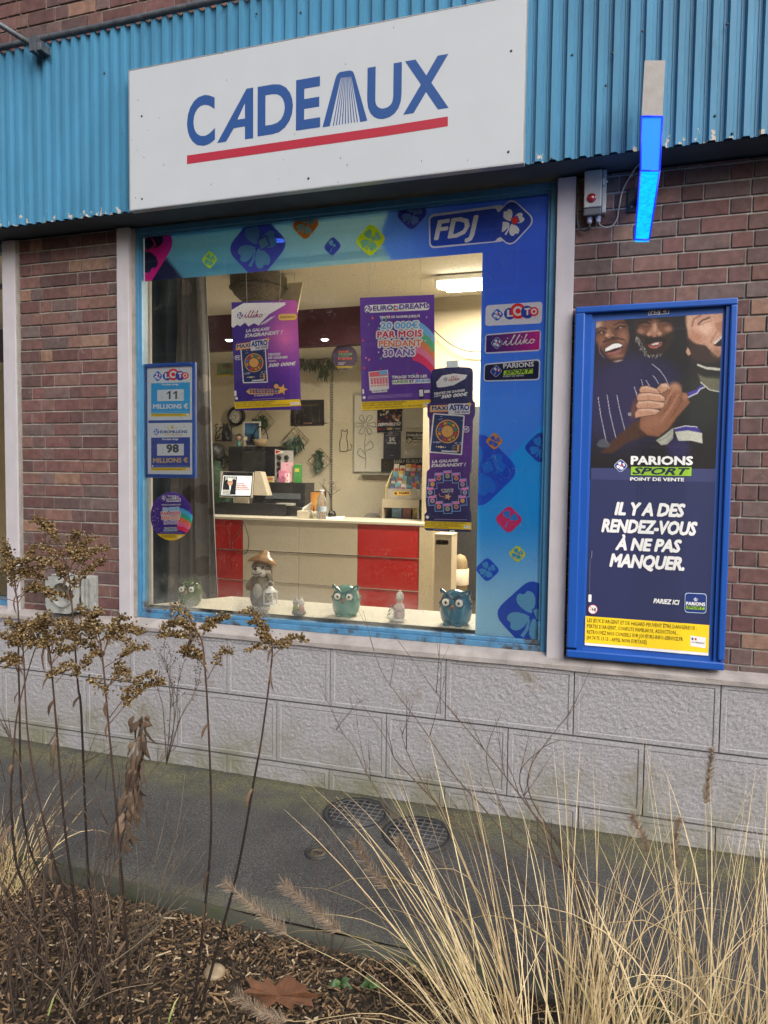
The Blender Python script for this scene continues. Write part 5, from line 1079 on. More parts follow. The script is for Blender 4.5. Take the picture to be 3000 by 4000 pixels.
def switch_box():
    x0, x1 = P(2281, 760, -.06).x, P(2368, 760, -.06).x; z1, z0 = P(2325, 662, -.06).z, P(2325, 838, -.06).z
    root = thing('switch_box', 'grey electrical switch box with round red lens and two cable glands', 'switch box', (x0, -.06, z0))
    G_ = mat('grey_plastic', (.40, .40, .37), .45, var=.08, vs=20, dirt=(.2, .19, .17), ds=20, dth=.68); DK = mat('dark_grey_plastic', (.10, .10, .11), .5)
    xm = x0 + (x1 - x0) * .80
    mb = MB(); mb.box((x0, -.06, z0 + .035), (xm, 0, z1), bev=.005); mb.build('body', G_, root)
    mb = MB(); mb.box((x0, -.058, z0), (xm, 0, z0 + .033), bev=.005); mb.build('base_cap', DK, root)
    mb = MB(); mb.box((xm + .001, -.045, z0 + .01), (x1, 0, z1 + .002), bev=.004); mb.build('side_cover', G_, root)
    mb = MB(); zc = z0 + (z1 - z0) * .72; mb.box((xm + .002, -.056, zc - .016), (x1 - .006, -.044, zc + .016), bev=.002); mb.tube([(x1 - .008, -.05, zc), (x1 + .006, -.05, zc)], .004, 8); mb.build('switch', mat('white_switch', (.6, .6, .58), .4), root)
    c = P(2311, 773, -.062); mb = MB(); mb.lathe([(.021, 0), (.021, .004), (.017, .007), (0, .009)], (c.x, -.060, c.z), 24, ax=(0, -1, 0)); mb.build('red_lens', mat('red_lens', (.30, .02, .03), .12, coat=.6), root)
    for px, m in ((2303, 0), (2337, 1)):
        q = P(px, 850, -.03); mb = MB(); mb.lathe([(.013, 0), (.013, -.012), (.010, -.013), (.0115, -.015), (.0115, -.026), (.006, -.03)], (q.x, -.03, z0), 10, ax=(0, 0, 1)); mb.build('cable_gland', mat('pale_gland', (.42, .42, .52), .4), root)
    mb = MB(); q0 = P(2303, 868, -.03); pts = [q0, P(2302, 890, -.03), P(2285, 900, -.025), P(2264, 893, -.02), P(2256, 870, -.015), P(2253, 780, -.012), P(2254, 690, -.012)]
    mb.tube(smooth_path(pts, 5), .0055, 8); mb.build('cable', mat('black_cable', (.03, .03, .032), .5), root)
    mb = MB(); pts = [P(2337, 866, -.03), P(2345, 880, -.03), P(2368, 889, -.025), P(2394, 880, -.02), P(2412, 850, -.018), P(2420, 800, -.016), P(2436, 735, -.018), P(2480, 660, -.04), P(2500, 640, -.09)]
    mb.tube(smooth_path(pts, 5), .0032, 8); mb.build('cable', mat('pale_cable', (.35, .33, .30), .5), root)
def smooth_path(p, n):
    p = [Vector(q) for q in p]; out = []
    for i in range(len(p) - 1):
        a, b, c, d = p[max(i - 1, 0)], p[i], p[i + 1], p[min(i + 2, len(p) - 1)]
        for k in range(n):
            t = k / n; out.append(.5 * ((2 * b) + (c - a) * t + (2 * a - 5 * b + 4 * c - d) * t * t + (3 * b - a - 3 * c + d) * t ** 3))
    return out + [p[-1]]
switch_box()

# ------------------------------------------------------------------ flue terminal on the left brick panel
def flue():
    x0, x1 = P(192, 2330, -.10).x, P(300, 2330, -.10).x; z1, z0 = P(245, 2250, -.1).z, P(245, 2392, -.1).z
    root = thing('flue_terminal', 'grey cast flue terminal with round mouth and side slots on brick', 'flue vent', (x0, -.1, z0))
    M = mat('weathered_zinc', (.30, .31, .30), .7, var=.25, vs=22, bump=.0015, bs=90, dirt=(.16, .16, .14), ds=12, dth=.58); mb = MB(); Y = -.13
    c = P(245, 2322, Y); R_ = (x1 - x0) * .37; n = 40; outer = []
    for i in range(n):
        t = 2 * math.pi * i / n; d = Vector((math.cos(t), 0, math.sin(t))); s = min((x1 - x0) / 2 / max(abs(d.x), 1e-6), (z1 - z0) / 2 / max(abs(d.z), 1e-6)); s = min(s, (x1 - x0) * .64)
        outer.append(Vector(((x0 + x1) / 2, Y, (z0 + z1) / 2)) + d * s)
    ring = [Vector((c.x + R_ * math.cos(2 * math.pi * i / n), Y, c.z + R_ * math.sin(2 * math.pi * i / n))) for i in range(n)]
    back = [p + Vector((0, .05, 0)) for p in outer]; lip = [p + Vector((0, -.012, 0)) for p in ring]; lip2 = [c + (p - c) * .93 + Vector((0, -.012, 0)) for p in ring]; deep = [c + (p - c) * .86 + Vector((0, .115, 0)) for p in ring]
    loops = [back, outer, ring, lip, lip2, deep]; vs = [p for l in loops for p in l]
    mb.add(vs, [(k * n + i, k * n + (i + 1) % n, (k + 1) * n + (i + 1) % n, (k + 1) * n + i) for k in range(5) for i in range(n)] + [tuple(range(5 * n, 6 * n))]); mb.build('mouth', M, root)
    mb = MB(); xb = x1 + .075
    mb.box((x0 + .01, -.03, z0), (xb, 0, z1), bev=.004); mb.box((x0 + .012, -.08, z1 - .02), (x1 + .012, -.03, z1 - .004)); mb.box((x0 + .012, -.08, z0 + .004), (x1 + .012, -.03, z0 + .02))
    for i in range(3): mb.box((x1 + .012 + .017 * i, -.075 + .014 * i, z0 + .012), (x1 + .019 + .017 * i, -.03, z1 - .012))
    mb.box((x0 + .04, -.125, z1 + .001), (x0 + .14, -.03, z1 + .012), bev=.004)
    mb.build('casing', M, root)
flue()
# ------------------------------------------------------------------ the shop inside
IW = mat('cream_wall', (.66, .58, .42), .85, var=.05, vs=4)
CEIL = mat('ceiling_plaster', (.60, .56, .45), .9, var=.12, vs=40, bump=.004, bs=26)
YB, YF = 5.02, .10
def interior():
    X0, X1, ZC, ZL, YK = -9.5, .62, 3.6, 3.19, 4.05
    mb = MB(); mb.box((X0, YF, .0), (X1, YB, .15)); mb.build('floor', mat('floor_tile', (.25, .22, .18), .5), B)
    mb = MB(); mb.box((X0, YB, .15), (X1, YB + .1, ZC)); mb.build('back_wall', IW, B)
    mb = MB(); mb.box((X1, YF, .15), (X1 + .1, YB, ZC)); mb.build('side_wall', IW, B); mb = MB(); mb.box((X0 - .1, YF, .15), (X0, YB, ZC)); mb.build('side_wall', IW, B)
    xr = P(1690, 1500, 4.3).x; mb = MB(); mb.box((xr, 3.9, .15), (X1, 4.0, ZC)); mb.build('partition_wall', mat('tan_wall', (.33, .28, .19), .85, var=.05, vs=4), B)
    mb = MB(); mb.box((X0, 1.36, ZC), (X1, YB, ZC + .1)); mb.box((X0, YK + .12, ZL), (X1, YB, ZL + .05)); mb.build('ceiling', CEIL, B)
    # perforated ceiling tiles next to the window
    M = mat('perforated_tile', (.62, .58, .48), .9, var=.05); n = M.node_tree; b = n.nodes['Principled BSDF']; src = b.inputs['Base Color'].links[0].from_socket; tc = [q for q in n.nodes if q.type == 'TEX_COORD'][0]
    vm = nd(n, 'ShaderNodeVectorMath', operation='SCALE'); vm.inputs['Scale'].default_value = 22; n.links.new(tc.outputs['Object'], vm.inputs[0]); vf = nd(n, 'ShaderNodeVectorMath', operation='FRACTION'); n.links.new(vm.outputs[0], vf.inputs[0])
    vd = nd(n, 'ShaderNodeVectorMath', operation='MULTIPLY'); vd.inputs[1].default_value = (1, 1, 0); n.links.new(vf.outputs[0], vd.inputs[0]); ds = nd(n, 'ShaderNodeVectorMath', operation='DISTANCE'); ds.inputs[1].default_value = (.5, .5, 0); n.links.new(vd.outputs[0], ds.inputs[0])
    lt = nd(n, 'ShaderNodeMath', operation='LESS_THAN'); lt.inputs[1].default_value = .2; n.links.new(ds.outputs['Value'], lt.inputs[0]); mx = nd(n, 'ShaderNodeMix', data_type='RGBA'); n.links.new(lt.outputs[0], mx.inputs[0]); n.links.new(src, mx.inputs[6]); mx.inputs[7].default_value = (.12, .11, .09, 1); n.links.new(mx.outputs[2], b.inputs['Base Color'])
    mb = MB(); mb.box((X0, YF, 3.3), (X1, 1.3, 3.36)); mb.build('perforated_ceiling', M, B)
    mb = MB(); mb.box((X0, 1.3, 3.27), (X1, 1.36, 3.66)); mb.build('dark_track', mat('dark_track', (.035, .03, .026), .6), B)
    mb = MB(); mb.box((X0, YK, ZL - .01), (X1, YK + .11, ZC)); mb.build('bulkhead', mat('maroon_bulkhead', (.08, .022, .035), .7, var=.1), B)
    # display ledge behind the glass
    mb = MB(); zl = .905; k = [P(690, 2345, .5), P(568, 2390, .10)]
    mb.prism([(-2.66, .075, zl - .03), (-.30, .075, zl - .03), (-.30, .52, zl - .03), (-2.35, .52, zl - .03)], (0, 0, .03)); mb.box((-2.66, .075, .86), (-.32, .09, zl)); mb.box((-2.66, .076, .15), (-.32, .52, zl - .031))
    mb.build('display_ledge', mat('ledge_white', (.66, .63, .54), .6, var=.05), B)
    # darker side cheek behind the film
    mb = MB(); mb.box((QR0 + .01, .1, .15), (QR0 + .05, 1.2, 3.29)); mb.build('reveal_panel', mat('reveal_dark', (.07, .075, .085), .7), B)
interior()

def strip_light():
    c = P(1850, 1105, 3.1); root = thing('strip_light', 'bright fluorescent strip light under the shop ceiling', 'ceiling light', (c.x, 3.1, c.z))
    x0 = P(1722, 1110, 3.1).x; x1 = x0 + 1.3
    mb = MB(); mb.box((x0 - .05, 3.05, c.z + .03), (x1, 3.17, c.z + .075)); mb.box((x0 - .05, 3.05, c.z - .03), (x0 - .03, 3.17, c.z + .03)); mb.build('housing', mat('lamp_housing', (.7, .66, .55), .5), root)
    mb = MB(); mb.box((x0 - .02, 3.03, c.z - .03), (x1, 3.19, c.z + .018), bev=.02); mb.build('diffuser', mat('lit_tube', (.8, .8, .8), .5, emit=(1, .93, .80), es=6, var=0), root)
    l = bpy.data.lights.new('strip_light_lamp', 'AREA'); l.shape = 'RECTANGLE'; l.size = 1.2; l.size_y = .14; l.energy = 165; l.color = (1, .90, .72); o = bpy.data.objects.new('tube_lamp', l); COL.objects.link(o); o.parent = root; o.location = Vector(((x0 + x1) / 2, 3.11, c.z - .05)) - root.location
    o.visible_camera = True
strip_light()
def spots():
    first = True
    for px, py, Y, lab in ((895, 1326, 4.5, 'small recessed ceiling spot beside the hanging galaxy poster'), (1268, 1324, 4.5, 'small recessed ceiling spot above the round hanging notice'), (1090, 934, .62, 'bright recessed spot shining through the printed film on top')):
        z = 3.188 if Y > 1 else 3.298; p = G(px, py, z); root = thing('ceiling_spot', lab, 'spot lamp', p, 'recessed ceiling spots')
        mb = MB(); mb.lathe([(.055, .0), (.055, -.008), (.042, -.010), (.040, 0)], p, 20); mb.build('trim_ring', mat('spot_ring', (.6, .6, .58), .3, metal=.5), root)
        mb = MB(); mb.ball(p + Vector((0, 0, -.008)), (.036, .036, .014), 14, 8); mb.build('bulb', mat('lit_bulb', (.9, .9, .9), .4, emit=(1, .95, .86), es=14, var=0), root)
        l = bpy.data.lights.new('spot_lamp', 'SPOT'); l.energy = 92 if Y > 1 else 18; l.spot_size = math.radians(110); l.spot_blend = .9; l.color = (1, .92, .78); l.shadow_soft_size = .04; o = bpy.data.objects.new('spot_lamp', l); COL.objects.link(o); o.parent = root; o.location = (0, 0, -.03)
spots()

def rect(px0, py0, px1, py1, Y):
    a, b = P(px0, (py0 + py1) / 2, Y), P(px1, (py0 + py1) / 2, Y); c, d = P((px0 + px1) / 2, py1, Y), P((px0 + px1) / 2, py0, Y)
    return a.x, b.x, c.z, d.z
YC = 3.68                                                # front of the counter
def counter():
    xa, xb, z0, z1 = rect(700, 2030, 1690, 2400, YC); z1 = P(1240, 2030, YC).z; zf = .15
    root = thing('shop_counter', 'long shop counter faced with red and pale cream panels', 'counter', ((xa + xb) / 2, YC, zf))
    RD = mat('red_panel', (.42, .022, .02), .28, var=.04, vs=5, coat=.25); WH = mat('cream_panel', (.50, .445, .34), .32, var=.04, coat=.2); ED = mat('beige_end', (.50, .42, .28), .5, var=.05)
    xs = [P(p, 2250, YC).x for p in (705, 948, 1166, 1395, 1637)]; hs = (z1 - zf) / 3.02; zz = [z1 - .03 - hs * i for i in range(4)]
    for j in range(3):
        for i in range(4):
            mb = MB(); mb.box((xs[i] + .002, YC, max(zf + .01, zz[j + 1]) + .005), (xs[i + 1] - .002, YC + .02, zz[j] - .003), bev=.002)
            mb.build('front_panel', RD if i in (0, 3) else WH, root)
    mb = MB()
    for j in (1, 2): mb.box((xs[0], YC - .006, zz[j] - .004), (xs[4], YC + .012, zz[j] + .004))
    mb.build('steel_strip', mat('bright_strip', (.75, .72, .64), .18, metal=.9), root)
    mb = MB(); mb.box((xs[4], YC - .01, zf), (xb, YC + .7, z1 - .03)); mb.build('end_panel', ED, root)
    mb = MB(); mb.box((xs[0] - .05, YC - .015, z1 - .03), (xb + .01, YC + .62, z1), bev=.004); mb.build('worktop', mat('worktop', (.55, .50, .40), .35, var=.04), root)
    mb = MB(); mb.box((xs[0], YC + .022, zf), (xs[4] - .001, YC + .04, z1 - .031)); mb.build('carcass', mat('carcass', (.1, .08, .06), .8), root)
    return z1
ZT = counter()
BLK = mat('black_gloss', (.018, .017, .018), .3, var=.2, vs=30, dirt=(.05, .05, .05), ds=40, dth=.6)
def curtain():
    root = None; mb = MB(); Y = .95; nx, nz = 60, 40
    top = [P(690, 1020, Y), P(790, 1020, Y)]; bot = [P(655, 2380, Y), P(862, 2380, Y)]
    def f(u, v):
        l = top[0].lerp(bot[0], v); r = top[1].lerp(bot[1], v); p = l.lerp(r, u)
        p.y += .035 * math.sin(u * 34 + 1.5 * v) * (.5 + .5 * v) + .02 * math.sin(u * 13 + 4 * v); p.x += .012 * math.sin(u * 21 + v * 5); return p
    mb.grid(f, nx, nz); M = mat('curtain_cloth', (.155, .15, .148), .95, var=.12, vs=30, sheen=.2)
    n = M.node_tree; b = n.nodes['Principled BSDF']; src = b.inputs['Base Color'].links[0].from_socket; tc = [q for q in n.nodes if q.type == 'TEX_COORD'][0]     # woven discs of the cloth's pattern
    vo = nd(n, 'ShaderNodeTexVoronoi'); vo.inputs['Scale'].default_value = 5.2; mp = nd(n, 'ShaderNodeMapping'); mp.inputs['Scale'].default_value = (1.6, .001, 1); n.links.new(tc.outputs['Object'], mp.inputs[0]); n.links.new(mp.outputs[0], vo.inputs['Vector'])
    sx = nd(n, 'ShaderNodeSeparateXYZ'); n.links.new(vo.outputs['Color'], sx.inputs[0]); rr = nd(n, 'ShaderNodeMath', operation='MULTIPLY'); rr.inputs[1].default_value = .42; n.links.new(sx.outputs[0], rr.inputs[0]); lt = nd(n, 'ShaderNodeMath', operation='LESS_THAN'); n.links.new(vo.outputs['Distance'], lt.inputs[0]); n.links.new(rr.outputs[0], lt.inputs[1])
    g2 = nd(n, 'ShaderNodeMath', operation='GREATER_THAN'); g2.inputs[1].default_value = .5; n.links.new(sx.outputs[1], g2.inputs[0]); mc = nd(n, 'ShaderNodeMix', data_type='RGBA'); n.links.new(g2.outputs[0], mc.inputs[0]); mc.inputs[6].default_value = (.09, .08, .075, 1); mc.inputs[7].default_value = (.26, .24, .22, 1)
    mx = nd(n, 'ShaderNodeMix', data_type='RGBA'); n.links.new(lt.outputs[0], mx.inputs[0]); n.links.new(src, mx.inputs[6]); n.links.new(mc.outputs[2], mx.inputs[7]); n.links.new(mx.outputs[2], b.inputs['Base Color'])
    tag(mb.build('curtain', M, loc=P(740, 1020, Y), fixn=False), 'long grey brown curtain with faint disc pattern hanging left inside the window', 'curtain')
    mb = MB(); c = P(600, 1100, 1.25); mb.grid(lambda u, v: P(480 + 270 * u, 1000 + 1420 * v, 1.3) + Vector((0, .05 * math.sin(u * 25), 0)), 40, 4)
    tag(mb.build('reflection_drape', mat('drape_reflection_tint', (.06, .10, .145), .9, var=.1), loc=c, fixn=False), 'dark drape tinted like the bluish street reflection, closing the left end of window bay', 'curtain')  # bluish street reflection and dark gap are put into the drape colour
curtain()

# back-wall things ---------------------------------------------------
YW = YB - .006
def clock():
    c = P(923, 1626, YW - .03); R_ = (P(956, 1626, YW - .03) - c).length; root = thing('wall_clock', 'round black rimmed wall clock with white numbered dial', 'clock', c)
    mb = MB(); mb.lathe([(R_ * .72, .0), (R_ * .74, .02), (R_ * .88, .035), (R_, .022), (R_, -.02)], c, 40, ax=(0, -1, 0)); mb.build('rim', BLK, root)
    a = Art(c.y - .002); m = .4; a.wpoly([(c.x + R_ * .74 * math.cos(2 * math.pi * i / 40), c.z + R_ * .74 * math.sin(2 * math.pi * i / 40)) for i in range(40)], (226, 220, 204)); a.up()
    for i in range(12):
        t = math.pi / 2 - 2 * math.pi * (i + 1) / 12; x, z = c.x + R_ * .56 * math.cos(t), c.z + R_ * .56 * math.sin(t); s_ = str(i + 1); vs, fs = glyphs(s_, .02); k = R_ * .26; w_ = max(v[0] for v in vs)
        a.add([(x + (v[0] - w_ / 2) * k, a.Y - a.step, z + (v[1] - .33) * k) for v in vs], fs, 0, lin((40, 38, 40)) + (1,))
    a.build('dial', PRINT, root); mb = MB()
    for t, l, wd in ((math.radians(160), .38, .05), (math.radians(250), .56, .035)):
        d = Vector((math.cos(t), 0, math.sin(t))); mb.obox(c + d * R_ * l / 2 + Vector((0, -.006, 0)), d * R_ * l / 2, Vector((0, .001, 0)), Vector((-d.z, 0, d.x)) * R_ * wd / 2)
    mb.build('hand', BLK, root)
clock()
def cats():
    mb = MB(); T = lambda x, y: P(800 + x * .4202, 1600 + y * .4202, YW - .006); d = Vector((0, .008, 0))
    big = [(155, 285), (160, 210), (168, 160), (172, 125), (188, 138), (200, 136), (212, 124), (214, 160), (236, 200), (250, 240), (252, 268), (244, 288)]
    mb.prism([T(*p) for p in big], d)
    for pts in ([(100, 290), (98, 250), (110, 215), (140, 195), (146, 165), (150, 160), (158, 172), (168, 166), (172, 180), (176, 215), (176, 288)], [(245, 280), (256, 240), (246, 195), (254, 165), (240, 140), (230, 138)], [(110, 240), (104, 190), (112, 165), (98, 150), (104, 136), (122, 136)], [(112, 285), (125, 240), (145, 220), (160, 225)], [(100, 262), (130, 262), (140, 240)]): mb.tube([T(*p) for p in pts], .006, 6)
    mb.tube([T(100, 290), T(248, 290)], .007, 6)
    tag(mb.build('cat_wall_ornament', BLK, loc=T(175, 290)), 'black metal wall ornament of a solid cat and an openwork cat', 'wall ornament')
cats()
LEAF = mat('artificial_leaf', attr=True, rough=.5, var=.2, vs=30)
def leaf(mb, p, d, l, wd, col, droop=.3, up=Vector((0, -1, 0))):
    d = Vector(d).normalized(); s_ = d.cross(up); s_ = s_.normalized() if s_.length > 1e-3 else Vector((1, 0, 0)); n = 4; vs = []
    for i in range(n + 1):
        t = i / n; q = p + d * l * t + Vector((0, 0, -droop * l * t * t)) + up * .25 * l * math.sin(math.pi * t); w_ = wd * math.sin(math.pi * (.12 + .88 * t)) ** .8
        vs += [q - s_ * w_, q + s_ * w_]
    mb.add(vs, [(2 * i, 2 * i + 1, 2 * i + 3, 2 * i + 2) for i in range(n)], 0, col, True)
def grid_plants():
    for j, (px, py, hd, kind, lab) in enumerate(((1028, 1648, 45, 0, 'leafy plant in gold diamond wire grid behind the framed night picture'), (1155, 1722, 52, 1, 'drooping grey green fern in gold diamond wire grid under the dark plaque'), (1250, 1800, 46, 2, 'narrow bushy plant in gold diamond wire grid beside the perforated rail'), (868, 1790, 46, 0, 'leafy plant in gold diamond wire grid under the cat ornament'))):
        Y = YW - .02; c = P(px, py, Y); R_ = (P(px + hd, py, Y) - c).length; root = thing('wall_plant', lab, 'hanging plant', c, 'plants in diamond wire grids'); mb = MB(); X = Vector((R_, 0, 0)); Z = Vector((0, 0, R_)); nn = 3
        for i in range(nn + 1):
            t = i / nn; p = lambda u, v: c + X * (u - v) + Z * (u + v - 1)
            mb.tube([p(t, 0), p(t, 1)], .004 if i in (0, nn) else .0025, 5); mb.tube([p(0, t), p(1, t)], .004 if i in (0, nn) else .0025, 5)
        mb.build('wire_grid', mat('gold_wire', (.16, .12, .05), .4, metal=.6), root); mb = MB(); R = random.Random(j + 20)
        for i in range(70):
            a = R.uniform(0, 2 * math.pi); o = c + Vector((R.gauss(0, .18 if kind != 2 else .14), -.02, R.gauss(0, .12) if kind != 2 else R.uniform(-.7, .7))) * R_; col = mixc((.02, .05, .02), (.10, .16, .09) if kind != 1 else (.16, .22, .19), R.random())
            dz = math.sin(a) if kind != 1 else -abs(math.sin(a)) * .8 + .15
            leaf(mb, o, (math.cos(a), -.35, dz), R_ * R.uniform(.35, .7) * (.8 if kind == 2 else 1), R_ * R.uniform(.05, .11), col, .3 if kind != 1 else .7)
        mb.build('foliage', LEAF, root, fixn=False)
grid_plants()
def wall_prints():
    def plate(name, q, col, fn, lab, cat, Y=YW - .004, th=.012):
        a = Art(Y); a.zoom(0, 0, 1); a.poly(q, col); a.up(); fn(a); c = P(*q[0], Y); o = a.build(name, PRINT, loc=c); return tag(o, lab, cat)
    def f(a):
        a.zoom(500, 1350, .4822)
        for s_, p, q, h, c in (('TIRAGE', (762, 130), (830, 128), 18, (176, 74, 60)), ('TOUS LES', (764, 150), (842, 146), 16, (60, 60, 70)), ('LUNDIS', (766, 170), (830, 166), 16, (60, 110, 60)), ('ET JEUDIS', (768, 186), (848, 180), 15, (176, 74, 60))): a.text(s_, p, q, h, c, .06, res=1)
        a.poly([(722, 240), (836, 234), (836, 246), (722, 254)], YEL); a.line([(758, 220), (820, 216)], 7, (70, 90, 70))
    plate('green_poster', [(852, 1378), (910, 1376), (910, 1466), (846, 1472)], (128, 150, 96), f, 'dull green draw notice on back wall behind the galaxy poster', 'poster')
    def f(a):
        a.zoom(500, 1350, .4822); a.text('HORAIRES', (1360, 496), (1545, 486), 15, (120, 104, 76), .02, res=1)
        R = random.Random(3)
        for x in (1352, 1552): 
            for i in range(7): a.circle((x, 530 + 14 * i), R.uniform(2, 4), (150, 120, 90), 6)
        for i in range(4): a.circle((1430 + 18 * i, 628), 6, (190, 140, 120), 8)
    plate('dark_plaque', [(1136, 1563), (1266, 1561), (1266, 1662), (1136, 1664)], (52, 46, 46), f, 'dark slate plaque with tiny flower motifs on cream back wall', 'plaque')
    def f(a):
        a.zoom(1200, 1350, .5726); R = random.Random(2); a.lay += 1
        for i in range(34): x, y = R.uniform(480, 640), R.uniform(432, 525); a.poly([(x, y), (x + R.uniform(6, 20), y), (x + 12, y + R.uniform(10, 24)), (x, y + 14)], R.choice([(120, 80, 60), (180, 140, 100), (60, 70, 120), (160, 60, 60), (210, 190, 160), (40, 44, 60)]))
        a.up(); a.text('DISPONIBLE ICI', (484, 550), (636, 544), 20, WHITE, .05, .2); a.text('50', (486, 577), (508, 576), 12, (210, 60, 60), .04); a.rrect([(546, 562), (580, 561), (580, 574), (546, 575)], 2, (210, 170, 60)); a.line([(598, 568), (636, 566)], 6, (170, 170, 180))
    plate('album_poster', [(1474, 1600), (1570, 1596), (1570, 1684), (1474, 1690)], (38, 36, 52), f, 'dark poster of many small picture cards reading DISPONIBLE ICI', 'poster', YW - .022)
    def f(a):
        a.zoom(1200, 1350, .5726); a.text('5€', (560, 652), (600, 651), 26, WHITE, .04); a.text('Offerts', (548, 672), (606, 671), 15, WHITE, .03); a.line([(536, 612), (626, 610)], 4, (140, 140, 150)); a.line([(566, 750), (592, 750)], 4, (140, 140, 150))
    plate('voucher_sheet', [(1499, 1690), (1566, 1688), (1565, 1790), (1497, 1791)], (60, 58, 74), f, 'narrow dark sheet reading 5€ Offerts under the card poster', 'notice', YW - .018)
    def f(a):
        a.zoom(1200, 1350, .5726); a.poly([(674, 588), (816, 590), (816, 644), (674, 644)], (46, 42, 40)); a.up(); a.text('LES CHÈQUES NE SONT', (682, 618), (808, 618), 13, (236, 228, 206), .04, res=1); a.text('PAS ACCEPTÉS', (722, 638), (808, 638), 13, (236, 228, 206), .04, res=1)
        a.circle((696, 646), 19, (46, 42, 40)); a.up(); a.circle((696, 646), 15, (226, 216, 190)); a.up(); a.line([(684, 636), (708, 656)], 4, (46, 42, 40)); a.line([(730, 658), (800, 658)], 3, (120, 112, 96))
    plate('cheque_notice', [(1584, 1676), (1673, 1676), (1673, 1750), (1581, 1749)], (206, 196, 168), f, 'cream notice with crossed circle reading LES CHÈQUES NE SONT PAS ACCEPTÉS', 'notice', YW - .018)
    def f(a):
        a.zoom(1200, 1350, .5726); a.text('SASU GUILLAUME', (590, 802), (850, 794), 22, (214, 208, 190), .005); a.text('Origny presse', (590, 842), (782, 838), 20, (214, 208, 190), .005); a.circle((538, 812), 18, (110, 84, 48)); a.up(); a.circle((538, 812), 14, (52, 42, 34))
    plate('name_board', [(1489, 1792), (1685, 1788), (1685, 1842), (1489, 1844)], (50, 46, 44), f, 'dark board reading SASU GUILLAUME Origny presse on the whiteboard', 'name board', YW - .026)
    a = Art(YW - .9); a.zoom(1200, 1350, .5726); c = P(1346, 1390, a.Y); a.circle((254, 78), 88, (72, 58, 84), 40); a.up()
    for s_, y, h, cc in (('TIRAGE', 50, 15, (190, 90, 70)), ('TOUS LES', 66, 14, (110, 150, 110)), ('LUNDIS', 82, 14, (80, 120, 110)), ('ET JEUDIS', 97, 15, (190, 90, 70))): a.text(s_, (212, y), (212 + (70 if len(s_) < 7 else 92), y - 2), h, cc, .07, res=1)
    a.poly([(190, 138), (318, 138), (300, 154), (210, 154)], (150, 130, 50)); a.line([(212, 118), (262, 117)], 6, (160, 150, 170)); a.line([(212, 128), (250, 127)], 6, (160, 150, 170))
    o = a.build('round_notice', PRINT, loc=c); tag(o, 'round dull purple draw notice hanging between the two big posters', 'notice')
    mb = MB(); mb.tube([c + Vector((0, -.002, .16)), c + Vector((.02, -.002, .95))], .002, 4); mb.build('thread', mat('thread'), o)
    # whiteboard
    x0, x1, z0, z1 = rect(1381, 1534, 1690, 1846, YW - .01); root = thing('whiteboard', 'large blank whiteboard with pale metal frame on back wall', 'whiteboard', (x0, YW, z0)); mb = MB(); mb.box((x0, YW - .006, z0), (x1, YW, z1)); mb.build('board', mat('board_white', (.70, .66, .55), .25, var=.02), root); mb = MB(); t = .018
    for a0, a1 in (((x0, z0), (x1, z0 + t)), ((x0, z1 - t), (x1, z1)), ((x0, z0 + t), (x0 + t, z1 - t)), ((x1 - t, z0 + t), (x1, z1 - t))): mb.box((a0[0], YW - .014, a0[1]), (a1[0], YW - .0065, a1[1]), bev=.003)
    mb.build('frame', mat('pale_frame', (.52, .50, .43), .4, metal=.3), root); mb = MB(); mb.box((x0 + .12, YW - .07, z0 - .03), (x1 - .35, YW - .0005, z0 - .012)); mb.build('pen_tray', mat('pale_frame'), root)
    mb = MB(); W_ = lambda x, y: P(1200 + x * .5726, 1350 + y * .5726, YW - .012)         # a plain marker flower on the board
    for q in ([(395, 840), (400, 760), (392, 690), (398, 600)], [(398, 690), (430, 650), (450, 690), (398, 720)], [(394, 740), (360, 700), (345, 740), (396, 770)]): mb.tube(smooth_path([W_(*t) for t in q], 5), .0022, 5)
    for k in range(6):
        a_ = k * math.pi / 3; mb.tube(smooth_path([W_(398 + 14 * math.cos(a_ - .3), 540 + 14 * math.sin(a_ - .3)), W_(398 + 62 * math.cos(a_ - .25), 540 + 62 * math.sin(a_ - .25)), W_(398 + 70 * math.cos(a_ + .2), 540 + 70 * math.sin(a_ + .2)), W_(398 + 14 * math.cos(a_ + .3), 540 + 14 * math.sin(a_ + .3))], 5), .0022, 5)
    mb.build('marker_drawing', BLK, root)
    W_ = lambda x, y: P(1200 + x * .5726, 1350 + y * .5726, YW); mb = MB()
    mb.tube(smooth_path([W_(*t) for t in ((225, 720), (222, 660), (236, 620), (232, 590), (240, 572), (250, 586), (262, 584), (272, 572), (276, 596), (268, 620), (276, 670), (272, 720), (225, 720))], 5), .003, 5); mb.tube(smooth_path([W_(*t) for t in ((272, 712), (298, 710), (302, 680), (292, 672))], 5), .003, 5)
    tag(mb.build('wall_drawing', BLK, loc=W_(250, 720)), 'simple black outline of a seated cat drawn on the wall beside the whiteboard', 'drawing')
    # perforated upright rail and a switch
    xr0, xr1, zr0, zr1 = rect(1292, 1430, 1301, 2000, YW - .008); mb = MB(); mb.box((xr0, YW - .012, zr0), (xr1, YW, zr1)); o = mb.build('shelf_rail', mat('rail_cream', (.48, .44, .36), .5), loc=(xr0, YW, zr0)); tag(o, 'pale perforated upright shelf rail on the back wall', 'rail'); mb = MB(); z = zr0
    while z < zr1 - .03: mb.box((xr0 + .006, YW - .0135, z), (xr1 - .006, YW - .0121, z + .018)); z += .032
    mb.build('slot', mat('slot_dark', (.06, .05, .04), .8), o)['kind'] = 'stuff'
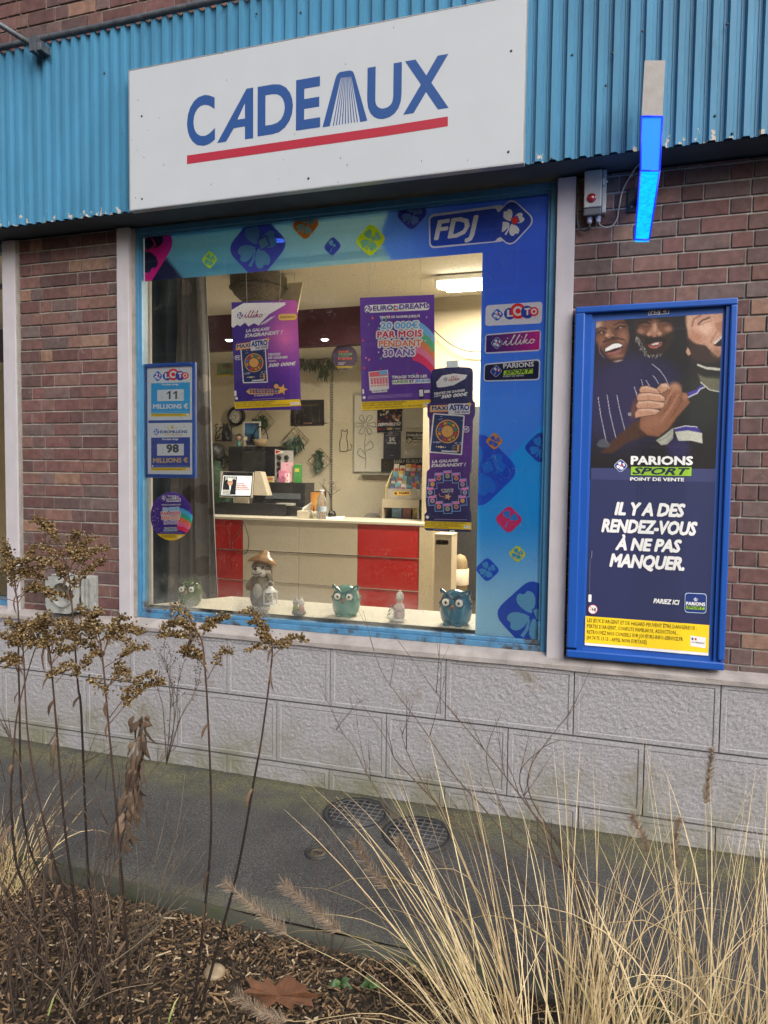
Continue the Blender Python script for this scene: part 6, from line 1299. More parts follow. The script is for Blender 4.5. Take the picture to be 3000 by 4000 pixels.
    x0, x1, z0, z1 = rect(1270, 1630, 1284, 1652, YW); mb = MB(); mb.box((x0, YW - .02, z0), (x1, YW, z1), bev=.003); r_ = mb.build('light_switch', mat('switch_white', (.62, .58, .5), .4), loc=(x0, YW, z0)); tag(r_, 'small pale light switch right of the dark plaque', 'light switch')
    # garlands of artificial leaves under the lowered ceiling
    mb = MB(); R = random.Random(4)
    for i in range(190):
        u = R.random(); p = P(1165 + 160 * u, 1396 + 22 * math.sin(u * 3) * .4 + R.uniform(0, 22) + (45 * R.random() if .55 < u < .75 else 0), YB - .08); leaf(mb, p, (R.uniform(-.6, .6), -.3, -1), .07 + .04 * R.random(), .009, mixc((.05, .07, .03), (.16, .18, .10), R.random()), .2)
    mb.tube([P(1160, 1398, YB - .07), P(1250, 1404, YB - .07), P(1335, 1392, YB - .07)], .004, 5, col=(.06, .05, .03))
    tag(mb.build('leaf_garland', LEAF, loc=P(1250, 1400, YB - .08), fixn=False), 'garland of thin drooping green leaves high on the back wall', 'garland')
wall_prints()

# things on and behind the counter ----------------------------------
def counter_things():
    Y1 = YC + .35
    def bx(name, q, Y, dep, m, lab, cat, bev=.006, group=None):
        x0, x1, z0, z1 = rect(*q, Y); mb = MB(); mb.box((x0, Y, z0), (x1, Y + dep, z1), bev=bev); return mb, x0, x1, z0, z1
    # black back cabinets
    YBk = YC + .95
    x0, x1, z0, z1 = rect(893, 1744, 1074, 1890, YBk); root = thing('black_cabinet', 'tall black cabinet under toys, picture and basket behind the counter', 'cabinet', (x0, YBk, .15)); mb = MB(); mb.box((x0, YBk, .15), (x1, YBk + .3, z1), bev=.004); mb.build('body', BLK, root); mb = MB(); xm = (x0 + x1) / 2; mb.box((x0 + .2, YBk - .012, z0 + .06), (xm + .2, YBk - .001, z1 - .06), bev=.003); mb.build('door', mat('black_satin', (.03, .028, .027), .5), root)
    ztop = z1
    x2, x3, z2, z3 = rect(1030, 1885, 1192, 1990, YBk - .3); root = thing('low_black_cabinet', 'low black cabinet carrying gift boxes right of the display screen', 'cabinet', (x2, YBk, .15)); mb = MB(); mb.box((x2, YBk - .3, .15), (x3, YBk - .02, z3), bev=.004); mb.build('body', BLK, root)
    mb = MB(); mb.box((x2 + .03, YBk - .306, z3 - .20), (x3 - .06, YBk - .3005, z3 - .13)); mb.build('drawer_front', mat('slate_front', (.09, .10, .11), .4), root)
    zlow = z3
    x0, x1, z0, z1 = rect(838, 1968, 1200, 2030, Y1); root = thing('till_unit', 'long low black till drawer unit on the counter', 'till', (x0, Y1, ZT)); mb = MB(); mb.box((x0, Y1, ZT), (x1 - .28, Y1 + .28, z1), bev=.004); mb.box((x1 - .28, Y1 + .05, ZT), (x1, Y1 + .25, z1 - .04), bev=.004); mb.build('body', BLK, root)
    mb = MB(); a_, b_, c_, d_ = rect(1078, 1968, 1136, 1980, Y1 + .02); mb.box((a_, Y1 + .02, d_ - .02), (b_, Y1 + .15, d_ + .005)); mb.build('printer_slot', mat('printer_grey', (.35, .33, .30), .5), root)
    ztill = z1
    # customer screen
    a = [(862, 1841), (990, 1845), (984, 1944), (858, 1942)]; Ys = Y1 - .02; root = thing('display_screen', 'customer display screen showing a magazine cover and red text', 'screen', P(920, 1950, Ys)); w4 = [P(*p, Ys) for p in a]; mb = MB(); mb.prism(w4, (0, .02, 0)); mb.build('bezel', mat('bezel_cream', (.5, .46, .38), .4), root)
    s_ = Art(Ys - .002); s_.zoom(800, 1600, .4202); s_.poly([(172, 578), (448, 584), (428, 812), (142, 806)], (26, 26, 26)); s_.up(); s_.poly([(172, 612), (440, 618), (424, 800), (150, 796)], (226, 232, 236)); s_.up()
    s_.poly([(178, 620), (300, 622), (284, 790), (162, 788)], (40, 40, 44)); s_.up(); s_.circle((236, 676), 24, (206, 160, 130), 16, 32); s_.poly([(200, 790), (205, 730), (236, 705), (280, 726), (288, 790)], (34, 34, 40)); s_.circle((236, 650), 24, (226, 222, 216), 16, 14); s_.up(); s_.poly([(226, 706), (246, 706), (240, 750), (230, 750)], (220, 220, 224)); s_.line([(222, 672), (252, 672)], 4, (40, 40, 44))
    s_.text('JDNEWS', (190, 650), (290, 652), 26, (230, 228, 220), .02); s_.text('JDNEWS', (370, 636), (430, 638), 14, (200, 150, 140), 0); s_.poly([(165, 745), (240, 747), (232, 785), (162, 783)], (206, 206, 200)); s_.line([(168, 757), (236, 759)], 5, (40, 40, 44)); s_.line([(168, 772), (232, 774)], 5, (40, 40, 44))
    for k, t in enumerate(('VOTRE', 'NOUVEAU', 'MAGAZINE', "D'ACTUALITÉ")): s_.text(t, (302 - 3 * k, 694 + 18 * k), ((364, 390, 398, 416)[k], 695 + 18 * k), 12, (186, 60, 56), .03, res=1)
    M = mat('lit_screen', attr=True, rough=.2, var=0); n = M.node_tree; at = [q for q in n.nodes if q.type == 'ATTRIBUTE'][0]; n.links.new(at.outputs['Color'], n.nodes['Principled BSDF'].inputs['Emission Color']); n.nodes['Principled BSDF'].inputs['Emission Strength'].default_value = .42
    s_.build('screen_image', M, root)
    mb = MB(); q = [P(992, 1841, Ys), P(1014, 1843, Ys), P(1042, 1936, Ys), P(985, 1934, Ys)]; mb.prism([p + Vector((0, .025, 0)) for p in q], (0, .12, 0)); mb.build('rear_shell', mat('shell_tan', (.48, .42, .32), .5), root)
    mb = MB(); p = P(935, 1950, Ys); mb.box((p.x - .1, Ys + .03, ztill + .002), (p.x + .1, Ys + .13, p.z + .06)); mb.build('stand', mat('bezel_cream'), root)
    # on the tall cabinet: toys, framed picture, basket
    zt = ztop; Yt = YBk + .02
    x0, x1, z0, z1 = rect(950, 1647, 1018, 1742, Yt + .12); c = Vector((x0, Yt + .12, zt)); root = thing('framed_picture', 'white framed picture of a black cat under blue night sky', 'framed picture', c); mb = MB(); t = .02; z0 = zt + .001
    for a0, a1 in (((x0, z0), (x1, z0 + t)), ((x0, z1 - t), (x1, z1)), ((x0, z0 + t), (x0 + t, z1 - t)), ((x1 - t, z0 + t), (x1, z1 - t))): mb.box((a0[0], c.y - .012, a0[1]), (a1[0], c.y + .01, a1[1]))
    mb.build('frame', mat('white_frame', (.7, .68, .62), .4), root); g = Art(c.y); g.grid(lambda u, v: (x0 + (x1 - x0) * u, c.y, z0 + (z1 - z0) * v), 8, 12, colfn=lambda u, v: mixc(lin((30, 50, 90)), lin((80, 140, 190)), max(0, 1 - abs(v - .6 + .3 * (u - .5)) * 2.2))); g.up(); w_ = x1 - x0; h_ = z1 - z0
    g.wpoly([(x0 + w_ * a_, z0 + h_ * b_) for a_, b_ in ((.35, .05), (.38, .3), (.45, .42), (.47, .52), (.54, .47), (.60, .53), (.64, .40), (.74, .2), (.76, .05))], (22, 22, 26)); g.build('print', PRINT, root)
    def toy(px0, px1, py0, skin, hair, cloth, lab):
        x0, x1, z0, z1 = rect(px0, py0, px1, 1744, Yt); c = Vector(((x0 + x1) / 2, Yt, zt)); h = z1 - zt; root = thing('toy_figure', lab, 'toy figure', c); mb = MB(); mb.lathe([(h * .16, 0), (h * .22, h * .08), (h * .17, h * .30), (h * .13, h * .48)], c, 14); mb.ball(c + Vector((h * .16, -.01, h * .3)), (h * .05, h * .06, h * .13)); mb.ball(c + Vector((-h * .16, -.01, h * .3)), (h * .05, h * .06, h * .13)); mb.build('body', mat('toy_' + cloth[0], cloth[1], .5), root)
        mb = MB(); mb.ball(c + Vector((0, -.01, h * .66)), (h * .22, h * .2, h * .21), 16, 10); mb.build('head', mat('toy_skin_' + skin[0], skin[1], .5), root); mb = MB()
        for s in (-1, 1): mb.ball(c + Vector((s * h * .09, -h * .2, h * .68)), (h * .035, h * .02, h * .05), 8, 6)
        mb.build('eye', mat('toy_eye', (.02, .02, .02), .2), root); mb = MB(); mb.ball(c + Vector((0, h * .05, h * .76)), (h * .27, h * .22, h * .24), 16, 10); mb.build('hair', mat('toy_' + hair[0], hair[1], .6), root)
    toy(921, 946, 1694, ('pale', (.5, .34, .25)), ('dark', (.06, .04, .035)), ('teal', (.12, .30, .27)), 'small toy figure with big dark hair and teal clothes')
    toy(944, 966, 1702, ('cream', (.55, .48, .36)), ('cream', (.5, .43, .32)), ('tan', (.35, .28, .2)), 'small cream and tan toy animal on black cabinet')
    x0, x1, z0, z1 = rect(988, 1716, 1048, 1744, Yt); c = Vector(((x0 + x1) / 2, Yt, zt)); r_ = (x1 - x0) / 2; root = thing('wicker_basket', 'small wicker basket with thin hoop handle on black cabinet', 'basket', c); h = z1 - zt; mb = MB(); mb.lathe([(r_ * .62, 0), (r_ * .8, h * .5), (r_, h), (r_ * .94, h), (r_ * .74, h * .5), (r_ * .56, .01)], c, 24, sy=.6); mb.build('bowl', mat('wicker', (.42, .31, .17), .7, var=.35, vs=50), root); mb = MB(); mb.tube([c + Vector((r_ * .95 * math.cos(t), 0, h * .95 + r_ * 1.5 * math.sin(t))) for t in [math.pi * k / 14 for k in range(15)]], .008, 6); mb.build('handle', BLK, root)
    # on the low cabinet: bead display, gift boxes, green pack, books
    x0, x1, z0, z1 = rect(1074, 1760, 1142, 1884, YBk - .2); root = thing('pendant_display', 'grey display stand with rows of black hexagon trinkets and red pennant', 'display stand', (x0, YBk - .2, zlow)); mb = MB(); mb.box((x0, YBk - .2, zlow + .001), (x1, YBk - .17, z1)); mb.build('panel', mat('panel_grey', (.34, .33, .31), .6), root)
    for i in range(3):
        for j in range(4):
            p = Vector((x0 + (x1 - x0) * (.25 + .42 * i), YBk - .2, z1 - (z1 - zlow) * (.22 + .19 * j))); 
            if p.x < x1 - .03: mb = MB(); mb.lathe([(.034, 0), (.034, .012), (.024, .018)], p, 6, ax=(0, -1, 0)); mb.build('trinket', BLK, root)
    mb = MB(); a = Art(YBk - .23); a.zoom(800, 1600, .4202); a.poly([(653, 368), (735, 392), (654, 418)], (226, 220, 210)); a.up(); a.poly([(657, 374), (712, 391), (658, 412)], (176, 46, 44)); a.build('pennant', PRINT, root)
    for px0, px1, py0, py1, cc, lab in ((1096, 1142, 1806, 1884, (.62, .36, .40), 'pink spotted gift box standing at back of low cabinet'), (1088, 1116, 1838, 1884, (.6, .2, .32), 'pink pack of small jars stacked on low cabinet'), (1112, 1128, 1850, 1884, (.75, .6, .6), 'white and pink little gift box in front')):
        Yg = YBk - .24 - .04 * (py0 > 1810) - .05 * (py0 > 1845); x0, x1, z0, z1 = rect(px0, py0, px1, py1, Yg); root = thing('gift_box', lab, 'gift box', (x0, Yg, zlow), 'pink gift boxes'); mb = MB(); mb.box((x0, Yg, zlow + .001), (x1, Yg + .035, z1), bev=.003); mb.build('carton', mat('gift_%d' % px0, cc, .5), root); mb = MB(); R = random.Random(px0)
        for k in range(9): mb.ball((R.uniform(x0 + .01, x1 - .01), Yg - .0005, R.uniform(zlow + .02, z1 - .01)), (.009, .002, .009), 8, 4)
        mb.build('spot_print', mat('gift_dot', (.55, .12, .25), .5), root)
    x0, x1, z0, z1 = rect(1147, 1814, 1173, 1882, YBk - .26); mb = MB(); mb.box((x0, YBk - .26, zlow + .001), (x1, YBk - .2, z1), bev=.004); o = mb.build('green_pack', mat('pack_green', (.05, .24, .05), .4, var=.2, vs=30), loc=(x0, YBk - .26, zlow)); tag(o, 'upright green pack beside the pink gift boxes', 'pack'); mb = MB(); mb.box((x0 + .015, YBk - .2615, z0 + .12), (x1 - .015, YBk - .2602, z1 - .05)); mb.build('pack_print', mat('pack_yellow', (.5, .45, .08), .5), o)
    for k, (cc, h0) in enumerate((((.42, .34, .08), 0), ((.40, .12, .08), .025), ((.44, .30, .12), .05))):
        x0, x1, z0, z1 = rect(1030, 1860, 1066, 1884, YBk - .28); mb = MB(); mb.box((x0 + .004 * k, YBk - .28, zlow + h0 + .001), (x1, YBk - .2, zlow + h0 + .024), bev=.002); o = mb.build('paperback', mat('book_%d' % k, cc, .6), loc=(x0, YBk - .28, zlow + h0)); tag(o, ('yellow book lying lowest in the little stack', 'red book lying between two yellow ones', 'orange yellow book lying on top of the little stack')[k], 'book', 'stacked books'); mb = MB(); mb.box((x0 + .006 + .004 * k, YBk - .2795, zlow + h0 + .004), (x1 + .001, YBk - .202, zlow + h0 + .021)); mb.build('pages', mat('paper_page', (.6, .56, .46), .8), o)
    # front right of the counter
    Yf = YC + .12
    x0, x1, z0, z1 = rect(1209, 1918, 1272, 2000, Yf + .3); root = thing('framed_picture', 'orange framed picture with dark cat silhouettes behind the bottle', 'framed picture', (x0, Yf + .3, ZT)); mb = MB(); mb.box((x0, Yf + .305, ZT + .001), (x1, Yf + .32, z1), bev=.003); mb.build('frame', BLK, root); g = Art(Yf + .303); t = .012; g.grid(lambda u, v: (x0 + t + (x1 - x0 - 2 * t) * u, g.Y, ZT + t + (z1 - ZT - 2 * t) * v), 6, 6, colfn=lambda u, v: mixc(lin((150, 90, 40)), lin((216, 160, 80)), max(0, 1 - math.hypot(u - .5, v - .6) * 1.5))); g.up(); w_, h_ = x1 - x0, z1 - ZT
    for ox, k in ((.42, 1.0), (.2, .55)): g.wpoly([(x0 + w_ * (ox + a_ * k * .5), ZT + h_ * (.08 + b_ * k)) for a_, b_ in ((.0, 0), (.05, .35), (.15, .5), (.14, .72), (.22, .62), (.32, .72), (.34, .5), (.5, .25), (.55, 0))], (30, 24, 22))
    g.build('print', PRINT, root)
    c = Vector((P(1257, 2000, Yf).x, Yf, ZT + .001)); h = P(1257, 1914, Yf).z - ZT; r_ = h * .16; root = thing('water_bottle', 'clear plastic water bottle on the counter', 'bottle', c); mb = MB(); mb.lathe([(r_ * .9, 0), (r_, h * .04), (r_ * .95, h * .2), (r_, h * .24), (r_ * .95, h * .45), (r_, h * .5), (r_ * .9, h * .68), (r_ * .4, h * .86), (r_ * .38, h * .93)], c, 20); mb.build('body', mat('clear_plastic', (.9, .93, .94), .08, trans=.9, var=0), root); mb = MB(); mb.lathe([(r_ * .44, h * .93), (r_ * .44, h), (0, h)], c, 14); mb.build('cap', mat('cap_white', (.6, .6, .62), .4), root); mb = MB(); mb.lathe([(r_ * 1.02, h * .26), (r_ * 1.02, h * .44)], c, 20, cap=False); mb.build('bottle_label', mat('bottle_print', (.35, .42, .5), .5), root)
    x0, x1, z0, z1 = rect(1160, 2000, 1206, 2022, Yf); root = thing('tissue_box', 'low cream box with white tissue sticking out', 'tissue box', (x0, Yf, ZT)); mb = MB(); mb.box((x0, Yf, ZT + .001), (x1, Yf + .12, ZT + .085), bev=.004); mb.build('carton', mat('carton_cream', (.6, .54, .42), .6), root); mb = MB(); cx = (x0 + x1) / 2; mb.add([(cx - .03, Yf + .05, ZT + .086), (cx + .06, Yf + .06, ZT + .086), (cx + .09, Yf + .05, ZT + .19), (cx + .02, Yf + .07, ZT + .15), (cx - .03, Yf + .06, ZT + .12)], [(0, 1, 2, 3), (0, 3, 4)]); mb.build('tissue', mat('tissue_white', (.75, .73, .68), .9), root)
    x0, x1, z0, z1 = rect(1211, 1992, 1238, 2022, Yf + .02); c = Vector(((x0 + x1) / 2, Yf + .06, ZT + .001)); h = z1 - z0; mb = MB(); mb.lathe([(h * .30, 0), (h * .40, h * .9), (h * .36, h * .9), (h * .28, .02)], c, 20); o = mb.build('paper_cup', mat('cup_cream', (.62, .55, .42), .5), loc=c); tag(o, 'small cream cup between tissue box and bottle', 'cup')
    mb = MB(); p = P(1292, 2020, Yf); mb.add([(p.x - .10, Yf, ZT + .002), (p.x + .14, Yf + .02, ZT + .002), (p.x + .10, Yf + .18, ZT + .03), (p.x - .13, Yf + .16, ZT + .012)], [(0, 1, 2, 3)]); tag(mb.build('paper_sheet', mat('paper_white', (.75, .72, .65), .8), loc=(p.x, Yf, ZT)), 'loose white paper lying beside the bottle', 'paper')
    R = random.Random(6); root = thing('twig_branch', 'bare black decorative branch standing on the counter', 'branch', (P(1297, 2010, Yf + .3).x, Yf + .3, ZT)); mb = MB(); b0 = root.location.copy(); mb.lathe([(.045, 0), (.05, .04), (.03, .08)], b0, 12)
    def tw(p, d, l, r, k):
        q = p + d * l; mb.tube([p, (p + q) / 2 + Vector((R.gauss(0, .012), R.gauss(0, .012), 0)), q], [r, r * .8, r * .6], 5)
        if k: 
            for _ in range(3): tw(p.lerp(q, R.uniform(.45, 1)), (d + Vector((R.gauss(0, .7), R.gauss(0, .5), R.gauss(.1, .4)))).normalized(), l * R.uniform(.5, .75), r * .6, k - 1)
    tw(b0 + Vector((0, 0, .05)), Vector((-.1, 0, 1)).normalized(), .22, .008, 3); mb.build('branch', BLK, root)
    # collector-card display and the shelf under it
    x0, x1, z0, z1 = rect(1510, 1836, 1652, 1950, YC + .62); Yd = YC + .62; root = thing('card_display', 'stepped yellow and grey card display full of bright packets', 'card display', (x0, Yd, z0)); sd = MB(); dp_ = .28; 
    for xx in (x0, x1 - .012): sd.prism([(xx, Yd - .04, z0), (xx, Yd + dp_, z0), (xx, Yd + dp_, z1), (xx, Yd + .2, z1 - .01), (xx, Yd - .04, z0 + .14)], (.012, 0, 0))
    sd.build('side_panel', mat('display_yellow', (.42, .34, .16), .5), root); mb = MB(); mb.box((x0 + .013, Yd - .03, z0), (x1 - .013, Yd - .018, z0 + .12)); mb.box((x0 + .013, Yd - .018, z0), (x1 - .013, Yd + dp_, z0 + .02)); mb.build('front_board', mat('display_grey', (.30, .27, .22), .5), root)
    a = Art(Yd - .0305); a.zoom(1200, 1350, .5726); a.poly([(590, 996), (704, 994), (704, 1020), (588, 1022)], (206, 160, 60)); a.up(); a.text('PANINI', (628, 1014), (694, 1012), 14, (40, 34, 30), .05); a.circle((604, 1008), 9, (60, 46, 36), 10); a.build('name_strip', PRINT, root)
    R = random.Random(12); pal = [(.5, .1, .06), (.5, .36, .1), (.12, .2, .42), (.6, .6, .6), (.42, .08, .14), (.1, .12, .16), (.5, .44, .34), (.16, .32, .36)]
    n_ = 0
    for r in range(4):
        for k in range(5):
            xx = x0 + .03 + (x1 - x0 - .12) * k / 4.6 + R.uniform(-.008, .008); yy = Yd + .02 + .065 * r; zz = z0 + .10 + .075 * r; mb = MB(); mb.box((xx, yy, zz - .07), (xx + .062, yy + .012, zz + R.uniform(.06, .09)), col=R.choice(pal)); c1 = R.choice(pal)
            mb.box((xx + .008, yy - .002, zz + .0), (xx + .054, yy - .0005, zz + .035), col=c1); mb.build('card_packet', mat('packet_print', attr=True, rough=.3, var=.25, vs=40), root)
    x0, x1, z0_, z1_ = rect(1496, 1951, 1640, 2040, Yd - .01); root = thing('card_shelf', 'open beige shelf unit carrying the card display', 'shelf unit', (x0, Yd, .15)); mb = MB(); z1_ = z0
    mb.box((x0, Yd - .05, z1_ - .10), (x1, Yd + .3, z1_ - .001)); mb.box((x0, Yd - .05, .15), (x0 + .02, Yd + .3, z1_ - .101)); mb.box((x1 - .02, Yd - .05, .15), (x1, Yd + .3, z1_ - .101)); mb.box((x0 + .021, Yd + .28, .15), (x1 - .021, Yd + .3, z1_ - .101)); mb.box((x0 + .021, Yd - .04, ZT - .05), (x1 - .021, Yd + .279, ZT - .03)); mb.build('body', mat('shelf_beige', (.33, .28, .2), .6), root)
    for k, (a_, b_, cc) in enumerate(((1530, 1568, (.12, .22, .32)), (1572, 1606, (.2, .06, .06)), (1612, 1634, (.4, .3, .1)))):
        p0, p1 = P(a_, 2020, Yd + .05).x, P(b_, 2020, Yd + .05).x; mb = MB(); mb.box((p0, Yd + .05, ZT - .029), (p1, Yd + .09, ZT + .12), bev=.003); mb.box((p0 + .01, Yd + .0485, ZT + .02), (p1 - .01, Yd + .0498, ZT + .06)); tag(mb.build('card_box', mat('cardbox_%d' % k, cc, .4, var=.5, vs=30), loc=(p0, Yd + .05, ZT)), ('blue card box on the shelf under the card display', 'dark red card box on the shelf under the card display', 'yellow card box on the shelf under the card display')[k], 'box', 'card boxes on the shelf')
    # chair back above the counter edge
    x0, x1, z0, z1 = rect(1409, 2003, 1496, 2040, YC + .75); root = thing('chair', 'grey rounded chair back showing above the counter', 'chair', ((x0 + x1) / 2, YC + .75, .15)); mb = MB(); w_ = x1 - x0; pts = [(x0 + w_ * u, YC + .75, z1 - .16 * (abs(2 * u - 1) ** 3.2)) for u in [k / 16 for k in range(17)]]
    mb.prism([(x0 + .02, YC + .75, .75)] + pts + [(x1 - .02, YC + .75, .75)], (0, .04, 0)); mb.build('backrest', mat('chair_grey', (.22, .2, .17), .6), root); mb = MB(); mb.box((x0, YC + .4 + .28, .56), (x1, YC + 1.1, .62), bev=.02); mb.build('seat', mat('chair_grey'), root)
    for sx in (x0 + .03, x1 - .03):
        for sy in (YC + .70, YC + 1.06): mb = MB(); mb.tube([(sx, sy, .15), (sx, sy, .56)], .012, 8); mb.build('leg', BLK, root)
    # tall cream box with hand hole at the end of the counter
    Yx = 3.05; x0, x1, z0, z1 = rect(1696, 2088, 1762, 2375, Yx); zb = .15; root = thing('tall_carton', 'tall cream cardboard bin with a hand hole near its top', 'carton', (x0, Yx, zb)); mb = MB(); zc = z1 - .075; xm = (x0 + x1) / 2 - .01; hw, hh = .06, .022
    xs = [x0, xm - hw, xm + hw, x1]; zs = [zb, zc - hh, zc + hh, z1]; 
    for i in range(3):
        for j in range(3):
            if i == 1 and j == 1: continue
            mb.add([(xs[i], Yx, zs[j]), (xs[i + 1], Yx, zs[j]), (xs[i + 1], Yx, zs[j + 1]), (xs[i], Yx, zs[j + 1])], [(0, 1, 2, 3)])
    mb.box((x0, Yx + .004, zb), (x0 + .004, Yx + .25, z1)); mb.box((x1 - .004, Yx + .004, zb), (x1, Yx + .25, z1)); mb.box((x0 + .004, Yx + .246, zb), (x1 - .004, Yx + .25, z1)); mb.build('bin_wall', mat('carton_board', (.56, .48, .37), .7, var=.05), root); mb = MB(); mb.box((x0 - .003, Yx - .004, z1 - .006), (x1 + .003, Yx + .254, z1 + .004)); mb.build('lid', mat('carton_lid', (.62, .55, .44), .7), root)
    # stove-like heater with wrap behind
    x0, x1, z0, z1 = rect(1752, 2168, 1822, 2330, 3.5); c = Vector(((x0 + x1) / 2, 3.62, .15)); r_ = (x1 - x0) / 2; root = thing('gas_bottle', 'rounded tan container held by a wide cream band', 'container', c); mb = MB(); h = z1 - .15; mb.lathe([(r_ * .86, 0), (r_ * .88, h * .8), (r_ * .8, h * .9), (r_ * .55, h * .97), (0, h)], c, 24); mb.build('body', mat('rusty_tan', (.30, .22, .12), .6, var=.3, vs=12), root); mb = MB(); mb.lathe([(r_, h * .58), (r_, h * .80), (r_ * .95, h * .80), (r_ * .95, h * .58)], c, 28, cap=False); mb.build('band', mat('band_cream', (.55, .47, .36), .6), root)
    x0, x1, z0, z1 = rect(1770, 1850, 1900, 2330, 3.75); mb = MB(); mb.box((x0, 3.8, .4), (x1 + .3, 3.87, P(1800, 1590, 3.8).z)); tag(mb.build('dark_screen_panel', mat('charcoal_panel', (.035, .035, .037), .7, var=.2, vs=30), loc=(x0, 3.8, .4)), 'tall charcoal panel standing behind the column poster', 'panel')
    # person behind the curtain edge
    px = P(842, 1800, YC + .62).x; Yp = YC + .62; root = thing('person', 'person in dark green patterned jacket half hidden by the curtain edge', 'person', (px, Yp, .15))
    zh = P(842, 1792, Yp).z; sk = bpy.data.meshes.new('body'); V_ = [(0, 0, 1.0), (0, 0, 1.25), (0, 0, zh - .18 - .15), (0, -.01, zh - .08), (0, -.02, zh + .06), (-.19, 0, zh - .22), (-.24, -.02, zh - .50), (-.16, -.22, zh - .66), (.19, 0, zh - .22), (.24, -.02, zh - .50), (.16, -.22, zh - .66), (-.1, 0, .6), (-.11, .02, .17), (.1, 0, .6), (.11, .02, .17), (-.11, -.08, .17), (.11, -.08, .17)]
    E_ = [(0, 1), (1, 2), (2, 3), (3, 4), (2, 5), (5, 6), (6, 7), (2, 8), (8, 9), (9, 10), (0, 11), (11, 12), (0, 13), (13, 14), (12, 15), (14, 16)]; Rr = [.17, .17, .15, .065, .10, .085, .06, .045, .085, .06, .045, .10, .055, .10, .055, .045, .045]
    sk.from_pydata([(v[0], v[1], v[2] - .15) for v in V_], [], []); sk.clear_geometry(); sk.from_pydata([(v[0], v[1], v[2] - .15) for v in V_], E_, []); ob = bpy.data.objects.new('body', sk); COL.objects.link(ob); ob.parent = root
    md = ob.modifiers.new('skin', 'SKIN'); 
    for v, r in zip(sk.skin_vertices[0].data, Rr): v.radius = (r, r)
    sk.skin_vertices[0].data[0].use_root = True; ob.modifiers.new('smooth', 'SUBSURF').levels = 2; ob.modifiers['smooth'].render_levels = 2
    sk.materials.append(mat('jacket_green', (.03, .06, .035), .8, var=.6, vs=14)); mb = MB(); mb.ball((px, Yp + .0, zh + .07), (.115, .125, .13), 20, 14); mb.build('hair', mat('black_hair', (.015, .014, .014), .5), root)
    # wicker lamp and board hanging under the ceiling
    c = P(1010, 1128, 2.6); r_ = (P(1110, 1128, 2.6) - c).length; root = thing('wicker_lampshade', 'dark woven half round lampshade under the ceiling', 'lampshade', c); mb = MB(); mb.lathe([(r_, .10), (r_ * .98, 0), (r_ * .86, -.06), (r_ * .6, -.12), (r_ * .3, -.15), (0, -.16)], c, 36, cap=False); mb.build('shade', mat('dark_wicker', (.10, .08, .05), .7, var=.5, vs=60, bump=.006, bs=60), root); mb = MB()
    for k in range(5): mb.tube([c + Vector((r_ * (1.01 - .12 * k) * math.cos(t), r_ * (1.01 - .12 * k) * math.sin(t), -.022 * k * 1.4)) for t in [2 * math.pi * i / 30 for i in range(31)]], .008, 5)
    mb.build('woven_ring', mat('dark_wicker2', (.05, .04, .025), .7), root); mb = MB(); mb.tube([c + Vector((0, 0, .0)), Vector((c.x, c.y, 3.6))], .006, 6); mb.build('suspension', BLK, root)
    x0, x1, z0, z1 = rect(1114, 1105, 1182, 1262, 2.7); mb = MB(); mb.prism([(x0, 2.7, z1), (x1, 2.7, z1), (x1 - .06, 2.66, z0), (x0 - .07, 2.66, z0)], (0, .02, 0)); mb.tube([((x0 + x1) / 2, 2.71, z1), ((x0 + x1) / 2, 2.71, 3.6)], .004, 5); tag(mb.build('ceiling_board', mat('panel_cream', (.62, .56, .42), .5), loc=(x0, 2.7, z1)), 'cream tilted panel hanging beside the woven lampshade', 'panel')
    # cable with small leaves drooping on the right
    pts = smooth_path([P(1672, 1262, 3.8), P(1712, 1306, 3.8), P(1770, 1350, 3.8), P(1830, 1372, 3.8), P(1900, 1374, 3.8)], 6); mb = MB(); mb.tube(pts, .006, 6); tag(mb.build('hanging_cable', mat('black_cable'), loc=pts[0]), 'black cable drooping across the tan wall top right', 'cable')
    pts = smooth_path([P(952, 2032, YC - .03), P(935, 2075, YC - .05), P(905, 2130, YC - .05), P(925, 2158, YC - .05), P(962, 2160, YC - .05), P(972, 2110, YC - .05), P(958, 2055, YC - .04), P(948, 2030, YC - .03)], 6); mb = MB(); mb.tube(pts, .0045, 6); tag(mb.build('loose_cable', mat('black_cable'), loc=pts[0]), 'thin black cable looping down over the counter front', 'cable')
counter_things()
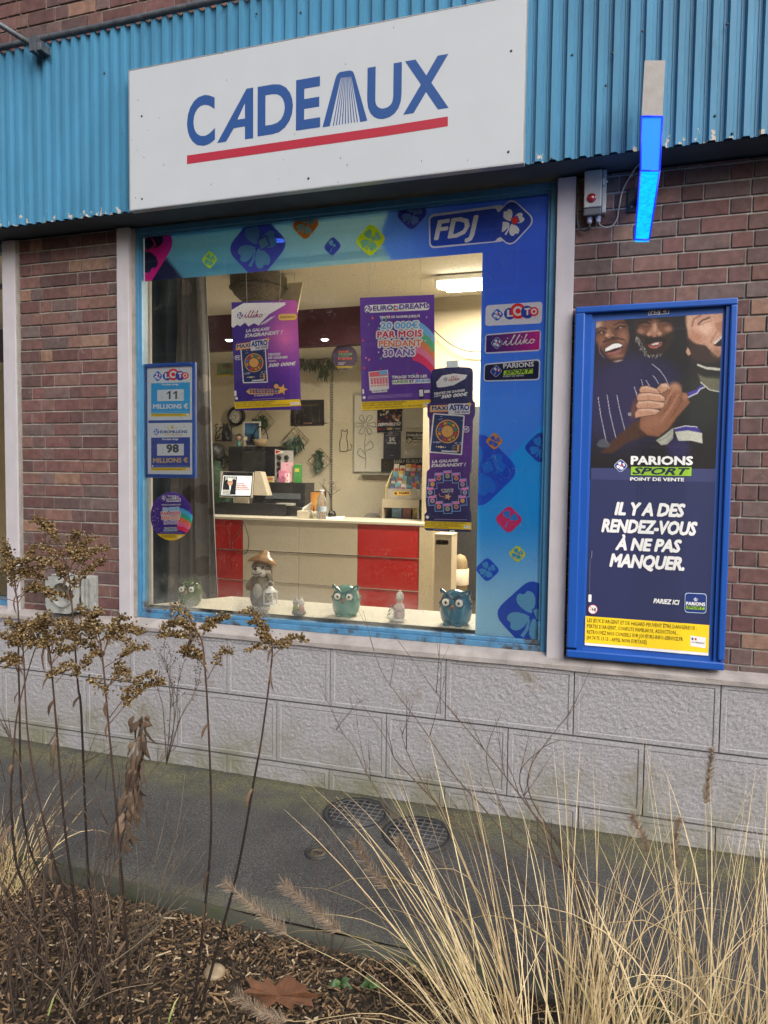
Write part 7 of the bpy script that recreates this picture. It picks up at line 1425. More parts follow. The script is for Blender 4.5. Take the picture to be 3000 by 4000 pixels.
# ------------------------------------------------------------------ figures on the display ledge
ZLG = .906
def ledge_pt(px, py): return G(px, py, ZLG)
def owl(c, h, face, m, md, lab):
    """round glazed owl: c base centre, h height, face = direction it looks (2D angle)"""
    root = thing('owl_figurine', lab, 'owl figurine', c, 'glazed owls on the display ledge'); Q = Matrix.Rotation(face, 3, 'Z'); c = Vector(c)
    T = lambda v: c + Q @ (Vector(v) * h)
    mb = MB(); prof = [(.02, 0), (.30, .0), (.36, .03), (.42, .14), (.455, .32), (.46, .48), (.44, .64), (.38, .80), (.27, .91), (.14, .965), (0, .98)]
    n = 36; k = len(prof)
    vs = [T((r * math.cos(2 * math.pi * j / n), r * .92 * math.sin(2 * math.pi * j / n), z)) for r, z in prof for j in range(n)]
    mb.add(vs, [(i * n + j, i * n + (j + 1) % n, (i + 1) * n + (j + 1) % n, (i + 1) * n + j) for i in range(k - 1) for j in range(n)], smooth=True)
    for s in (-1, 1):                                    # feet
        for d in (-.06, 0, .06): mb.ball(T((s * .17 + d, -.38, .035)), Vector((.035, .05, .045)) * h, 8, 6)
    mb.build('body', m, root)
    mb = MB()
    for s in (-1, 1):                                    # brow sweeping up into a pointed ear
        pts = [(0, -.36, .74), (s * .10, -.355, .80), (s * .22, -.30, .87), (s * .34, -.20, .95), (s * .40, -.16, 1.02)]
        mb.tube([T(p) for p in smooth_path(pts, 3)], [.03 * h * x for x in (.6, .8, 1, 1.15, 1.3, 1.45, 1.6, 1.65, 1.5, 1.3, 1.0, .6, .2)], 8)
        pts = [(s * .40, -.16, 1.01), (s * .42, -.08, .90), (s * .36, .0, .84)]
        mb.tube([T(p) for p in pts], [.01 * h, .05 * h, .03 * h], 8)
    mb.build('brow', md, root)
    for s in (-1, 1):
        mb = MB(); mb.ball(T((s * .185, -.355, .655)), Vector((.165, .06, .165)) * h, 20, 12, rot=Q); o = mb.build('eye_rim', md, root)
        mb = MB(); mb.ball(T((s * .19, -.385, .655)), Vector((.115, .04, .115)) * h, 20, 12, rot=Q); mb.build('eye', mat('eye_white', (.82, .80, .74), .12, coat=.5), o)
        mb = MB(); mb.ball(T((s * .185, -.428, .655)), Vector((.034, .016, .038)) * h, 12, 8, rot=Q); mb.build('pupil', mat('eye_black', (.008, .008, .008), .1, coat=.5), o)
    mb = MB(); mb.tube([T((0, -.42, .60)), T((0, -.47, .53)), T((0, -.45, .45))], [.045 * h, .055 * h, .012 * h], 10); mb.build('beak', mat('beak_orange', (.32, .11, .05), .25, coat=.4), root)
    for s in (-1, 1):                                    # wing feathers as rows of scallops
        mb = MB()
        for r in range(4):
            for q in range(4 - r // 2):
                a = (.15 + .30 * q / 3 + .05 * r) * s; t = math.pi / 2 - s * math.pi / 2 * 1.0
                ang = (0 if s > 0 else math.pi) + s * (-.25 + .28 * q); z = .58 - .10 * r; rad = .452 - .012 * r
                mb.ball(T((rad * math.cos(ang), rad * .92 * math.sin(ang), z)), Vector((.028, .045, .05)) * h, 8, 6, rot=Q)
        mb.build('wing', md, root)
def glaze(name, a, b):
    M = mat(name, a, .08, var=.35, vs=6, coat=.8, bump=.0012, bs=22, dirt=b, ds=10, dth=.58); return M
owl(ledge_pt(742, 2362), .158, .25, glaze('green_glaze', (.05, .10, .03), (.10, .16, .06)), glaze('green_dark_glaze', (.025, .05, .018), (.05, .09, .03)), 'dark green owl behind the misted corner of the pane')
owl(ledge_pt(1352, 2402), .178, .12, glaze('celadon_glaze', (.13, .30, .27), (.22, .36, .33)), glaze('celadon_dark_glaze', (.05, .16, .18), (.10, .22, .22)), 'pale celadon green owl in front of the red counter panel')
owl(ledge_pt(1780, 2436), .193, -.05, glaze('blue_glaze', (.035, .16, .26), (.07, .24, .33)), glaze('blue_dark_glaze', (.015, .08, .15), (.04, .14, .2)), 'deep blue owl near the printed film')

def hedgehog():
    c = ledge_pt(1023, 2385); h = (P(1023, 2148, c.y) - P(1023, 2385, c.y)).length; c = Vector(c)
    root = thing('hedgehog_figurine', 'smiling hedgehog garden figure in brown mushroom hat holding a lantern', 'garden figure', c); T = lambda x, y, z: c + Vector((x, y, z)) * h
    FUR = mat('grey_brown_fur', (.20, .165, .12), .8, var=.5, vs=26, bump=.006, bs=50); LT = mat('pale_face', (.58, .54, .48), .6, var=.12, vs=14); HAT = mat('mushroom_brown', (.28, .15, .06), .35, var=.4, vs=9, coat=.3)
    mb = MB(); mb.lathe([(.10, .08), (.17, .10), (.20, .20), (.205, .34), (.185, .46), (.155, .56), (.12, .60)], c, 28)
    P2 = [(T(0, 0, 0) + Vector((r, 0, z))) for r, z in ()]
    mb.v = [tuple(c + (Vector(v) - c) * h if False else Vector((c.x + (v[0] - c.x) * h, c.y + (v[1] - c.y) * h * .85, c.z + (v[2] - c.z) * h))) for v in mb.v]
    for s in (-1, 1): mb.tube([T(s * .075, 0, .16), T(s * .08, -.01, .04)], [.075 * h, .06 * h], 12)
    mb.tube([T(.14, -.02, .52), T(.21, -.06, .46), T(.19, -.09, .56), T(.17, -.10, .64)], [.055 * h, .05 * h, .04 * h, .04 * h], 10)   # raised arm
    mb.tube([T(-.14, -.02, .52), T(-.20, -.08, .42), T(-.14, -.14, .38)], [.05 * h, .045 * h, .035 * h], 10)
    R = random.Random(3)
    for i in range(90):                                  # tufts of spiny fur down the sides and back
        a = R.uniform(-.2, math.pi + .2); z = R.uniform(.16, .58); r = .16; p = T(r * math.cos(a), .14 * math.sin(a), z); mb.tube([p, p + Vector((math.cos(a) * .045, math.sin(a) * .04, -.03)) * h], [.014 * h, .002 * h], 5)
    mb.build('body', FUR, root)
    mb = MB(); mb.ball(T(.0, -.145, .34), Vector((.085, .05, .13)) * h, 18, 12); mb.build('belly', LT, root)
    mb = MB(); mb.ball(T(0, -.01, .68), Vector((.15, .14, .14)) * h, 24, 16)
    for i in range(60):
        a = R.uniform(-.5, math.pi + .5); z = R.uniform(.58, .76); p = T(.145 * math.cos(a), .13 * math.sin(a), z); mb.tube([p, p + Vector((math.cos(a) * .04, math.sin(a) * .04, -.02)) * h], [.014 * h, .002 * h], 5)
    hd = mb.build('head', FUR, root)
    mb = MB(); mb.ball(T(-.04, -.10, .635), Vector((.085, .08, .07)) * h, 18, 12); mb.ball(T(.06, -.10, .635), Vector((.08, .075, .07)) * h, 18, 12); mb.ball(T(.0, -.13, .68), Vector((.065, .07, .055)) * h, 16, 10); mb.build('muzzle', LT, hd)
    mb = MB(); mb.ball(T(-.01, -.205, .71), Vector((.028, .022, .024)) * h, 12, 8); mb.build('nose', mat('nose_dark', (.06, .025, .018), .15, coat=.5), hd)
    mb = MB(); mb.tube([T(-.08, -.168, .645), T(-.03, -.19, .62), T(.03, -.19, .618), T(.09, -.165, .65)], .006 * h, 6); mb.build('mouth', mat('eye_black'), hd)
    for s in (-1, 1): mb = MB(); mb.ball(T(.02 + s * .06, -.125, .735), Vector((.018, .012, .024)) * h, 10, 8); mb.build('eye', mat('eye_black'), hd)
    mb = MB(); mb.lathe([(.20, -.055), (.238, -.05), (.24, -.02), (.20, .035), (.135, .075), (.10, .12), (.075, .165), (.045, .19), (0, .198)], (0, 0, 0), 30); off = Matrix.Rotation(.12, 3, 'Y') @ Matrix.Rotation(-.42, 3, 'X')
    mb.v = [tuple(T(0, .02, .80) + off @ (Vector((v[0], v[1] * .95, v[2] + .025 * math.sin(5 * v[0]))) * h)) for v in mb.v]; mb.build('hat', HAT, root)
    mb = MB()
    for s in (-1, 1): mb.ball(T(s * .085, -.06, .05), Vector((.085, .10, .055)) * h, 16, 10)
    mb.build('shoe', LT, root)
    mb = MB(); mb.lathe([(.0, 0), (.05, .02), (.065, .06), (.05, .09), (0, .10)], T(-.15, -.15, .34), 16); mb.v = [tuple(Vector(T(-.15, -.15, .34)) + (Vector(v) - Vector(T(-.15, -.15, .34))) * h) for v in mb.v]; mb.build('acorn', HAT, root)
    mb = MB()
    for d in (-.03, 0, .03): mb.ball(T(.17 + d, -.12, .66), Vector((.018, .022, .03)) * h, 8, 6)
    mb.build('paw', LT, root)
    # lantern hung from the raised paw: a thing of its own
    lc = T(.225, -.14, .145); lh = .30 * h; WM = mat('lantern_white', (.72, .74, .76), .35, var=.03); lan = thing('toy_lantern', 'tiny white house shaped lantern hanging beside the hedgehog figure', 'lantern', lc); w_ = .085 * h; mb = MB()
    mb.box(lc + Vector((-w_, -w_, 0)), lc + Vector((w_, w_, .015 * h)), bev=.002)
    for sx in (-1, 1):
        for sy in (-1, 1): mb.box(lc + Vector((sx * w_ * .9 - .003, sy * w_ * .9 - .003, .0)), lc + Vector((sx * w_ * .9 + .003, sy * w_ * .9 + .003, lh * .68)))
    for sy in (-1, 1):
        mb.tube([lc + Vector((-w_ * .9, sy * w_ * .93, .02 * h)), lc + Vector((w_ * .9, sy * w_ * .93, lh * .66))], .0016, 5); mb.tube([lc + Vector((w_ * .9, sy * w_ * .93, .02 * h)), lc + Vector((-w_ * .9, sy * w_ * .93, lh * .66))], .0016, 5)
    mb.build('frame', WM, lan); mb = MB(); mb.lathe([(w_ * 1.62, lh * .66), (w_ * 1.62, lh * .69), (w_ * .6, lh * .88), (w_ * .5, lh * .96), (0, lh * .97)], lc, 4); mb.build('roof', WM, lan)
    mb = MB(); mb.tube([lc + Vector((.022 * math.cos(t), 0, lh * .96 + .026 * math.sin(t) + .004)) for t in [math.pi * k / 10 for k in range(11)]], .0016, 5); mb.build('handle', WM, lan)
hedgehog()
def gnomes():
    c = Vector(ledge_pt(1168, 2405)); h = .105; root = thing('gnome_figurine', 'small pair of gnomes in white knitted hats sitting on a grey rock', 'gnome figurine', c); T = lambda x, y, z: c + Vector((x, y, z)) * h; KN = mat('knit_white', (.66, .65, .62), .9, var=.3, vs=60, bump=.004, bs=120); mb = MB(); mb.ball(T(0, 0, .18), Vector((.42, .26, .2)) * h, 16, 10); mb.build('rock', mat('toy_rock', (.22, .21, .2), .8, var=.5, vs=30), root)
    for s, hc, cl in ((-1, mat('knit_grey', (.38, .37, .36), .9, var=.5, vs=70, bump=.004, bs=120), mat('toy_lime', (.22, .34, .06), .7)), (1, KN, mat('toy_rose', (.42, .2, .18), .7))):
        mb = MB(); mb.lathe([(.14, 0), (.17, .1), (.13, .34)], (0, 0, 0), 12); mb.v = [tuple(T(s * .17 + v[0], v[1] - .06, v[2] + .24)) for v in mb.v]; mb.build('coat', cl, root); mb = MB(); mb.ball(T(s * .17, -.10, .60), Vector((.13, .12, .12)) * h, 12, 8); mb.build('face', mat('toy_face', (.5, .32, .24), .6), root)
        mb = MB(); mb.lathe([(.15, 0), (.155, .10), (.12, .22), (.05, .30), (0, .31)], (0, 0, 0), 14); mb.v = [tuple(T(s * .17 + v[0], v[1] - .06, v[2] + .64)) for v in mb.v]; mb.ball(T(s * .17, -.06, .97), Vector((.06, .06, .05)) * h, 8, 6); mb.build('hat', hc, root)
gnomes()
def girl():
    c = Vector(ledge_pt(1551, 2428)); h = (P(1551, 2304, c.y) - P(1551, 2428, c.y)).length; root = thing('child_figurine', 'small white child figure in bobble hat with a snowy tree', 'child figurine', c); T = lambda x, y, z: c + Vector((x, y, z)) * h; SN = mat('snow_white', (.74, .72, .72), .8, var=.08, vs=40, bump=.002, bs=80)
    def L(name, prof, x, y, m, n=16): 
        mb = MB(); mb.lathe(prof, (0, 0, 0), n); mb.v = [tuple(T(v[0] + x, v[1] + y, v[2])) for v in mb.v]; return mb.build(name, m, root)
    mb = MB(); mb.ball(T(0, 0, .07), Vector((.29, .2, .07)) * h, 18, 8); mb.build('snow_base', SN, root)
    L('coat', [(.15, .10), (.17, .2), (.155, .42), (.12, .55), (.08, .6)], .08, 0, mat('coat_pinkish', (.56, .46, .45), .8, var=.1, vs=30)); mb = MB(); mb.ball(T(.08, -.02, .69), Vector((.10, .09, .095)) * h, 14, 10); mb.build('face', mat('toy_face_pale', (.62, .45, .36), .6), root); mb = MB()
    for s in (-1, 1): mb.ball(T(.08 + s * .035, -.105, .70), Vector((.011, .008, .014)) * h, 6, 5)
    mb.build('eye', mat('eye_black'), root)
    L('hat', [(.118, .72), (.125, .78), (.10, .90), (.04, .95), (0, .95)], .08, 0, mat('knit_white')); mb = MB(); mb.ball(T(.08, 0, .965), Vector((.05, .05, .04)) * h, 10, 8); mb.build('bobble', mat('knit_white'), root); mb = MB(); mb.tube([T(.20, -.02, .5), T(.19, -.14, .42), T(.05, -.17, .40)], .045 * h, 8); mb.tube([T(-.03, -.04, .5), T(-.04, -.13, .42)], .045 * h, 8); mb.build('sleeve', mat('coat_pinkish'), root)
    mb = MB(); R = random.Random(4)
    for i in range(260):
        z = R.uniform(.12, .56); r = .15 * (1 - (z - .1) / .5); a = R.uniform(0, 6.28); p = T(-.14 + r * math.cos(a), -.12 + r * math.sin(a), z); mb.tube([p, p + Vector((math.cos(a), math.sin(a), -.3)) * .04 * h], [.008 * h, .002 * h], 4, col=mixc((.015, .05, .02), (.6, .62, .6), 1 if R.random() < .3 else R.random() * .25))
    mb.build('tree', mat('tiny_tree', attr=True, rough=.9, var=.1), root)
girl()

# ------------------------------------------------------------------ covers set into the pavement
def covers():
    CI = mat('cast_iron', (.045, .045, .047), .55, var=.25, vs=30, bump=.0015, bs=110, metal=.25, dirt=(.09, .085, .05), ds=16, dth=.62)
    for k, (px, py, r, lab) in enumerate(((1392, 3178, .168, 'round iron manhole cover with square grid, nearest the mossy wall foot'), (1632, 3258, .170, 'round iron manhole cover half hidden behind grass blades'))):
        c = G(px, py, .004); root = thing('manhole_cover', lab, 'manhole cover', c, 'round covers in the pavement'); mb = MB(); mb.lathe([(r, -.004), (r, .005), (r * .86, .005), (r * .855, .001)], c, 48, cap=False); mb.build('ring', CI, root); mb = MB(); mb.lathe([(r * .845, -.003), (r * .845, .0035), (0, .0035)], c, 48); pl = mb.build('lid', CI, root); mb = MB(); st = .036; R_ = r * .82
        for i in range(-4, 5):
            o = i * st
            if abs(o) < R_: l = math.sqrt(R_ * R_ - o * o); mb.box((c.x - l, c.y + o - .0022, c.z + .0036), (c.x + l, c.y + o + .0022, c.z + .0062)); mb.box((c.x + o - .0022, c.y - l, c.z + .0036), (c.x + o + .0022, c.y + l, c.z + .0064))
        o = mb.build('grid_rib', mat('worn_iron', (.16, .16, .16), .5, metal=.3, var=.3, vs=40), pl)
    for px, py, r, lab in ((1240, 3332, .056, 'small round valve cover, dark rim, left of the pair'), (1536, 3445, .060, 'small rusty round valve cover nearer the kerb')):
        c = G(px, py, .004); root = thing('valve_cover', lab, 'valve cover', c, 'round covers in the pavement'); mb = MB(); mb.lathe([(r, -.003), (r, .006), (r * .86, .007), (r * .80, .002)], c, 36, cap=False); mb.build('ring', CI, root); mb = MB(); mb.lathe([(r * .80, -.002), (r * .80, .002), (r * .62, .002), (r * .60, .005), (r * .42, .005), (r * .40, .002), (0, .002)], c, 32); mb.build('lid', mat('earthy_iron', (.085, .07, .045), .8, var=.5, vs=40, bump=.002, bs=90), root); mb = MB(); mb.box(c + Vector((-r * .3, -r * .07, .0025)), c + Vector((r * .3, r * .07, .0065))); mb.build('lifting_bar', CI, root)
covers()
# ------------------------------------------------------------------ dried plants of the bed
STEM = mat('dry_stem', attr=True, rough=.85, spec=.2, var=.35, vs=90, bump=.0008, bs=160)
FLUFF = mat('dry_flower', attr=True, rough=1, spec=.05, var=.35, vs=120)
_ICO = None
def ico():
    global _ICO
    if _ICO is None:
        bm = bmesh.new(); bmesh.ops.create_icosphere(bm, subdivisions=1, radius=1); bm.verts.index_update(); _ICO = ([v.co.copy() for v in bm.verts], [[v.index for v in f.verts] for f in bm.faces]); bm.free()
    return _ICO
def puff(mb, p, r, col, R):
    v, f = ico(); k = [r * R.uniform(.65, 1.25) for _ in v]; o = len(mb.v)
    mb.add([p + q * s_ for q, s_ in zip(v, k)], f, 0, col, True)
    for i, s_ in enumerate(k): t = s_ / r; mb.c[o + i] = (col[0] * t, col[1] * t, col[2] * t, 1)
def fluffs(mb, path, R, r0=.0041, dens=1300, spread=.0098):
    """tufts crowded along the upper side of a drooping twig"""
    path = [Vector(p) for p in path]
    for a, b in zip(path, path[1:]):
        n = max(1, int((b - a).length * dens))
        for i in range(n):
            p = a.lerp(b, R.random()) + Vector((R.gauss(0, spread * .8), R.gauss(0, spread * .8), abs(R.gauss(0, spread)) - .002))
            c = mixc((.055, .036, .017), (.235, .16, .075), R.random() ** 1.1)
            if R.random() < .10: c = (.31, .24, .14)
            puff(mb, p, r0 * R.uniform(.6, 1.15), c, R)
def branch_pts(p, d, l, droop, n=6):
    out = [Vector(p)]; d = Vector(d).normalized(); q = Vector(p)
    for i in range(n): d = (d + Vector((0, 0, -droop / n))).normalized(); q = q + d * l / n; out.append(q.copy())
    return out
def goldenrod(stem, dist, heads, lab, seed, nrand=0, r=.0048, dark=True, top=.30):
    """stem: photo points from the ground up; heads: lists of photo points (twig root outwards); all near depth dist"""
    R = random.Random(seed); pts = [W(x, y, dist + (0 if k else .0)) for k, (x, y) in enumerate(stem)]; g = pts[0]; 
    if g.z > .02: pts.insert(0, Vector((g.x + R.uniform(-.03, .03), g.y + R.uniform(-.02, .02), -.02)))
    base = Vector((pts[0].x, pts[0].y, 0)); root = thing('goldenrod_plant', lab, 'dried plant', base, 'dried goldenrod stems in the bed'); sp = smooth_path(pts, 5); n = len(sp)
    st = MB(); cl = [mixc((.022, .016, .014), (.115, .068, .050), min(1, max(0, (i / n - .35) * 1.8 + R.uniform(-.12, .12)))) for i in range(n)]
    st.tube(sp, [r * (1 - .72 * i / n) for i in range(n)], 7, cols=cl); fl = MB(); tw = MB()
    for hpts in heads:
        k = len(hpts); w_ = [W(x, y, dist + R.uniform(-.02, .02) + .05 * R.uniform(-1, 1) * i / k) for i, (x, y) in enumerate(hpts)]; s2 = smooth_path(w_, 4); st.tube(s2, [.0016, .0007], 5, col=(.14, .085, .055)); m_ = max(1, int(len(s2) * .30)); fluffs(fl, s2[m_:], R)
    L = (sp[-1] - sp[0]).length
    for i in range(nrand):
        t = 1 - top * R.random() ** .9; p = sp[min(n - 1, int(t * (n - 1)))]; a = R.uniform(0, 6.283); l = (.05 + .17 * (1 - t) / top) * R.uniform(.7, 1.15)
        b = branch_pts(p, (math.cos(a), math.sin(a) * .7, R.uniform(.5, 1.0)), l, R.uniform(1.0, 1.9)); st.tube(b, [.0014, .0006], 5, col=(.15, .09, .06)); fluffs(fl, b[2:], R)
    if nrand: fluffs(fl, sp[int(n * (1 - .08)):], R, spread=.012)
    st.build('stem', STEM, root, fixn=False)
    if fl.v: fl.build('flower_head', FLUFF, root, fixn=False)
    # shrivelled leaves along the stem
    lf = MB()
    for i in range(R.randint(2, 6)):
        p = sp[int(n * R.uniform(.25, .8))]; leaf(lf, p, (R.uniform(-1, 1), R.uniform(-1, 0), -1.4), R.uniform(.03, .07), R.uniform(.003, .007), mixc((.05, .03, .02), (.15, .095, .06), R.random()), .4)
    lf.build('dry_foliage', mat('dry_leaf', attr=True, rough=.9, var=.3, vs=60), root, fixn=False)
    return root
z3 = lambda *p: [(x * .7233, 1900 + y * .7233) for x, y in p]
def rods():
    goldenrod([(752, 3957), (803, 3523), (825, 3234), (817, 2900), (796, 2551), (770, 2470), (735, 2410), (700, 2385)], 2.18, [z3((1095, 870), (1040, 790), (960, 740), (890, 770)), z3((1090, 850), (1010, 820), (920, 800), (870, 815)), z3((1060, 760), (1000, 690), (930, 665)), z3((1090, 840), (1110, 760), (1170, 720), (1235, 715)), z3((1115, 960), (1060, 890), (1000, 880)), z3((1100, 800), (1120, 770), (1150, 750)), z3((1120, 1040), (1170, 950), (1215, 890), (1250, 915)), z3((1118, 1000), (1070, 930), (1020, 920), (985, 880)), z3((1080, 800), (1010, 745), (950, 715))], 'tall goldenrod stem with layered brown head leaning under the window corner', 31)
    goldenrod([(774, 3986), (868, 3632), (933, 3379), (998, 3017), (1020, 2900), (1055, 2640), (1063, 2529), (1040, 2470), (990, 2405)], 2.20, [z3((1465, 860), (1420, 760), (1370, 690), (1315, 685)), z3((1468, 880), (1440, 800), (1390, 745), (1350, 740)), z3((1470, 900), (1400, 870), (1330, 895)), z3((1465, 930), (1530, 860), (1590, 820), (1645, 838)), z3((1468, 870), (1430, 830), (1400, 800)), z3((1466, 890), (1490, 850), (1540, 845), (1550, 870)), z3((1460, 850), (1425, 790))], 'single goldenrod stem with right pointing tufts below the hedgehog figure', 32)
    goldenrod([(513, 3986), (499, 3740), (470, 3342), (430, 2900), (398, 2551), (380, 2500), (362, 2430)], 2.12, [z3((545, 880), (480, 740), (430, 660)), z3((550, 860), (510, 720), (540, 680)), z3((555, 920), (600, 790), (650, 720), (690, 715)), z3((550, 900), (470, 800), (440, 760)), z3((560, 960), (520, 900), (480, 940), (460, 980)), z3((575, 1100), (640, 1000), (690, 1020), (680, 1060)), z3((560, 980), (640, 930), (690, 900), (740, 880), (800, 880)), z3((575, 1090), (650, 1010), (640, 950)), z3((590, 1250), (690, 1120), (760, 1040), (840, 1030)), z3((592, 1280), (700, 1160), (800, 1080), (890, 1070)), z3((590, 1150), (540, 1080), (480, 1050)), z3((560, 900), (590, 800), (620, 770))], 'dense goldenrod stem with broad brown clusters right of the flue terminal', 33, 4)
    goldenrod([(390, 3812), (347, 3450), (318, 2800), (307, 2900 - 200), (300, 2623), (285, 2420), (268, 2250), (225, 2130), (175, 2050)], 2.30, [z3((330, 340), (270, 230), (210, 190), (170, 195)), z3((330, 350), (280, 260), (230, 225)), z3((350, 420), (390, 300), (420, 245)), z3((360, 480), (430, 350), (470, 300), (510, 290)), z3((365, 500), (450, 400), (520, 350), (580, 345)), z3((370, 560), (470, 470), (540, 420), (570, 395)), z3((355, 450), (290, 360), (200, 330)), z3((360, 470), (250, 410), (150, 400), (100, 420)), z3((370, 520), (300, 430), (230, 420)), z3((380, 600), (420, 500), (460, 465))], 'tallest goldenrod stem with open pale tufts in front of the brick panel', 34, 3)
    goldenrod([(405, 3957), (239, 3451), (177, 3234), (112, 2900), (90, 2536), (70, 2450)], 2.1, [z3((125, 860), (90, 790), (40, 730)), z3((125, 880), (60, 830), (0, 815)), z3((128, 870), (170, 780), (240, 700)), z3((125, 900), (190, 850), (240, 880)), z3((130, 980), (80, 930), (10, 950)), z3((122, 850), (110, 780), (160, 740)), z3((130, 960), (60, 960), (40, 980)), z3((128, 900), (100, 850), (60, 860))], 'goldenrod stem with dark drooping clusters at the far left edge', 35, 2)
    goldenrod([(300, 3600), (253, 3234), (217, 2800), (195, 2551), (180, 2490), (160, 2440)], 2.16, [z3((275, 930), (230, 800), (170, 740)), z3((275, 930), (240, 780), (260, 690)), z3((280, 960), (340, 830), (420, 800)), z3((270, 900), (210, 840), (150, 830), (120, 800)), z3((290, 1010), (350, 970), (420, 990), (410, 1030)), z3((300, 1060), (350, 1000), (300, 1010), (260, 1030)), z3((280, 960), (330, 900), (390, 880), (430, 850)), z3((275, 900), (300, 800), (360, 760))], 'goldenrod stem with mid height golden brown clusters left of the dense one', 36, 4)
    goldenrod([(330, 3700), (110, 3300), (75, 2700), (72, 2406), (61, 2305), (48, 2200)], 2.34, [z3((85, 560), (60, 430), (20, 300)), z3((85, 540), (50, 400), (0, 340)), z3((88, 560), (130, 440), (190, 330)), z3((90, 600), (50, 480), (10, 450)), z3((92, 640), (150, 560), (240, 560), (300, 620)), z3((90, 600), (180, 540), (230, 570), (270, 600))], 'loose pale goldenrod against the pillar at the left edge', 37, 5)
    goldenrod([(145, 3596), (65, 3379), (43, 3124), (51, 2981), (65, 2800), (110, 2620), (150, 2500)], 2.2, [], 'bare dark goldenrod stalk at the left edge without flower head', 38, 0, r=.005)
rods()
def twig_bush(name, lab, cat, base, dist, limbs, seed, col0, col1, r0=.003, twig=.9, fork=5, bud=False, parent_mat=STEM):
    R = random.Random(seed); b = G(*base, .0); root = thing(name, lab, cat, b); st = MB()
    def grow(p, d, l, r, k):
        q = branch_pts(p, d, l, R.uniform(-.3, .3), 5); c = mixc(col0, col1, R.random()); st.tube(q, [r, r * .45], 5, col=c)
        if k:
            for _ in range(R.randint(1, 3)):
                t = R.uniform(.3, .95); i = int(t * 5); grow(q[i], (q[min(5, i + 1)] - q[max(0, i - 1)]).normalized() + Vector((R.gauss(0, .45), R.gauss(0, .35), R.gauss(.15, .3))), l * R.uniform(.25, .5), r * .5, k - 1)
        elif bud:
            for i in (3, 5): st.ball(q[i], .0022, 5, 4, col=(.10, .06, .04))
    for lm in limbs:
        w_ = [W(x, y, dist + R.uniform(-.03, .03)) for x, y in lm]; s2 = smooth_path(w_, 5); n = len(s2); st.tube(s2, [r0 * (1 - .75 * i / n) for i in range(n)], 6, cols=[mixc(col0, col1, i / n) for i in range(n)])
        for _ in range(fork):
            i = R.randint(2, n - 2); d = (s2[i + 1] - s2[i - 1]).normalized(); grow(s2[i], d * .7 + Vector((R.gauss(.1, .5), R.gauss(0, .35), R.uniform(.3, 1.1))), R.uniform(.08, .24) * twig, r0 * .42, 1)
    st.build('stem', parent_mat, root, fixn=False); return root
z5 = lambda *p: [(1000 + x * .6028, 2500 + y * .6028) for x, y in p]
twig_bush('bare_shrub', 'bare thin branched shrub fanning up left across the block wall', 'shrub', (2330, 3840), 2.35, [
    [(2330, 3840), (2259, 3458), (2000, 3277), (1874, 3139), (1772, 3024), (1651, 2843), (1500, 2639), (1449, 2500)], [(2360, 3840), (2211, 3362), (2072, 3163), (1995, 3060), (1862, 2892), (1741, 2753), (1554, 2500)],
    [(2300, 3850), (2010, 3400), (1800, 3230), (1603, 3030), (1543, 2964), (1500, 2874), (1356, 2669)], [(2280, 3860), (1880, 3500), (1680, 3330), (1512, 3145), (1434, 3024), (1370, 2900), (1304, 2843)],
    [(2360, 3850), (2250, 3420), (2080, 3130), (2072, 3000), (2150, 2880), (2230, 2780)], [(2350, 3850), (2190, 3380), (2030, 3060), (2110, 2930), (2190, 2890)], [(2300, 3860), (1900, 3380), (1700, 3130), (1600, 2960), (1560, 2830)], [(2360, 3850), (2300, 3500), (2100, 3300), (1980, 3180), (1900, 2960), (1960, 2780)]], 41, (.075, .05, .038), (.15, .115, .09), .0034, 1.0, 7)
twig_bush('bare_shrub', 'fine grey twiggy seedling in front of the blocks left of window', 'shrub', (640, 3640), 2.3, [z3((900, 1500), (940, 1280), (930, 1100), (890, 950), (860, 900)), z3((900, 1500), (945, 1250), (960, 1080), (990, 960), (1010, 930)), z3((900, 1500), (880, 1200), (850, 1090), (860, 1050)), z3((905, 1480), (980, 1240), (1050, 1120), (1080, 1040)), z3((900, 1500), (920, 1200), (905, 980), (870, 910))], 42, (.06, .045, .035), (.13, .10, .08), .0017, .45, 6, True)
z4 = lambda *p: [(x * .7233, 2800 + y * .7233) for x, y in p]
twig_bush('bare_shrub', 'low grey many stemmed shrub leaning right over the kerb', 'shrub', (470, 3760), 2.28, [z4((650, 1330), (780, 1050), (880, 860), (960, 600), (1000, 300)), z4((660, 1330), (820, 1080), (930, 850), (1040, 700), (1120, 640)), z4((650, 1330), (760, 1000), (830, 800), (880, 600), (910, 450)), z4((660, 1340), (850, 1120), (960, 980), (1080, 900)), z4((660, 1330), (900, 1000), (1000, 880), (1110, 720)), z4((640, 1330), (740, 980), (740, 760), (730, 600)), z4((640, 1340), (780, 1150), (900, 1060), (1010, 1030)), z4((650, 1330), (840, 950), (920, 760), (960, 640)), z4((640, 1330), (560, 1100), (500, 800), (560, 500)), z4((660, 1330), (980, 960), (1160, 760), (1220, 640))], 43, (.075, .06, .045), (.20, .165, .125), .0019, .6, 5)
twig_bush('bare_shrub', 'reddish brown thin twigs rising near the kerb middle', 'shrub', (1290, 3760), 2.42, [[(1290, 3760), (1300, 3500), (1310, 3300), (1290, 3150), (1190, 3010)], [(1290, 3760), (1330, 3450), (1390, 3350), (1400, 3300)], [(1280, 3760), (1250, 3540), (1240, 3400), (1260, 3280)], [(1300, 3760), (1370, 3620), (1400, 3500), (1450, 3380)], [(1270, 3760), (1200, 3540), (1110, 3400), (1060, 3260), (1030, 3080)], [(1270, 3760), (1150, 3640), (1070, 3420), (1090, 3300)]], 44, (.06, .04, .035), (.15, .11, .09), .0018, .6, 4)
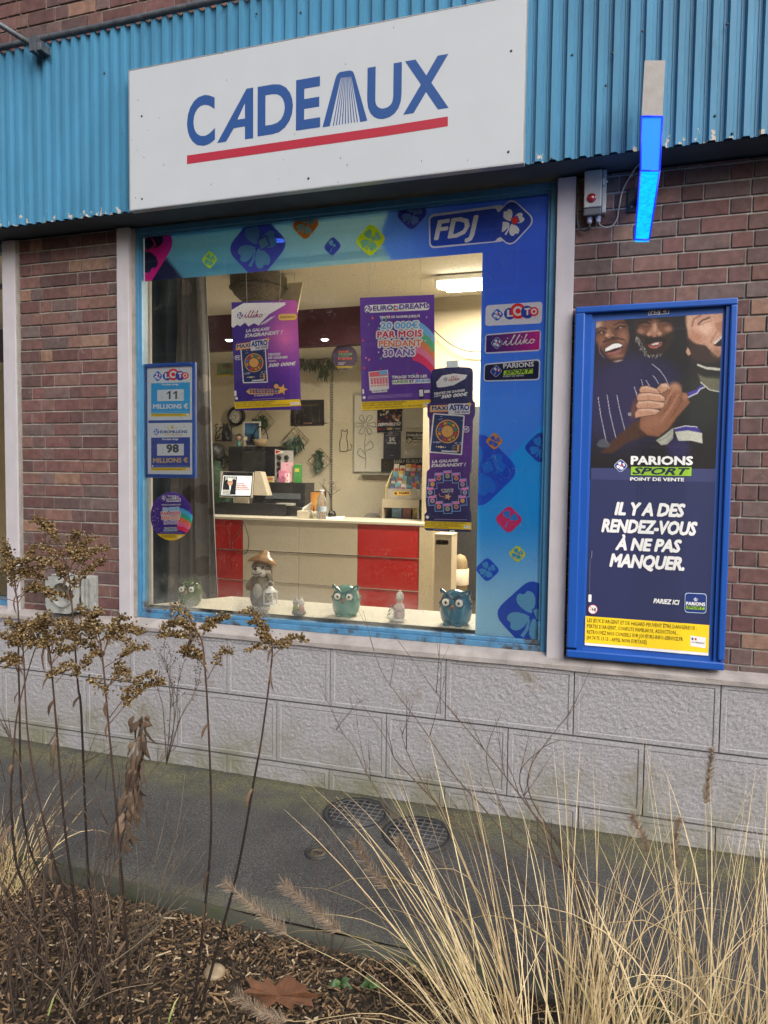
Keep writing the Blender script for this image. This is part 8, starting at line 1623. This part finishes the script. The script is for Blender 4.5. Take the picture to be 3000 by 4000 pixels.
twig_bush('bare_shrub', 'dark tangled leafless stems filling the lower left corner', 'shrub', (130, 3930), 2.0, [[(130, 3960), (60, 3700), (20, 3500), (-40, 3300)], [(150, 3960), (180, 3700), (80, 3560), (30, 3480)], [(130, 3980), (250, 3820), (330, 3760), (400, 3860)], [(60, 3980), (40, 3800), (100, 3560), (250, 3200), (300, 2950)], [(170, 3960), (300, 3700), (480, 3320), (560, 3010)], [(100, 3980), (150, 3650), (170, 3400), (100, 3050), (20, 2840)], [(300, 3980), (240, 3830), (120, 3700), (0, 3560)], [(330, 3990), (420, 3700), (470, 3500)], [(-30, 3900), (50, 3720), (150, 3600), (240, 3560)]], 45, (.035, .026, .022), (.11, .08, .06), .0042, .8, 3)
for k_, (bx_, lab_) in enumerate(((60, 'dark leafless stems rising tall at the left edge of the bed'), (250, 'dark leafless stems crossing behind the goldenrods'), (400, 'dark leafless stems between the withered stalk and the dense goldenrod'))):
    R_ = random.Random(60 + k_); twig_bush('bare_shrub', lab_, 'shrub', (bx_, 3900), 2.25, [[(bx_ + R_.uniform(-60, 60), 3920), (bx_ + R_.uniform(-120, 120), 3650), (bx_ + R_.uniform(-200, 220), 3300), (bx_ + R_.uniform(-260, 280), R_.uniform(2850, 3150))] for _ in range(6)], 70 + k_, (.04, .028, .024), (.11, .08, .065), .003, .7, 4)
def dead_leaf_stalk():
    R = random.Random(8); st = [W(x, y, 2.2) for x, y in ((497, 3760), (480, 3560), (470, 3330), (520, 3100), (560, 2950), (572, 2800))]; root = thing('withered_stalk', 'withered stalk wrapped in hanging curled brown leaves', 'dried plant', Vector((st[0].x, st[0].y, 0))); st.insert(0, Vector((st[0].x - .01, st[0].y, -.01))); sp = smooth_path(st, 5); mb = MB(); mb.tube(sp, [.004, .0018], 6, col=(.06, .04, .03)); mb.build('stem', STEM, root, fixn=False); mb = MB()
    for i in range(90):
        y = 2790 + 470 * R.random() ** 1.1; t = (y - 2790) / 470; x = 566 - 66 * t + R.gauss(0, 15 - 6 * t); p = W(x, y, 2.2 + R.uniform(-.03, .03)); c = mixc((.04, .026, .018), (.20, .135, .09), R.random() ** 1.3); leaf(mb, p, (R.uniform(-.9, .9), R.uniform(-.5, .3), -1), R.uniform(.02, .09), R.uniform(.002, .012), c, R.uniform(-.3, .6), Vector((R.uniform(-.6, .6), -1, 0)).normalized())
    mb.build('leaf', mat('dry_leaf'), root, fixn=False)
dead_leaf_stalk()
# ------------------------------------------------------------------ ornamental grasses
BLADE = mat('straw_blade', attr=True, rough=.65, var=.22, vs=50)
def blade(mb, pts, w0, col0, col1, side=None):
    n = len(pts); side = side or Vector((1, 0, 0)); vs = []; o = len(mb.v)
    for i, p in enumerate(pts):
        t = i / (n - 1); d = (pts[min(i + 1, n - 1)] - pts[max(i - 1, 0)]).normalized(); s_ = d.cross(FW).normalized() * .9 + side * .1; w_ = w0 * (1 - t ** 2.2) * (.65 + .35 * min(1, t * 4)) + .0002
        nrm = d.cross(s_).normalized() * w_ * .5
        vs += [p - s_ * w_, p + nrm, p + s_ * w_]
    mb.add(vs, [(3 * i + j, 3 * i + j + 1, 3 * i + j + 4, 3 * i + j + 3) for i in range(n - 1) for j in (0, 1)], 0, col0, True)
    for i in range(n):
        c = mixc(col0, col1, i / (n - 1))
        for j in range(3): mb.c[o + 3 * i + j] = (*c, 1)
def seed_head(mb, pts, R, r=.012):
    pts = smooth_path(pts, 5)
    for a, b in zip(pts, pts[1:]):
        d = (b - a).normalized(); u = d.orthogonal().normalized(); v = d.cross(u)
        for k in range(44):
            t = R.uniform(0, 6.28); p = a.lerp(b, R.random()); q = (u * math.cos(t) + v * math.sin(t)); l = r * R.uniform(.7, 1.9)
            mb.tube([p, p + (q * .8 + d * .75) * l], [.0007, .0003], 3, col=mixc((.16, .11, .075), (.42, .33, .24), R.random()), caps=False)
        if R.random() < .9: 
            for k in range(3): t = R.uniform(0, 6.28); mb.ball(a.lerp(b, R.random()) + (u * math.cos(t) + v * math.sin(t)) * .0022, (.0014, .0014, .0034), 5, 4, col=mixc((.25, .18, .12), (.48, .38, .27), R.random()))
def clump(base, lab, seed, n, reach, lean, heads, dist=None, green=.06, spread=.07):
    R = random.Random(seed); b = G(*base, -.01); root = thing('grass_clump', lab, 'ornamental grass', b, 'dry ornamental grasses'); mb = MB(); hb = MB()
    for i in range(n):
        a = R.uniform(0, 6.283); rr = spread * math.sqrt(R.random()); p = b + Vector((rr * math.cos(a), rr * math.sin(a) * .8, 0)); out = Vector((R.gauss(lean[0], lean[1]), R.gauss(lean[2], .22), 1)).normalized(); L = reach * R.uniform(.38, 1.0); dr = R.uniform(.02, .35) if R.random() < .76 else R.uniform(.9, 2.1)
        h = Vector((out.x, out.y, 0)); h = h.normalized() if h.length > .05 else Vector((R.uniform(-1, 1), R.uniform(-.5, .5), 0)).normalized(); pts = [p]; d = out; q = p; K = 9
        for k in range(K): d = (d + (h * .55 + Vector((0, 0, -1))) * dr * (k / K) * .38).normalized(); q = q + d * L / K; pts.append(q)
        if dr > 1.6 and R.random() < .4:
            kk = R.randint(4, 7); pts = pts[:kk + 1]; e = pts[-1]; pts += [e + Vector((h.x * .03, h.y * .03, -.02)), e + Vector((h.x * .05, h.y * .05, -.06))]
        c = mixc((.50, .37, .19), (.80, .66, .41), R.random()); 
        if R.random() < .22: c = mixc((.20, .14, .065), (.34, .25, .13), R.random())
        c0 = mixc(c, (.20, .24, .06), .7) if R.random() < green else mixc(c, (.22, .155, .07), .4); blade(mb, pts, R.choice((.0009, .0013, .0018, .0024, .0031)) * R.uniform(.8, 1.15), c0, c)
    for hp in heads:
        dd = hp[0]; w_ = [W(x, y, dd) for x, y in hp[1]]; sp = smooth_path([b + Vector((R.uniform(-.04, .04), R.uniform(-.03, .03), 0))] + w_, 5); mb.tube(sp, [.0013, .0006], 5, col=(.40, .31, .17)); seed_head(hb, [W(x, y, dd) for x, y in hp[2]], R, hp[3] if len(hp) > 3 else .012)
    mb.build('blade', BLADE, root, fixn=False)['kind'] = 'stuff'
    if hb.v: hb.build('seed_head', mat('grass_seed', attr=True, rough=.9, var=.2), root, fixn=False)
    return root
clump((2300, 4330), 'tall straw coloured grass clump right of centre with near upright blades', 51, 82, 1.0, (.03, .15, .12), [], green=.12, spread=.09)
clump((2780, 4330), 'straw coloured grass clump near the lower right corner with brown plumes', 52, 76, 1.0, (.06, .15, .12), [(2.1, [(2700, 3500), (2760, 3200), (2780, 2960)], [(2755, 3140), (2768, 3040), (2780, 2930)]), (2.05, [(2560, 3400), (2530, 3300)], [(2530, 3330), (2510, 3260), (2470, 3190)]), (2.1, [(2650, 3500), (2640, 3330)], [(2640, 3390), (2640, 3300), (2650, 3200)])], green=.1, spread=.09)
clump((2080, 4420), 'leaning grass clump with feathery seed heads arching left over pavement', 53, 76, 1.08, (-.40, .24, .2), [(1.75, [(1600, 3700), (1200, 3560)], [(1330, 3640), (1240, 3560), (1110, 3455)], .016), (1.75, [(1700, 3750), (1500, 3450)], [(1510, 3470), (1440, 3380), (1390, 3290)], .014), (1.7, [(1500, 3870), (1100, 3640), (880, 3440)], [(1120, 3645), (1030, 3570), (880, 3450)], .015), (1.8, [(1880, 3500), (1640, 3400)], [(1610, 3390), (1580, 3330), (1560, 3280)], .012), (1.6, [(1600, 3990), (1150, 3990), (980, 3930)], [(1120, 3990), (1020, 3950), (930, 3890)], .013)], green=.06, spread=.08)
clump((2540, 4280), 'loose grass between the two tall clumps', 54, 50, .80, (.0, .30, .15), [], green=.1, spread=.1)
clump((3030, 4300), 'grass clump cut by the right edge of the bed', 57, 62, .95, (.02, .2, .1), [], green=.1, spread=.1)
clump((30, 3500), 'thin pale grass clump at the left edge by the kerb', 55, 75, .52, (.22, .32, -.02), [], green=.12)
clump((1950, 4250), 'short tangled grass tuft lying over the mulch', 56, 60, .55, (-.45, .4, .1), [], green=.08, spread=.1)
clump((2350, 4150), 'short pale grass tuft bent low over the kerb', 58, 45, .5, (.0, .5, .1), [], green=.1, spread=.12)
twig_bush('bare_shrub', 'pale dry stalks crossing low over the mulch at lower left', 'shrub', (250, 3990), 2.05, [[(250, 4010), (330, 3850), (520, 3700), (640, 3600)], [(200, 4010), (420, 3880), (600, 3840)], [(300, 4010), (200, 3860), (60, 3760)], [(260, 4010), (280, 3800), (240, 3600)], [(260, 4010), (380, 3820), (430, 3600), (400, 3420)]], 46, (.16, .125, .085), (.30, .24, .165), .0018, .5, 4)
twig_bush('bare_shrub', 'short dark broken stalks standing in the mulch below the goldenrods', 'shrub', (440, 3930), 2.1, [[(440, 3950), (430, 3780), (455, 3560)], [(460, 3950), (540, 3760), (560, 3600)], [(420, 3950), (330, 3800), (300, 3640)], [(470, 3950), (600, 3830), (700, 3690)], [(430, 3950), (400, 3700), (360, 3500)]], 47, (.04, .03, .025), (.12, .09, .07), .0028, .5, 3)
def small_bits():
    # big fallen leaf, mushroom, green leaves by the kerb
    c = G(1090, 3890, .035); root_b = Vector(c); mb = MB(); lob = [(0, -.02), (.02, -.045), (.05, -.04), (.045, -.02), (.085, -.018), (.075, .005), (.095, .03), (.06, .03), (.055, .05), (.025, .045), (0, .08), (-.02, .045), (-.05, .05), (-.052, .028), (-.09, .03), (-.07, .002), (-.085, -.02), (-.045, -.02), (-.048, -.042), (-.018, -.045)]
    vs = [c + Vector((x * 1.45, y * .95 + .012 * math.sin(x * 90), .012 * math.sin(x * 40) + .02 * abs(x) * 4 + .25 * y)) for x, y in lob] + [c]; n = len(lob); mb.add(vs, [(i, (i + 1) % n, n) for i in range(n)], 0, (1, 1, 1), False); tag(mb.build('fallen_leaf', mat('russet_leaf', (.125, .052, .023), .75, var=.35, vs=30, bump=.002, bs=80), loc=c, fixn=False), 'large curled russet leaf lying on the mulch', 'fallen leaf')
    c = G(838, 3830, .0); root = thing('mushroom', 'pale flat mushroom cap in the mulch below the goldenrod', 'mushroom', c); mb = MB(); mb.lathe([(.036, .024), (.038, .03), (.03, .040), (.012, .045), (0, .046)], c, 20); mb.build('cap', mat('mushroom_pale', (.25, .19, .115), .5, var=.2), root); mb = MB(); mb.lathe([(.008, -.01), (.007, .03)], c, 10); mb.build('stalk', mat('mushroom_pale'), root)
    R = random.Random(9)
    for k, (px, py, nn, sz, lab) in enumerate(((1440, 3860, 9, .055, 'green broad leaved weed in the mulch by the kerb'), (1330, 3850, 6, .05, 'green weed left of the broad leaved one'), (830, 3560, 14, .022, 'tuft of green grass on the kerb'), (905, 3590, 10, .022, 'small feathery green weed on the kerb'))):
        c = G(px, py, .015); root = thing('green_weed', lab, 'weed', c, 'green weeds near the kerb'); mb = MB()
        for i in range(nn):
            a = R.uniform(0, 6.28); leaf(mb, c, (math.cos(a), math.sin(a) * .7, R.uniform(.4, 1.6)), sz * R.uniform(.6, 1.2), sz * (.22 if k < 2 else .05) * R.uniform(.7, 1.2), mixc((.03, .075, .02), (.09, .17, .05), R.random()), .5, Vector((0, -.7, .7)))
        mb.build('leaf', mat('weed_leaf', attr=True, rough=.5, var=.2, vs=60), root, fixn=False)
    for px, py, l, lab in ((180, 3985, .075, 'green grass blade standing at lower left'), (655, 3990, .06, 'green grass blade standing at lower middle')):
        c = G(px, py + 15, 0); mb = MB(); blade(mb, [c, c + Vector((.004, .01, l * .5)), c + Vector((.012, .02, l)), c + Vector((.022, .03, l * 1.3))], .0042, (.16, .24, .05), (.5, .46, .2)); tag(mb.build('grass_shoot', BLADE, loc=c, fixn=False), lab, 'grass blade', 'single green blades')
small_bits()
